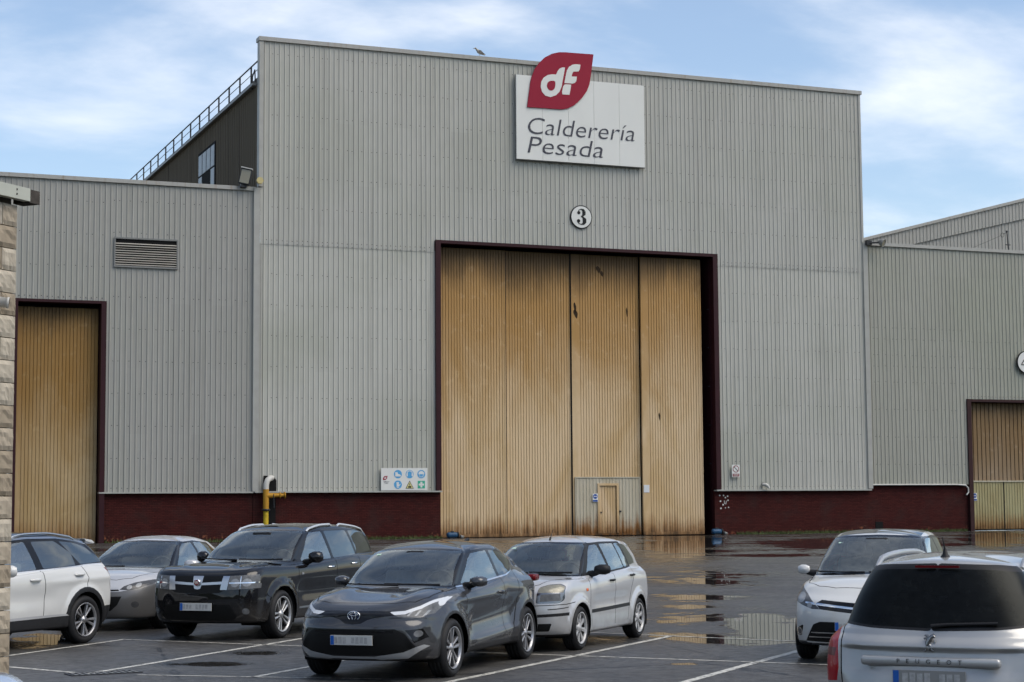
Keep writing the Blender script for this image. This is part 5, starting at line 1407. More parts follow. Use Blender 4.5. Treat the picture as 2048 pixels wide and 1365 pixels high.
# ---------------------------------------------------------------- dark grey crossover
def dark_crossover(car):
    L_, wb_, r, ra = 4.36, 2.64, .343, .395
    a1, a2 = .93, .93 + wb_; x0 = L_/2
    rings = ringset([
        (.50, .3, .9, .0, .9, .3, 4.0, .24, (.24,)*5, .24, 2.5, 2.5),
        (.22, .48, .88, .76, .90, .40, 4.18, .23, (.23,)*5, .24, 2.5, 2.5),
        (.07, .50, .92, .855, .93, .42, 4.28, .25, (.25, .26, .26, .26, .27), .28, 2.5, 2.6),
        (.015, .52, .935, .875, .95, .42, 4.35, .42, (.42, .44, .45, .46, .47), .48, 2.5, 2.6),
        (.0, .54, .94, .868, .955, .44, 4.36, .58, (.60, .60, .62, .66, .70), .68, 2.4, 2.6),
        (.05, .58, .935, .872, .95, .46, 4.33, .71, (.74, .80, .84, .88, .88), .86, 2.3, 2.6),
        (.13, .60, .925, .865, .93, .46, 4.31, .80, (.86, .93, .96, 1.00, 1.02), 1.00, 2.3, 2.6),
        (.32, .60, .90, .835, .88, .42, 4.26, .885, (.945, .985, 1.02, 1.08, 1.10), 1.08, 2.4, 2.6),
        (.70, .55, .89, .80, .85, .36, 4.20, .965, (1.00, 1.02, 1.06, 1.14, 1.15), 1.12, 2.5, 2.6),
        (1.12, .30, .91, .775, .82, .32, 4.14, 1.035, (1.02, 1.045, 1.09, 1.19, 1.19), 1.17, 3.0, 2.6),
        (1.53, .21, .93, .71, .82, .28, 4.05, 1.265, (1.235, 1.26, 1.28, 1.31, 1.28), 1.28, 3.2, 2.6),
        (1.92, .13, .94, .635, .84, .26, 3.97, 1.445, (1.41, 1.455, 1.455, 1.40, 1.33), 1.36, 3.4, 2.6),
        (2.04, .13, .93, .575, .86, .22, 3.92, 1.483, (1.452, 1.50, 1.50, 1.45, 1.375), 1.385, 3.4, 2.6),
        (2.30, .20, .8, .33, .85, .2, 3.75, 1.53, (1.52, 1.54, 1.535, 1.49, 1.44), 1.435, 2.5, 2.5),
        (2.5, .2, .8, .0, .8, .2, 3.5, 1.55, (1.55, 1.555, 1.54, 1.51, 1.48), 1.48, 2.5, 2.5)])
    fl = flare_disp((a1, a2), r, ra, .062, .20, 1.05)
    def disp(P):
        P = fl(P)
        X, Y, Z = P[..., 0], P[..., 1], P[..., 2]
        # scooped doors: waist sucked in between the arches, sill kicked out
        m = np.clip((X-1.35)/.35, 0, 1) * np.clip((3.25-X)/.3, 0, 1) * (Y > .6)
        P[..., 1] -= .045 * m * np.exp(-((Z-.62-.06*(X-2.2))/.16)**2)
        P[..., 1] += .040 * m * np.exp(-((Z-.355-.05*np.clip(X-1.5, 0, 2))/.040)**2)
        P[..., 1] += .018 * np.clip((X-.55)/.3, 0, 1) * np.clip((2.9-X)/.6, 0, 1) * (Y > .6) * np.exp(-((Z-.865-.02*(X-1))/.030)**2)
        fr = np.clip((.75-X)/.2, 0, 1) * (Y > .3)
        P[..., 0] -= .035 * fr * np.exp(-((Y-.69-.25*(.45-Z))/.055)**2) * np.exp(-((Z-.45)/.11)**2)
        P[..., 0] -= .030 * np.clip((.8-X)/.3, 0, 1) * np.exp(-((Z-.775+.06*Y)/.022)**2)
        # rear haunch
        h = np.clip((X-2.9)/.5, 0, 1) * np.clip((4.25-X)/.3, 0, 1) * (Y > .6)
        P[..., 1] += .035 * h * np.exp(-((Z-.93)/.12)**2)
        # bonnet: raised flanks, dished centre
        b = np.clip((X-.25)/.3, 0, 1) * np.clip((1.2-X)/.2, 0, 1) * (Z > .8)
        P[..., 2] += .022 * b * np.exp(-((np.abs(Y)-.52)/.13)**2) - .008 * b * np.exp(-(Y/.3)**2)
        return P
    B = Body(rings, [2, 3, 5, 6, 6, 5, 5, 7, 8, 9, 9, 4, 5, 4], disp)
    # wheel openings
    for ax in (a1, a2): B.cut('side', circ(ax, r, ra+.035, 26), 'cladding', y=(.3, 9), z=(-1, 1.0))
    B.cut('side', [(1.2, .1), (1.2, .30), (3.3, .33), (3.3, .1)], 'cladding', y=(.3, 9))
    for ax in (a1, a2): B.cut('side', circ(ax, r, ra, 26), 'hole', y=(.3, 9), z=(-1, 1.0))
    # glass
    ws = [(0, 1.055), (.69, 1.04), (.575, 1.415), (.55, 1.435), (0, 1.452)]
    B.cut('front', [(0, 1.035), (.735, 1.01), (.615, 1.425), (.585, 1.455), (0, 1.476)], 'frit', x=(-1, 2.3), z=(.9, 1.6))
    B.cut('front', ws, 'windscreen', x=(-1, 2.3), z=(.9, 1.6))
    fw = rpoly([(1.60, 1.055), (2.03, 1.345), (2.16, 1.405), (2.62, 1.43), (2.72, 1.09)], .03)
    rw = rpoly([(2.80, 1.10), (2.71, 1.43), (3.05, 1.41), (3.42, 1.335), (3.34, 1.21), (3.18, 1.16)], .03)
    B.cut('side', rpoly([(1.44, 1.025), (1.98, 1.365), (2.14, 1.435), (2.66, 1.462), (3.08, 1.437), (3.56, 1.345), (3.45, 1.215), (3.28, 1.15)], .03), 'trim', y=(.3, 9), z=(.95, 1.6))
    B.cut('side', fw, 'front_window', y=(.3, 9)); B.cut('side', rw, 'rear_window', y=(.3, 9))
    B.cut('side', strip([(1.46, 1.022), (2.3, 1.062), (3.0, 1.112), (3.28, 1.155), (3.43, 1.22)], .016), 'chrome', y=(.3, 9), z=(.9, 1.5))
    B.cut('front', [(0, 1.19), (.60, 1.19), (.50, 1.335), (0, 1.35)], 'rear_screen', x=(3.8, 5))
    # panel gaps
    for ln in ([(1.42, .99), (1.45, .70), (1.40, .40), (1.42, .33)], [(2.74, 1.09), (2.79, .85), (2.76, .55), (2.68, .36)], [(3.36, 1.16), (3.28, .95), (3.22, .78), (3.10, .55), (3.0, .40)]):
        B.cut('side', strip(ln, .013), 'gap', y=(.4, 9), only='body')
    B.cut('top', strip([(.30, .0), (.30, .40), (.40, .62), (.62, .70), (1.1, .72), (1.42, .725)], .012), 'gap', z=(.8, 1.2), only='body')
    # face: thin upper grille band, lamps, big lower mouth
    B.cut('front', [(0, .80), (.22, .80), (.42, .795), (.50, .75), (.30, .735), (.17, .70), (.10, .66), (0, .65)], 'grille', x=(-1, 1.0), y=(-1, .7))
    lamp = [(.40, .79), (.56, .80), (.70, .86), (.80, .955), (.83, .93), (.835, .86), (.81, .76), (.66, .715), (.52, .735)]
    B.cut('front', lamp, 'headlight', x=(-1, 1.3))
    B.cut('front', strip([(.43, .772), (.57, .782), (.70, .835), (.79, .912)], .036) + strip([(.795, .915), (.825, .85)], .03), 'drl', x=(-1, 1.3), only='headlight')
    for yy in (.60, .67, .74): B.cut('front', [(yy, .742), (yy+.022, .742), (yy+.045, .80), (yy+.025, .80)], 'reflector', x=(-1, 1.3), only='headlight')
    mouth = [(0, .60), (.50, .60), (.60, .545), (.755, .345), (.66, .31), (0, .295)]
    B.cut('front', mouth, 'mouth', x=(-1, .9), z=(-1, .7))
    B.cut('front', [(0, .585), (.47, .585), (.50, .555), (0, .555)], 'grille_bar', x=(-1, .9), only='mouth')
    B.cut('front', [(.60, .585), (.76, .60), (.80, .50), (.70, .44), (.66, .52)], 'fog_surround', x=(-1, 1.0), z=(-1, .7))
    B.cut('front', circ(.725, .545, .038, 12), 'fog', x=(-1, 1.0))
    B.cut('front', [(0, .255), (.60, .255), (.78, .36), (.83, .36), (.72, .20), (0, .20)], 'cladding', x=(-1, .9), z=(-1, .5))
    B.cut('front', [(.0, .262), (.26, .262), (.32, .25), (.62, .265), (.81, .40), (.77, .42), (.58, .338), (.34, .302), (.26, .288), (0, .288)], 'skid', x=(-1, .9), z=(-1, .5))
    # tail lamps wrap to the side
    B.cut('side', [(3.98, 1.07), (4.5, 1.09), (4.5, .95), (4.12, .97)], 'tail', y=(.3, 9))
    paint = M['paint_darkgrey']
    made = finish_car(B, car, x0, [
        ('body', 'body', paint, 'both', None), ('cladding', 'lower_cladding', M['cladding'], 'both', None), ('frit', 'windscreen_surround', M['gloss_black'], 'both', None),
        ('windscreen', 'windscreen', M['glass'], 'both', None), ('trim', 'window_surround', M['gloss_black'], 'pair', None),
        ('front_window', 'front_side_window', M['glass_side'], 'pair', None), ('rear_window', 'rear_side_window', M['glass_dark'], 'pair', None),
        ('chrome', 'window_trim', M['chrome'], 'pair', None), ('rear_screen', 'rear_window', M['glass_dark'], 'both', None), ('gap', 'panel_gap', M['gap'], 'both', None),
        ('grille', 'grille', M['gloss_black'], 'both', None), ('headlight', 'headlight', M['lens_mid'], 'pair', None), ('drl', 'light_guide', M['drl'], 'pair', 'headlight'),
        ('reflector', 'reflector', M['reflector'], 'pair', 'headlight'), ('mouth', 'lower_grille', M['mesh_black'], 'both', None), ('grille_bar', 'grille_bar', M['gloss_black'], 'both', 'mouth'),
        ('fog_surround', 'fog_light_surround', M['gloss_black'], 'pair', None), ('fog', 'fog_light', M['lens_mid'], 'pair', None), ('skid', 'skid_trim', M['skid_grey'], 'both', None), ('tail', 'tail_light', M['redlens'], 'pair', None)])
    wheel_well(car, (a1, a2), ra, r, x0, .86)
    rr = .245
    k = WheelKit(r, .225, rr, spokes_double(5, .045, rr, .42, .16, .10), M['alloy_dark'], .058)
    for y in (-.775, .775):
        k.put(car, a1-x0, y, R(0), .35); k.put(car, a2-x0, y, 0, .9)
    interior(car, x0, 1.42, 1.06, 2.25, .80)
    mirror_part(car, paint, 1.74-x0, .885, 1.075, 1.0, sz=(.13, .095, .062))
    handle(car, B, x0, [(2.60, .915)], paint)
    plate(car, B.front_x(0, .47)-.02-x0, .475, tilt=R(-4))
    bd = MB(); xb = B.front_x(0, .745)-.012-x0
    ellipse_ring(bd, (xb, 0, .745), .075, .052, .006); ellipse_ring(bd, (xb-.003, 0, .762), .050, .016, .005); ellipse_ring(bd, (xb-.003, 0, .745), .024, .05, .005)
    bd.build('badge', M['chrome'], car)
    bk = MB(); bk.add([(xb+.004, .072*math.cos(t*.2618), .745+.05*math.sin(t*.2618)) for t in range(24)], [tuple(range(24))]); bk.build('badge_back', M['badge_blue'], car)
    wiper(car, [(1.12-x0, -.10, 1.05), (1.10-x0, .25, 1.055), (1.17-x0, .60, 1.06)]); wiper(car, [(1.16-x0, -.62, 1.055), (1.13-x0, -.3, 1.06), (1.12-x0, .08, 1.065)])
    b = MB(); b.bbox(1.86-x0, 2.0-x0, -.13, .13, 1.36, 1.44, .03); b.build('camera_housing', M['plastic'], car)
    for sg in (-1, 1):
        b = MB(); b.bbox(4.05-x0, 4.27-x0, sg*.74-.085, sg*.74+.085, .985, 1.075, .03); b.build('tail_light', M['redlens_dark'], car)
    b = MB(); b.add([(1.835-x0, .50, 1.385), (1.835-x0, .44, 1.387), (1.865-x0, .44, 1.401), (1.865-x0, .50, 1.399)], [(0, 1, 2, 3)]); b.build('windscreen_sticker', M['sticker'], car)
    fin = MB(); fin.prism([(3.52-x0, 1.50), (3.72-x0, 1.565), (3.74-x0, 1.47)], -.02, .02); fin.build('antenna_fin', M['plastic'], car)
    return x0, a1, a2

# ---------------------------------------------------------------- black seven-seat estate
def black_estate(car):
    L_, wb_, r, ra = 4.89, 2.89, .358, .415
    a1, a2 = .97, .97 + wb_; x0 = L_/2
    rings = gen_rings(L_, 1.86, 1.68, .10, .985, 1.25, 1.125, 2.12, 1.575, 4.66, 1.58, 4.80, 1.16, 1.095, 1.165, .67, zs=.25, cf=.40, cb=.34, crown=.02, nf=3.0, zn=.60)
    fl = flare_disp((a1, a2), r, ra+.05, .045, .06, 1.05)
    def disp(P):
        P = fl(P); X, Y, Z = P[..., 0], P[..., 1], P[..., 2]
        b = np.clip((X-.18)/.25, 0, 1) * np.clip((1.3-X)/.2, 0, 1) * (Z > .9)
        P[..., 2] += .014 * b * np.exp(-((Y-.36-.12*X)/.05)**2)
        m = (Y > .6) * np.clip((X-1.4)/.3, 0, 1) * np.clip((3.4-X)/.3, 0, 1)
        P[..., 1] -= .02 * m * np.exp(-((Z-.66)/.14)**2)
        return P
    B = Body(rings, CNT, disp)
    for ax in (a1, a2): B.cut('side', circ(ax, r, ra, 26), 'hole', y=(.3, 9), z=(-1, 1.1))
    B.cut('front', [(0, 1.125), (.80, 1.10), (.655, 1.545), (.62, 1.585), (0, 1.60)], 'frit', x=(-1, 2.4), z=(1.0, 1.7))
    B.cut('front', [(0, 1.15), (.745, 1.125), (.62, 1.53), (.58, 1.56), (0, 1.575)], 'windscreen', x=(-1, 2.4), z=(1.0, 1.7))
    B.cut('side', rpoly([(1.60, 1.09), (2.12, 1.50), (2.30, 1.575), (3.0, 1.60), (3.9, 1.595), (4.42, 1.535), (4.62, 1.20), (3.9, 1.15), (2.7, 1.105)], .04), 'trim', y=(.3, 9), z=(1.02, 1.66))
    B.cut('side', rpoly([(1.80, 1.115), (2.22, 1.47), (2.36, 1.54), (2.70, 1.555), (2.78, 1.125)], .04), 'w1', y=(.3, 9), z=(1.0, 1.7))
    B.cut('side', rpoly([(2.87, 1.13), (2.80, 1.56), (3.58, 1.56), (3.72, 1.165)], .04), 'w2', y=(.3, 9), z=(1.0, 1.7))
    B.cut('side', rpoly([(3.80, 1.17), (3.68, 1.555), (4.0, 1.55), (4.36, 1.50), (4.53, 1.215)], .04), 'w3', y=(.3, 9), z=(1.0, 1.7))
    B.cut('front', [(0, 1.20), (.68, 1.20), (.60, 1.52), (0, 1.54)], 'rear_screen', x=(4.3, 6))
    for ln in ([(1.52, 1.05), (1.50, .70), (1.52, .34)], [(2.82, 1.12), (2.84, .75), (2.83, .32)], [(3.76, 1.16), (3.72, .92), (3.50, .75), (3.38, .50), (3.34, .34)], [(4.14, .88), (4.86, .90)]):
        B.cut('side', strip(ln, .013), 'gap', y=(.4, 9), only='body')
    B.cut('side', strip([(1.56, .42), (3.32, .44)], .03), 'sidestrip', y=(.5, 9), only='body')
    B.cut('top', strip([(.16, 0), (.17, .5), (.24, .70), (.60, .80), (1.2, .81), (1.58, .80)], .012), 'gap', z=(.85, 1.2), only='body')
    B.cut('front', [(0, .945), (.46, .945), (.44, .74), (.36, .70), (0, .69)], 'grille', x=(-1, .8))
    B.cut('front', [(.40, .945), (.50, .945), (.475, .745), (.37, .745)], 'gsilver', x=(-1, .8))
    B.cut('front', [[(0, .842), (.44, .868), (.44, .828), (0, .808)], [(0, .945), (.085, .945), (.075, .86), (.05, .76), (0, .75)]], 'gsilver', x=(-1, .8))
    B.cut('front', [(.50, .945), (.88, .965), (.91, .90), (.86, .765), (.485, .745)], 'headlight', x=(-1, .36), z=(.6, 1.1))
    B.cut('front', circ(.585, .845, .062, 14), 'reflector', x=(-1, 1), only='headlight'); B.cut('front', circ(.74, .85, .058, 14), 'reflector', x=(-1, 1), only='headlight')
    B.cut('front', [[(.50, .853), (.86, .858), (.86, .84), (.50, .835)], [(.655, .94), (.668, .94), (.668, .76), (.655, .76)]], 'lampbar', x=(-1, 1), only=('headlight', 'reflector'))
    B.cut('front', [(0, .53), (.52, .53), (.62, .36), (.55, .30), (0, .29)], 'mouth', x=(-1, .8), z=(-1, .7))
    B.cut('front', circ(.735, .435, .045, 14), 'fog', x=(-1, 1))
    B.cut('front', [(0, .285), (.8, .285), (.8, .24), (0, .24)], 'cladding', x=(-1, .9))
    B.cut('side', [(4.60, 1.05), (5, 1.10), (5, .86), (4.68, .90)], 'tail', y=(.3, 9))
    paint = M['paint_black']
    finish_car(B, car, x0, [
        ('body', 'body', paint, 'both', None), ('cladding', 'lower_cladding', M['cladding'], 'both', None), ('frit', 'windscreen_surround', M['gloss_black'], 'both', None),
        ('windscreen', 'windscreen', M['glass'], 'both', None), ('trim', 'window_surround', M['gloss_black'], 'pair', None), ('w1', 'front_side_window', M['glass_side'], 'pair', None),
        ('w2', 'rear_side_window', M['glass_dark'], 'pair', None), ('w3', 'quarter_window', M['glass_dark'], 'pair', None), ('rear_screen', 'rear_window', M['glass_dark'], 'both', None),
        ('gap', 'panel_gap', M['gap'], 'both', None), ('sidestrip', 'side_strip', M['satin'], 'pair', None), ('grille', 'grille', M['mesh_black'], 'both', None), ('gsilver', 'grille_bar', M['satin'], 'both', 'grille'),
        ('headlight', 'headlight', M['lens_mid'], 'pair', None), ('reflector', 'reflector', M['reflector'], 'pair', 'headlight'), ('lampbar', 'lamp_divider', M['chrome'], 'pair', 'headlight'),
        ('mouth', 'lower_grille', M['mesh_black'], 'both', None), ('fog', 'fog_light', M['lens_mid'], 'pair', None), ('tail', 'tail_light', M['redlens'], 'pair', None)])
    wheel_well(car, (a1, a2), ra, r, x0, .90)
    rr = .262; k = WheelKit(r, .225, rr, spokes_double(5, .05, rr, .46, .11, .085, .3), M['alloy'], .062)
    for y in (-.80, .80): k.put(car, a1-x0, y, 0, .2); k.put(car, a2-x0, y, 0, .7)
    interior(car, x0, 1.62, 1.13, 2.55, .82, tall=.02)
    mirror_part(car, paint, 1.95-x0, .965, 1.17, 1.0, sz=(.11, .105, .09))
    handle(car, B, x0, [(2.62, 1.00), (3.50, 1.03)], M['chrome'])
    plate(car, B.front_x(0, .50)-.03-x0, .50)
    xb = B.front_x(0, .85)-.02-x0
    b = MB(); b.lathe([(0, -.012), (.045, -.014), (.052, -.008), (.052, .02)], c=(xb, 0, .85), axis='x', n=20); bo = b.build('badge', M['chrome'], car)
    b = MB(); b.add([(xb-.0165, .038*math.cos(t*.2618), .85+.040*math.sin(t*.2618)) for t in range(24)], [tuple(range(24))]); b.build('badge_shield', M['badge_red'], bo)
    b = MB()
    for i, y in enumerate((.022, .008, -.006, -.020)): b.box(xb-.019, xb-.0168, y-.0035, y+.0035, .832, .868)
    b.box(xb-.019, xb-.0168, -.024, .026, .865, .870); b.build('badge_letters', M['chrome'], bo)
    roof_rail(car, B, x0, 2.35, 3.25, .60, M['bright_trim'], .03, .02); roof_rail(car, B, x0, 3.45, 4.45, .60, M['bright_trim'], .03, .02)
    wiper(car, [(1.30-x0, .05, 1.145), (1.30-x0, .4, 1.15), (1.40-x0, .72, 1.16)]); wiper(car, [(1.36-x0, -.70, 1.15), (1.30-x0, -.3, 1.15), (1.28-x0, .0, 1.155)])
    b = MB(); b.bbox(2.0-x0, 2.12-x0, -.16, .16, 1.48, 1.55, .02); b.build('rear_view_mirror', M['plastic'], car)
    b = MB(); 
    for sg in (-1, 1): b.box(1.60-x0, 1.66-x0, sg*(B.side_y(1.63, .93)-.002), sg*(B.side_y(1.63, .93)+.006), .915, .945)
    b.build('side_repeater', M['reflector'], car)
    return x0, a1, a2

# ---------------------------------------------------------------- small silver high-roofed hatchback
def silver_hatch(car):
    L_, wb_, r, ra = 4.02, 2.486, .302, .345
    a1, a2 = .78, .78 + wb_; x0 = L_/2
    rings = gen_rings(L_, 1.71, 1.53, .13, .87, .88, 1.01, 1.60, 1.43, 3.72, 1.43, 3.90, 1.02, .985, 1.06, .60, zs=.20, cf=.46, cb=.34, crown=.02, nf=2.5, zn=.50)
    fl = flare_disp((a1, a2), r, ra+.055, .035, .05, .9)
    def disp(P):
        P = fl(P); X, Y, Z = P[..., 0], P[..., 1], P[..., 2]
        m = (Y > .6) * np.clip((X-1.2)/.2, 0, 1) * np.clip((2.9-X)/.2, 0, 1)
        P[..., 1] -= .015 * m * np.exp(-((Z-.62)/.10)**2)
        return P
    B = Body(rings, CNT, disp)
    for ax in (a1, a2): B.cut('side', circ(ax, r, ra, 26), 'hole', y=(.3, 9), z=(-1, 1.0))
    B.cut('front', [(0, 1.01), (.715, .985), (.585, 1.40), (.55, 1.44), (0, 1.452)], 'frit', x=(-1, 1.9), z=(.9, 1.6))
    B.cut('front', [(0, 1.03), (.675, 1.005), (.56, 1.385), (.53, 1.415), (0, 1.43)], 'windscreen', x=(-1, 1.9), z=(.9, 1.6))
    B.cut('side', rpoly([(1.16, .985), (1.56, 1.33), (1.74, 1.425), (2.2, 1.445), (3.0, 1.435), (3.12, 1.06), (2.2, 1.01)], .04), 'trim', y=(.3, 9), z=(.93, 1.5))
    B.cut('side', rpoly([(1.32, 1.01), (1.66, 1.32), (1.80, 1.395), (2.02, 1.41), (2.12, 1.03)], .04), 'w1', y=(.3, 9), z=(.9, 1.5))
    B.cut('side', rpoly([(2.20, 1.035), (2.12, 1.415), (2.66, 1.41), (2.76, 1.06)], .035), 'w2', y=(.3, 9), z=(.9, 1.5))
    B.cut('side', rpoly([(2.80, 1.065), (2.71, 1.41), (2.92, 1.405), (3.04, 1.075)], .03), 'w3', y=(.3, 9), z=(.9, 1.5))
    B.cut('side', rpoly([(3.10, 1.08), (2.97, 1.405), (3.28, 1.375), (3.52, 1.16), (3.48, 1.10)], .05), 'w4', y=(.3, 9), z=(.9, 1.5))
    B.cut('front', [(0, 1.06), (.62, 1.06), (.55, 1.37), (0, 1.39)], 'rear_screen', x=(3.4, 6))
    for ln in ([(1.18, .94), (1.17, .62), (1.20, .30)], [(2.16, 1.03), (2.18, .70), (2.18, .28)], [(3.06, 1.06), (3.04, .92), (2.90, .76), (2.80, .50), (2.78, .30)], [(.12, .575), (.40, .60)]):
        B.cut('side', strip(ln, .012), 'gap', y=(.4, 9), only='body')
    B.cut('side', [(1.22, .475), (1.22, .525), (2.84, .545), (2.84, .495)], 'moulding', y=(.5, 9))
    B.cut('top', strip([(.15, 0), (.17, .36), (.22, .44), (.5, .60), (.85, .70), (1.15, .73)], .010), 'gap', z=(.8, 1.1), only='body')
    B.cut('front', strip([(0, .62), (.40, .625), (.78, .64), (.82, .66)], .010), 'gap', x=(-1, .6), only='body')
    lamp = rpoly([(.44, .655), (.455, .87), (.56, .905), (.69, .915), (.755, .88), (.765, .70), (.72, .655)], .03)
    B.cut('front', lamp, 'headlight', x=(-1, .9))
    B.cut('front', [(.455, .80), (.46, .865), (.56, .90), (.68, .905), (.745, .87), (.75, .80)], 'upper_lamp', x=(-1, .9), only='headlight')
    B.cut('front', [(.49, .68), (.50, .775), (.72, .785), (.73, .69)], 'reflector', x=(-1, .9), only='headlight')
    B.cut('front', [(0, .86), (.36, .86), (.34, .76), (0, .75)], 'grille', x=(-1, .9))
    B.cut('front', [(.30, .50), (.80, .53), (.80, .488), (.30, .462)], 'moulding', x=(-1, .6))
    B.cut('front', rpoly([(.33, .385), (.64, .39), (.60, .285), (.37, .28)], .02), 'mouth', x=(-1, .6)); B.cut('front', [(0, .385), (.28, .385), (.26, .28), (0, .28)], 'mouth', x=(-1, .6))
    B.cut('front', [(0, .24), (.8, .24), (.8, .15), (0, .15)], 'cladding', x=(-1, .6))
    B.cut('side', [(3.66, 1.30), (3.9, 1.32), (4.2, .74), (3.86, .74), (3.80, 1.05)], 'tail', y=(.5, 9))
    paint = M['paint_silver']
    finish_car(B, car, x0, [
        ('body', 'body', paint, 'both', None), ('cladding', 'lower_cladding', M['cladding'], 'both', None), ('frit', 'windscreen_surround', M['gloss_black'], 'both', None),
        ('windscreen', 'windscreen', M['glass'], 'both', None), ('trim', 'window_surround', M['plastic'], 'pair', None), ('w1', 'front_side_window', M['glass_side'], 'pair', None),
        ('w2', 'rear_side_window', M['glass_side'], 'pair', None), ('w3', 'door_quarter_window', M['glass_side'], 'pair', None), ('w4', 'quarter_window', M['glass_dark'], 'pair', None), ('rear_screen', 'rear_window', M['glass_side'], 'both', None),
        ('gap', 'panel_gap', M['gap'], 'both', None), ('moulding', 'rubbing_strip', M['plastic'], 'both', None), ('grille', 'grille', M['mesh_black'], 'both', None),
        ('headlight', 'headlight', M['chrome_dark'], 'pair', None), ('upper_lamp', 'indicator_lamp', M['lens_yellowed'], 'pair', 'headlight'), ('reflector', 'reflector', M['lens_mid'], 'pair', 'headlight'),
        ('mouth', 'lower_grille', M['mesh_black'], 'both', None), ('tail', 'tail_light', M['redlens'], 'pair', None)])
    wheel_well(car, (a1, a2), ra, r, x0, .83)
    rr = .215; k = WheelKit(r, .19, rr, spokes_plain(8, .05, rr, .30, .17, 0.0), M['hubcap'], .07)
    for y in (-.735, .735): k.put(car, a1-x0, y, 0, .2); k.put(car, a2-x0, y, 0, .5)
    interior(car, x0, 1.16, 1.02, 1.98, .75, tall=.03, col='seat_grey')
    mirror_part(car, M['plastic'], 1.46-x0, .885, 1.07, 1.0, sz=(.10, .11, .072))
    handle(car, B, x0, [(2.02, .90), (2.94, .94)], M['plastic'], .17)
    plate(car, B.front_x(0, .50)-.03-x0, .52)
    b = MB()
    for sg in (-1, 1): b.bbox(1.02-x0, 1.09-x0, sg*(B.side_y(1.05, .80))-.008, sg*(B.side_y(1.05, .80))+.008, .785, .825, .006)
    b.build('side_repeater', M['amber'], car)
    b = MB(); zt = B.top_z(1.74, 0); b.tube([(1.74-x0, 0, zt), (1.77-x0, 0, zt+.04)], .014, 8); b.tube([(1.77-x0, 0, zt+.03), (1.88-x0, 0, zt+.16)], [.006, .003], 6); b.build('antenna', M['plastic'], car)
    wiper(car, [(.93-x0, .02, 1.035), (.96-x0, .35, 1.04), (1.04-x0, .64, 1.045)]); wiper(car, [(1.0-x0, -.62, 1.04), (.96-x0, -.25, 1.04), (.93-x0, .0, 1.045)])
    b = MB(); b.bbox(1.50-x0, 1.56-x0, -.11, .11, 1.33, 1.39, .02); b.build('rear_view_mirror', M['plastic'], car)
    b = MB(); zs = 1.36; b.add([(1.475-x0, .48, 1.355), (1.475-x0, .42, 1.357), (1.505-x0, .42, 1.373), (1.505-x0, .48, 1.371)], [(0, 1, 2, 3)]); b.build('windscreen_sticker', M['sticker'], car)
    return x0, a1, a2

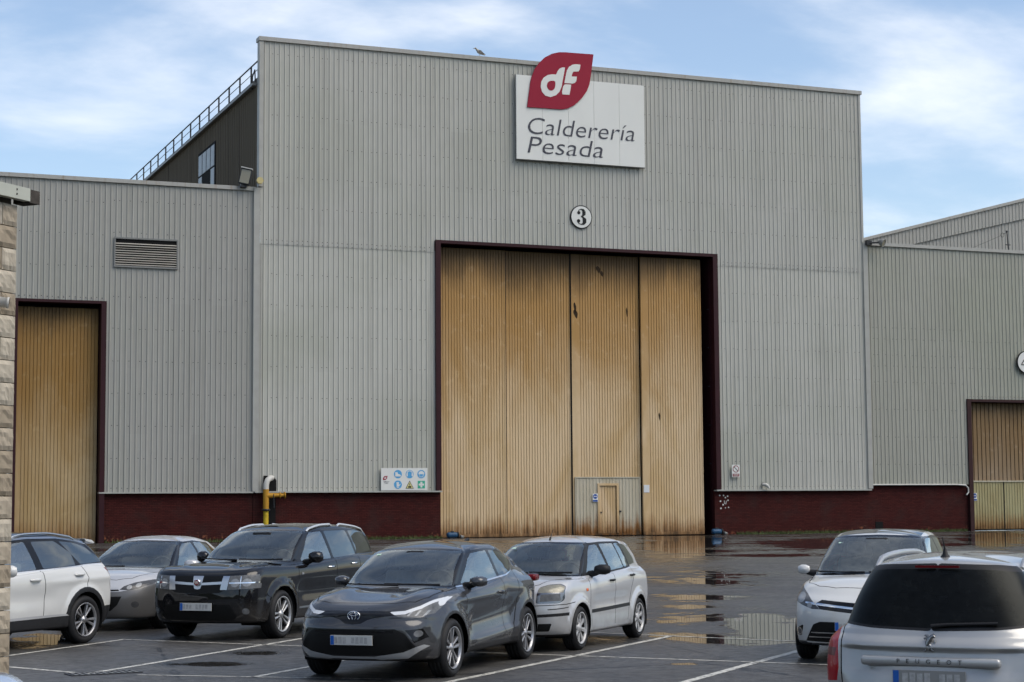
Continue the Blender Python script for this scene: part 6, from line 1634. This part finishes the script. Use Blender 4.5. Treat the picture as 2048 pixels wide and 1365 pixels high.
# ---------------------------------------------------------------- low five-door hatchback
def low_hatch(car, paint=None, grey_nose=True):
    L_, wb_, r, ra = 4.30, 2.64, .320, .365
    a1, a2 = .93, .93 + wb_; x0 = L_/2; paint = paint or M['paint_silver']
    rings = gen_rings(L_, 1.80, 1.47, .16, .765, 1.20, .965, 2.02, 1.385, 3.85, 1.36, 4.16, .99, .945, 1.03, .60, zs=.19, cf=.62, cb=.42, crown=.03, nf=2.3, zn=.50)
    fl = flare_disp((a1, a2), r, ra, .025, .10, .9)
    B = Body(rings, CNT, fl)
    for ax in (a1, a2): B.cut('side', circ(ax, r, ra, 26), 'hole', y=(.3, 9), z=(-1, 1.0))
    B.cut('front', [(0, .965), (.745, .945), (.60, 1.34), (.565, 1.385), (0, 1.402)], 'frit', x=(-1, 2.3), z=(.86, 1.5))
    B.cut('front', [(0, .985), (.70, .965), (.575, 1.325), (.54, 1.36), (0, 1.378)], 'windscreen', x=(-1, 2.3), z=(.86, 1.5))
    B.cut('side', rpoly([(1.46, .945), (1.98, 1.28), (2.18, 1.365), (2.7, 1.385), (3.3, 1.335), (3.75, 1.12), (3.6, 1.04), (2.6, .985)], .04), 'trim', y=(.3, 9), z=(.9, 1.45))
    B.cut('side', rpoly([(1.66, .97), (2.06, 1.265), (2.22, 1.335), (2.55, 1.355), (2.64, .995)], .04), 'w1', y=(.3, 9), z=(.9, 1.45))
    B.cut('side', rpoly([(2.73, 1.0), (2.64, 1.355), (3.0, 1.35), (3.42, 1.25), (3.50, 1.05)], .04), 'w2', y=(.3, 9), z=(.9, 1.45))
    B.cut('front', [(0, 1.03), (.60, 1.03), (.52, 1.31), (0, 1.33)], 'rear_screen', x=(3.6, 6))
    for ln in ([(1.42, .90), (1.40, .60), (1.42, .28)], [(2.68, .99), (2.70, .65), (2.69, .26)], [(3.60, 1.03), (3.45, .80), (3.30, .6), (3.2, .30)]):
        B.cut('side', strip(ln, .012), 'gap', y=(.4, 9), only='body')
    B.cut('top', strip([(.22, 0), (.24, .30), (.36, .52), (.62, .66), (1.1, .73), (1.42, .73)], .010), 'gap', z=(.6, 1.1), only='body')
    if grey_nose: B.cut('front', [(0, .62), (.42, .625), (.60, .66), (.86, .80), (.95, .80), (.95, .1), (0, .1)], 'nose', x=(-1, .62), z=(-1, .86))
    B.cut('front', [(0, .655), (.40, .66), (.42, .635), (0, .628)], 'grille', x=(-1, .8))
    lamp = [(.42, .655), (.47, .71), (.60, .765), (.78, .80), (.84, .80), (.80, .73), (.66, .665), (.55, .645)]
    B.cut('front', lamp, 'headlight', x=(-1, 1.1), z=(.55, .95))
    B.cut('front', circ(.55, .692, .036, 12), 'reflector', x=(-1, 1.1), only='headlight'); B.cut('front', circ(.66, .722, .036, 12), 'reflector', x=(-1, 1.1), only='headlight')
    B.cut('front', [(0, .545), (.46, .55), (.40, .42), (.30, .33), (.2, .295), (0, .29)], 'mouth', x=(-1, .7), z=(-1, .62))
    B.cut('front', circ(.64, .42, .085, 18), 'fog_surround', x=(-1, .9)); B.cut('front', circ(.64, .42, .05, 14), 'fog', x=(-1, .9))
    B.cut('side', [(3.98, .98), (4.5, .98), (4.5, .76), (4.06, .80)], 'tail', y=(.3, 9))
    finish_car(B, car, x0, [
        ('body', 'body', paint, 'both', None), ('nose', 'bumper', M['nose_grey'], 'both', None), ('frit', 'windscreen_surround', M['gloss_black'], 'both', None), ('windscreen', 'windscreen', M['glass'], 'both', None),
        ('trim', 'window_surround', M['gloss_black'], 'pair', None), ('w1', 'front_side_window', M['glass_side'], 'pair', None), ('w2', 'rear_side_window', M['glass_side'], 'pair', None), ('rear_screen', 'rear_window', M['glass_side'], 'both', None),
        ('gap', 'panel_gap', M['gap'], 'both', None), ('grille', 'grille', M['mesh_black'], 'both', None), ('headlight', 'headlight', M['lens_dark'], 'pair', None), ('reflector', 'reflector', M['reflector'], 'pair', 'headlight'),
        ('mouth', 'lower_grille', M['mesh_black'], 'both', None), ('fog_surround', 'fog_light_surround', M['nose_grey'], 'pair', None), ('fog', 'fog_light', M['lens_dark'], 'pair', None), ('tail', 'tail_light', M['redlens'], 'pair', None)])
    wheel_well(car, (a1, a2), ra, r, x0, .86)
    rr = .225; k = WheelKit(r, .205, rr, spokes_plain(7, .05, rr, .22, .14), M['hubcap'], .07)
    for y in (-.77, .77): k.put(car, a1-x0, y, 0, .2); k.put(car, a2-x0, y, 0, .5)
    interior(car, x0, 1.52, .98, 2.36, .78)
    mirror_part(car, paint, 1.80-x0, .93, 1.005, 1.0, sz=(.11, .115, .075))
    handle(car, B, x0, [(2.50, .86), (3.36, .90)], paint)
    plate(car, B.front_x(0, .45)-.02-x0, .45)
    wiper(car, [(1.22-x0, .0, .99), (1.25-x0, .35, .99), (1.36-x0, .66, .99)])
    b = MB(); b.bbox(1.93-x0, 2.02-x0, -.11, .11, 1.29, 1.35, .02); b.build('rear_view_mirror', M['plastic'], car)
    return x0, a1, a2

# ---------------------------------------------------------------- white crossover with black roof
def white_crossover(car):
    L_, wb_, r, ra = 4.45, 2.675, .352, .405
    a1, a2 = .92, .92 + wb_; x0 = L_/2; paint = M['paint_white']
    rings = gen_rings(L_, 1.84, 1.64, .10, .93, 1.18, 1.07, 1.95, 1.53, 4.10, 1.52, 4.38, 1.17, 1.045, 1.135, .63, zs=.24, cf=.46, cb=.36, crown=.02, nf=2.7, zn=.58)
    fl = flare_disp((a1, a2), r, ra+.05, .035, .09, 1.05)
    def disp(P):
        P = fl(P); X, Y, Z = P[..., 0], P[..., 1], P[..., 2]
        m = (Y > .6) * np.clip((X-1.3)/.3, 0, 1)
        P[..., 1] += .016 * m * np.exp(-((Z-.92-.02*(X-3))/.05)**2) * np.clip((X-2.6)/.5, 0, 1)
        P[..., 1] -= .022 * m * np.exp(-((Z-.70)/.13)**2) * np.clip((3.1-X)/.3, 0, 1)
        return P
    B = Body(rings, CNT, disp)
    B.cut('front', [(0, 1.46), (.9, 1.46), (.9, 1.7), (0, 1.7)], 'roof', z=(1.44, 2))
    for ax in (a1, a2): B.cut('side', circ(ax, r, ra+.07, 26), 'cladding', y=(.3, 9), z=(-1, 1.0))
    B.cut('side', [(1.2, .1), (1.2, .40), (3.3, .43), (3.3, .1)], 'cladding', y=(.3, 9)); B.cut('side', [(3.9, .1), (3.9, .52), (4.6, .55), (4.6, .1)], 'cladding', y=(-1, 9))
    B.cut('side', [(1.28, .40), (1.28, .435), (2.4, .455), (3.12, .455), (3.2, .43), (2.4, .42)], 'chrome', y=(.5, 9))
    for ax in (a1, a2): B.cut('side', circ(ax, r, ra, 26), 'hole', y=(.3, 9), z=(-1, 1.0))
    B.cut('front', [(0, 1.07), (.79, 1.045), (.63, 1.47), (.59, 1.51), (0, 1.525)], 'frit', x=(-1, 2.2), z=(.95, 1.6))
    B.cut('front', [(0, 1.09), (.74, 1.065), (.60, 1.455), (.56, 1.48), (0, 1.50)], 'windscreen', x=(-1, 2.2), z=(.95, 1.6))
    B.cut('side', [(1.44, 1.045), (1.95, 1.40), (2.12, 1.515), (2.6, 1.545), (3.2, 1.54), (3.72, 1.49), (4.02, 1.43), (4.46, 1.17), (3.75, 1.145), (2.5, 1.09)], 'trim', y=(.3, 9), z=(1.0, 1.6))
    B.cut('side', rpoly([(1.66, 1.075), (2.02, 1.37), (2.18, 1.475), (2.50, 1.505), (2.60, 1.105)], .04), 'w1', y=(.3, 9), z=(1.0, 1.6))
    B.cut('side', rpoly([(2.74, 1.115), (2.64, 1.505), (3.14, 1.505), (3.44, 1.32), (3.47, 1.14)], .03), 'w2', y=(.3, 9), z=(1.0, 1.6))
    B.cut('side', rpoly([(3.60, 1.155), (3.25, 1.50), (3.55, 1.475), (3.85, 1.42), (4.24, 1.18)], .03), 'w3', y=(.3, 9), z=(1.0, 1.6))
    B.cut('side', strip([(1.46, 1.048), (2.5, 1.09), (3.5, 1.13), (3.72, 1.145), (4.3, 1.155)], .014), 'chrome', y=(.4, 9))
    B.cut('side', [(2.12, 1.518), (2.6, 1.548), (3.2, 1.543), (3.72, 1.493), (4.08, 1.42), (4.08, 1.455), (3.72, 1.525), (3.2, 1.572), (2.6, 1.575), (2.10, 1.545)], 'rooftrim', y=(.3, 9), z=(1.3, 1.6))
    B.cut('front', [(0, 1.20), (.66, 1.20), (.56, 1.47), (0, 1.49)], 'rear_screen', x=(3.9, 6))
    for ln in ([(1.42, 1.0), (1.40, .70), (1.42, .42)], [(2.66, 1.10), (2.70, .78), (2.66, .45)], [(3.58, 1.13), (3.66, .96), (3.60, .80), (3.44, .66)]):
        B.cut('side', strip(ln, .012), 'gap', y=(.4, 9), only='body')
    B.cut('side', [(4.12, 1.09), (4.6, 1.10), (4.6, .93), (4.22, .98)], 'tail', y=(.3, 9))
    B.cut('front', [(.45, .80), (.86, .92), (.88, .86), (.80, .76), (.5, .72)], 'headlight', x=(-1, 1)); B.cut('front', [(0, .86), (.42, .86), (.50, .60), (0, .58)], 'grille', x=(-1, .9))
    finish_car(B, car, x0, [
        ('body', 'body', paint, 'both', None), ('roof', 'roof', M['gloss_black'], 'both', None), ('cladding', 'lower_cladding', M['cladding'], 'both', None), ('chrome', 'chrome_strip', M['bright_trim'], 'both', None), ('rooftrim', 'roof_edge_trim', M['satin'], 'pair', None),
        ('frit', 'windscreen_surround', M['gloss_black'], 'both', None), ('windscreen', 'windscreen', M['glass'], 'both', None), ('trim', 'window_surround', M['gloss_black'], 'pair', None), ('w1', 'front_side_window', M['glass_side'], 'pair', None),
        ('w2', 'rear_side_window', M['glass_dark'], 'pair', None), ('w3', 'quarter_window', M['glass_dark'], 'pair', None), ('rear_screen', 'rear_window', M['glass_dark'], 'both', None), ('gap', 'panel_gap', M['gap'], 'both', None),
        ('tail', 'tail_light', M['redlens_dark'], 'pair', None), ('headlight', 'headlight', M['lens_dark'], 'pair', None), ('grille', 'grille', M['mesh_black'], 'both', None)])
    wheel_well(car, (a1, a2), ra, r, x0, .88)
    rr = .245; k = WheelKit(r, .225, rr, spokes_double(5, .05, rr, .20, .10, .10, .3), M['alloy_dark'], .055)
    for y in (-.785, .785): k.put(car, a1-x0, y, 0, .2); k.put(car, a2-x0, y, 0, .5)
    interior(car, x0, 1.52, 1.08, 2.36, .80)
    mirror_part(car, paint, 1.85-x0, .965, 1.11)
    handle(car, B, x0, [(2.47, .965), (3.45, 1.01)], paint, .21, .034)
    roof_rail(car, B, x0, 1.95+.3, 3.72, .56, M['satin'], .03, .016)
    sp = MB(); sp.prism([(3.98-x0, 1.525), (4.16-x0, 1.50), (4.23-x0, 1.46), (4.19-x0, 1.445), (4.02-x0, 1.48)], -.54, .54); bevel_mod(sp.build('roof_spoiler', paint, car), .01)
    return x0, a1, a2

# ---------------------------------------------------------------- white people carrier with dark glass roof
def white_mpv(car):
    L_, wb_, r, ra = 4.46, 2.78, .322, .365
    a1, a2 = .93, .93 + wb_; x0 = L_/2; paint = M['paint_white']
    rings = gen_rings(L_, 1.79, 1.62, .20, .83, 1.12, 1.06, 2.06, 1.535, 4.10, 1.50, 4.33, 1.10, 1.03, 1.11, .63, zs=.21, cf=.56, cb=.40, crown=.03, nf=2.4, zn=.52)
    fl = flare_disp((a1, a2), r, ra, .02, .10, .9)
    B = Body(rings, CNT, fl)
    for ax in (a1, a2): B.cut('side', circ(ax, r, ra, 26), 'hole', y=(.3, 9), z=(-1, 1.0))
    B.cut('top', rpoly([(2.16, 0), (2.16, .545), (3.7, .54), (3.7, 0)], .03), 'glassroof', z=(1.45, 2))
    B.cut('front', [(0, 1.06), (.765, 1.035), (.62, 1.49), (.59, 1.535), (0, 1.552)], 'frit', x=(-1, 2.3), z=(.95, 1.62))
    B.cut('front', [(0, 1.085), (.715, 1.06), (.595, 1.47), (.565, 1.505), (0, 1.527)], 'windscreen', x=(-1, 2.3), z=(.95, 1.62))
    B.cut('side', rpoly([(1.34, 1.035), (2.0, 1.44), (2.2, 1.52), (2.9, 1.535), (3.6, 1.50), (4.0, 1.36), (4.02, 1.16), (2.6, 1.065)], .04), 'trim', y=(.3, 9), z=(.98, 1.6))
    B.cut('side', rpoly([(1.46, 1.06), (1.80, 1.28), (1.82, 1.07)], .02), 'w0', y=(.3, 9), z=(.95, 1.6))
    B.cut('side', rpoly([(1.88, 1.075), (1.88, 1.33), (2.10, 1.45), (2.26, 1.495), (2.64, 1.505), (2.72, 1.095)], .04), 'w1', y=(.3, 9), z=(.95, 1.6))
    B.cut('side', rpoly([(2.80, 1.10), (2.72, 1.505), (3.40, 1.485), (3.52, 1.13)], .04), 'w2', y=(.3, 9), z=(.95, 1.6))
    B.cut('side', rpoly([(3.60, 1.14), (3.48, 1.48), (3.62, 1.465), (3.90, 1.35), (3.92, 1.18)], .04), 'w3', y=(.3, 9), z=(.95, 1.6))
    for ln in ([(1.42, .98), (1.40, .62), (1.44, .30)], [(2.76, 1.09), (2.78, .7), (2.76, .28)]): B.cut('side', strip(ln, .012), 'gap', y=(.4, 9), only='body')
    B.cut('top', strip([(.32, 0), (.34, .30), (.44, .52), (.66, .68), (1.1, .735), (1.34, .74)], .010), 'gap', z=(.7, 1.2), only='body')
    lamp = [(.46, .665), (.55, .75), (.66, .85), (.78, .945), (.83, .955), (.865, .88), (.85, .78), (.72, .715), (.56, .665)]
    B.cut('front', lamp, 'headlight', x=(-1, 1.2), z=(.55, 1.1))
    B.cut('front', circ(.735, .80, .062, 16), 'reflector', x=(-1, 1.2), only='headlight'); B.cut('front', circ(.735, .80, .038, 14), 'projector', x=(-1, 1.2))
    B.cut('front', circ(.60, .71, .035, 12), 'reflector', x=(-1, 1.2), only='headlight')
    B.cut('front', [(0, .745), (.44, .78), (.52, .735), (.46, .665), (0, .615)], 'grille', x=(-1, .9), only='body')
    B.cut('front', [(0, .69), (.50, .745), (.66, .755), (.66, .735), (.50, .715), (0, .665)], 'gbar', x=(-1, 1), only=('grille', 'headlight'))
    B.cut('front', [(0, .515), (.46, .515), (.55, .48), (.66, .27), (0, .255)], 'mouth', x=(-1, .9), z=(-1, .6))
    B.cut('front', [[(0, .385), (.58, .385), (.585, .373), (0, .373)], [(0, .33), (.61, .33), (.615, .318), (0, .318)]], 'mbar', x=(-1, .9), only='mouth')
    B.cut('front', rpoly([(.685, .475), (.80, .42), (.83, .345), (.72, .325)], .03), 'fog_surround', x=(-1, 1)); B.cut('front', circ(.755, .385, .048, 16), 'fog_ring', x=(-1, 1)); B.cut('front', circ(.755, .385, .034, 14), 'fog', x=(-1, 1))
    B.cut('front', [(0, .25), (.64, .25), (.66, .27), (.9, .26), (.9, .1), (0, .1)], 'cladding', x=(-1, .7), z=(-1, .4)); B.cut('front', [(0, .235), (.58, .24), (.6, .215), (0, .205)], 'skid', x=(-1, .7), z=(-1, .4))
    B.cut('side', [(4.05, 1.10), (4.6, 1.10), (4.6, .85), (4.12, .88)], 'tail', y=(.3, 9))
    finish_car(B, car, x0, [
        ('body', 'body', paint, 'both', None), ('glassroof', 'glass_roof', M['roof_glass'], 'both', None), ('cladding', 'lower_cladding', M['cladding'], 'both', None), ('frit', 'windscreen_surround', M['gloss_black'], 'both', None), ('windscreen', 'windscreen', M['glass_wet'], 'both', None),
        ('trim', 'window_surround', M['gloss_black'], 'pair', None), ('w0', 'corner_window', M['glass_side'], 'pair', None), ('w1', 'front_side_window', M['glass_side'], 'pair', None), ('w2', 'rear_side_window', M['glass_dark'], 'pair', None), ('w3', 'quarter_window', M['glass_dark'], 'pair', None),
        ('gap', 'panel_gap', M['gap'], 'both', None), ('grille', 'grille', M['gloss_black'], 'both', None), ('headlight', 'headlight', M['lens_dark'], 'pair', None), ('reflector', 'reflector', M['reflector'], 'pair', 'headlight'), ('projector', 'projector_lamp', M['lens'], 'pair', 'headlight'), ('gbar', 'grille_bar', M['chrome'], 'both', None),
        ('mouth', 'lower_grille', M['mesh_black'], 'both', None), ('mbar', 'lower_grille_bar', M['satin'], 'both', 'mouth'), ('fog_surround', 'fog_light_surround', M['gloss_black'], 'pair', None), ('fog_ring', 'fog_light_ring', M['chrome'], 'pair', 'fog_surround'), ('fog', 'fog_light', M['lens_dark'], 'pair', 'fog_surround'), ('skid', 'skid_trim', M['satin'], 'both', None), ('tail', 'tail_light', M['redlens'], 'pair', None)])
    wheel_well(car, (a1, a2), ra, r, x0, .85)
    rr = .22; k = WheelKit(r, .205, rr, spokes_plain(5, .05, rr, .30, .16), M['alloy'], .07)
    for y in (-.765, .765): k.put(car, a1-x0, y, 0, .2); k.put(car, a2-x0, y, 0, .5)
    interior(car, x0, 1.50, 1.07, 2.40, .77, tall=.04)
    mirror_part(car, paint, 1.62-x0, .89, 1.105, 1.0, sz=(.10, .085, .062))
    handle(car, B, x0, [(2.58, .94), (3.40, .98)], paint)
    plate(car, B.front_x(0, .47)-.03-x0, .465)
    wiper(car, [(1.16-x0, .05, 1.085), (1.20-x0, .38, 1.085), (1.30-x0, .68, 1.09)]); wiper(car, [(1.28-x0, -.66, 1.085), (1.20-x0, -.3, 1.09), (1.16-x0, .0, 1.09)])
    b = MB(); b.bbox(1.96-x0, 2.10-x0, -.16, .16, 1.43, 1.51, .03); b.build('rear_view_mirror', M['plastic'], car)
    b = MB(); b.add([(1.93-x0, .50, 1.44), (1.93-x0, .44, 1.442), (1.955-x0, .44, 1.455), (1.955-x0, .50, 1.453)], [(0, 1, 2, 3)]); b.build('windscreen_sticker', M['sticker'], car)
    return x0, a1, a2

# ---------------------------------------------------------------- silver-grey estate seen from behind
def silver_estate(car):
    L_, wb_, r, ra = 4.50, 2.708, .322, .365
    a1, a2 = .90, .90 + wb_; x0 = L_/2; paint = M['paint_warm_silver']
    rings = gen_rings(L_, 1.815, 1.54, .15, .82, 1.10, 1.00, 1.95, 1.44, 4.10, 1.475, 4.36, 1.02, .975, 1.02, .62, zs=.22, cf=.56, cb=.46, crown=.03, nf=2.4, nb=2.35, zn=.52)
    def disp(P):
        P = flare_disp((a1, a2), r, ra, .02, .10, .9)(P); X, Y, Z = P[..., 0], P[..., 1], P[..., 2]
        m = np.clip((X-4.0)/.2, 0, 1)
        P[..., 0] -= .045 * m * np.clip((.885-Z)/.02, 0, 1) * np.clip((Z-.55)/.18, 0, 1) * np.clip((.70-np.abs(Y))/.12, 0, 1)
        return P
    B = Body(rings, [2, 3, 5, 8, 12, 10, 8, 8, 8, 9, 9, 4, 5, 4], disp)
    for ax in (a1, a2): B.cut('side', circ(ax, r, ra, 26), 'hole', y=(.3, 9), z=(-1, 1.0))
    B.cut('front', [(0, 1.00), (.75, .975), (.61, 1.40), (.57, 1.44), (0, 1.455)], 'frit', x=(-1, 2.2), z=(.9, 1.6)); B.cut('front', [(0, 1.02), (.70, 1.0), (.58, 1.38), (.55, 1.41), (0, 1.43)], 'windscreen', x=(-1, 2.2), z=(.9, 1.6))
    B.cut('side', rpoly([(1.34, .975), (1.9, 1.36), (2.1, 1.43), (3.0, 1.45), (3.95, 1.41), (4.12, 1.05), (2.6, .995)], .04), 'trim', y=(.3, 9), z=(.92, 1.5))
    B.cut('side', rpoly([(1.60, 1.0), (1.98, 1.34), (2.14, 1.40), (2.55, 1.42), (2.62, 1.01)], .04), 'w1', y=(.3, 9), z=(.9, 1.5)); B.cut('side', rpoly([(2.72, 1.015), (2.63, 1.42), (3.25, 1.42), (3.35, 1.03)], .04), 'w2', y=(.3, 9), z=(.9, 1.5)); B.cut('side', rpoly([(3.45, 1.04), (3.33, 1.42), (3.85, 1.385), (3.98, 1.06)], .04), 'w3', y=(.3, 9), z=(.9, 1.5))
    B.cut('front', rpoly([(0, 1.0), (.45, 1.012), (.73, 1.035), (.835, 1.085), (.80, 1.24), (.715, 1.37), (.62, 1.44), (.42, 1.465), (0, 1.478), (0, 1.2)], .03), 'rear_frit', x=(3.85, 6), z=(.95, 1.56))
    B.cut('front', rpoly([(0, 1.02), (.45, 1.03), (.72, 1.055), (.785, 1.095), (.745, 1.24), (.665, 1.35), (.57, 1.41), (.38, 1.43), (0, 1.44), (0, 1.2)], .03), 'rear_screen', x=(3.85, 6), z=(.95, 1.56))
    B.cut('front', [(.735, 1.03), (.79, 1.045), (1.0, 1.0), (1.0, .60), (.84, .61), (.715, .625), (.70, .72), (.715, .90)], 'tail', x=(3.95, 6), z=(.5, 1.1))
    B.cut('front', [(.73, .86), (1.0, .86), (1.0, .80), (.74, .80)], 'taildark', x=(3.95, 6), only='tail')
    B.cut('front', strip([(.70, 1.02), (.685, .90), (.675, .70), (.66, .55)], .010), 'gap', x=(4.0, 6), only='body'); B.cut('front', strip([(0, .545), (.66, .55)], .010), 'gap', x=(4.0, 6), only='body')
    B.cut('front', [(0, .745), (.46, .745), (.40, .58), (0, .58)], 'recess', x=(4.0, 6), only='body')
    made = finish_car(B, car, x0, [
        ('body', 'body', paint, 'both', None), ('frit', 'windscreen_surround', M['gloss_black'], 'both', None), ('windscreen', 'windscreen', M['glass'], 'both', None), ('trim', 'window_surround', M['gloss_black'], 'pair', None), ('w1', 'front_side_window', M['glass_side'], 'pair', None),
        ('w2', 'rear_side_window', M['glass_dark'], 'pair', None), ('w3', 'quarter_window', M['glass_dark'], 'pair', None), ('rear_frit', 'rear_window_surround', M['plastic'], 'both', None), ('rear_screen', 'rear_window', M['glass_rear'], 'both', None), ('tail', 'tail_light', M['redlens'], 'pair', None),
        ('taildark', 'tail_light_band', M['redlens_dark'], 'pair', 'tail'), ('gap', 'panel_gap', M['gap'], 'both', None), ('recess', 'plate_recess', paint, 'both', None)])
    wheel_well(car, (a1, a2), ra, r, x0, .86)
    rr = .22; k = WheelKit(r, .205, rr, spokes_plain(5, .05, rr, .30, .16), M['alloy'], .07)
    for y in (-.77, .77): k.put(car, a1-x0, y, 0, .2); k.put(car, a2-x0, y, 0, .5)
    interior(car, x0, 1.45, 1.0, 2.30, .77)
    mirror_part(car, paint, 1.78-x0, .97, 1.03)
    roof_rail(car, B, x0, 2.15, 3.80, .54, M['paint_rail'], .04, .022)
    # chrome-grey handle bar over the plate, with its lettering
    xh = B.rear_x(0, .80)-x0
    b = MB(); b.bbox(xh-.03, xh+.035, -.50, .50, .755, .822, .022); hb = b.build('tailgate_bar', paint, car)
    mt = Matrix.Translation((xh+.036, 0, .79)) @ Matrix(((0, 0, 1, 0), (1, 0, 0, 0), (0, 1, 0, 0), (0, 0, 0, 1)))
    letters('PEUGEOT', .045, M['chrome_dark'], 'lettering', hb, mt, .004, 0, 3.0)
    plate(car, xh+.045, .675, rear=True)
    # rampant lion emblem
    xl = B.rear_x(0, .93)-x0; P2 = {}
    b = MB()
    def limb(pts, w):
        w = [q*1.35 for q in w]
        b.tube([(xl+.006 + (.93-z)*.12, y, z) for (y, z) in pts], w, 6)
    limb([(-.012, .905), (-.005, .935), (.012, .962)], [.014, .016, .014]); limb([(.012, .962), (.026, .972), (.040, .962)], [.013, .013, .007])
    limb([(.0, .945), (-.022, .955), (-.040, .952)], [.010, .007, .005]); limb([(.004, .952), (-.016, .972), (-.034, .975)], [.010, .007, .005])
    limb([(-.010, .908), (-.026, .890), (-.020, .872), (-.038, .868)], [.012, .010, .008, .006]); limb([(-.006, .908), (.014, .892), (.010, .872), (.030, .866)], [.013, .011, .009, .006])
    limb([(.0, .915), (.028, .905), (.040, .925), (.034, .942)], [.006, .005, .005, .004])
    b.build('lion_emblem', M['chrome_dark'], car)
    b = MB(); b.box(4.135-x0, 4.15-x0, -.16, .16, 1.445, 1.462); b.build('brake_light', M['redlens_dark'], car)
    zt = B.top_z(3.92, 0); b = MB(); b.lathe([(.0, .075), (.012, .07), (.02, .03), (.042, .0)], c=(3.88-x0, 0, zt-.004), axis='z', n=14); b.tube([(3.88-x0, 0, zt+.05), (3.95-x0, 0, zt+.15)], [.007, .004], 6); b.build('antenna', M['plastic'], car)
    wiper(car, [(B.rear_x(.02, 1.03)+.02-x0, .0, 1.035), (B.rear_x(.1, 1.05)+.02-x0, .12, 1.05), (B.rear_x(.42, 1.06)+.015-x0, .46, 1.06)], .012)
    return x0, a1, a2

BAY = R(45.7)
def place_car(name, builder, label, ref, ref_world, wheel=None, rz=R(44.3), group='cars parked in the yard', cat='car', sc=1.0):
    """ref: local point (x from the nose, y) that stands on ref_world"""
    car = empty(name, label=label, cat=cat, group=group)
    x0, a1, a2 = builder(car)
    lx, ly = (a1 if ref[0] == 'f' else a2) - x0, ref[1]
    if isinstance(ref[0], (int, float)): lx = ref[0] - x0
    c, s_ = math.cos(rz), math.sin(rz)
    car.location = (ref_world[0] - sc*(lx*c - ly*s_), ref_world[1] - sc*(lx*s_ + ly*c), 0.0)
    car.rotation_euler = (0, 0, rz); car.scale = (sc, sc, sc)
    return car

M['paint_darkgrey'] = car_paint('paint_dark_grey', (0.047, 0.049, 0.054), .3, .30)
M['paint_black'] = car_paint('paint_black', (0.007, 0.007, 0.008), .0, .3)
M['paint_silver'] = car_paint('paint_silver', (0.50, 0.50, 0.50), .35, .34)
M['paint_warm_silver'] = car_paint('paint_warm_silver', (0.37, 0.37, 0.36), .4, .34)
M['paint_rail'] = car_paint('paint_rail', (0.40, 0.40, 0.395), .6, .34, .5)
M['paint_white'] = car_paint('paint_white', (0.55, 0.55, 0.53), .0, .3)
M['paint_pale'] = car_paint('paint_pale_blue', (0.45, 0.52, 0.62), .5, .3)
M['skid_grey'] = car_paint('skid_grey', (0.40, 0.405, 0.41), .3, .35, .6)
M['bright_trim'] = pmat('bright_trim', (0.62, 0.62, 0.62), .25, .5)
M['lens_mid'] = pmat('headlamp_smoked', (0.11, 0.114, 0.118), .4, .0, coat=.12, var=.7, scale=20)
M['nose_grey'] = car_paint('bumper_grey', (0.15, 0.15, 0.15), .4, .4, .4)
M['roof_glass'] = pmat('roof_glass', (0.006, 0.008, 0.014), .06, spec=.5)
M['glass_wet'] = glass_mat('car_glass_wet', (0.62, 0.70, 0.66), .03, dirt=.12)
M['chrome_dark'] = pmat('chrome_dark', (0.22, 0.22, 0.22), .2, 1.0)
G_ = 'cars parked in the yard'
place_car('parked_car', dark_crossover, 'dark grey crossover with slim white-edged headlights, nearest in the middle of the yard', ('f', -.80), (7.73, 21.34), rz=R(48.5), sc=1.05)
place_car('parked_car', black_estate, 'black seven-seat estate with bright roof rails and silver grille bars', ('f', -.82), (7.58, 28.94), rz=R(48), sc=1.08)
place_car('parked_car', silver_hatch, 'small silver hatchback with black mirrors and rubbing strips right of the dark crossover', ('f', -.76), (10.87, 24.48), rz=R(45.5), sc=1.06)
place_car('parked_car', low_hatch, 'silver hatchback with dark grey bumper behind the white crossover', ('f', -.78), (6.35, 32.2), rz=R(56), sc=1.08)
place_car('parked_car', white_crossover, 'white crossover with black roof at the left edge beside the stone wall', ('r', -.80), (4.50, 29.25), rz=R(42), sc=1.06)
place_car('parked_car', white_mpv, 'white people carrier with dark glass roof at the right', ('f', .76), (13.11, 21.77), rz=R(49), sc=1.06)
place_car('parked_car', silver_estate, 'silver-grey estate seen from behind with red tail lights at the right edge', (4.45, 0.0), (8.32, 12.03), rz=R(41.5+180), sc=1.085)
place_car('parked_car', lambda c: low_hatch(c, M['paint_pale'], False), 'pale blue car of which only the front corner shows at the bottom left', (.62, .80), (1.72, 13.8), rz=R(44.3+180), sc=1.0)
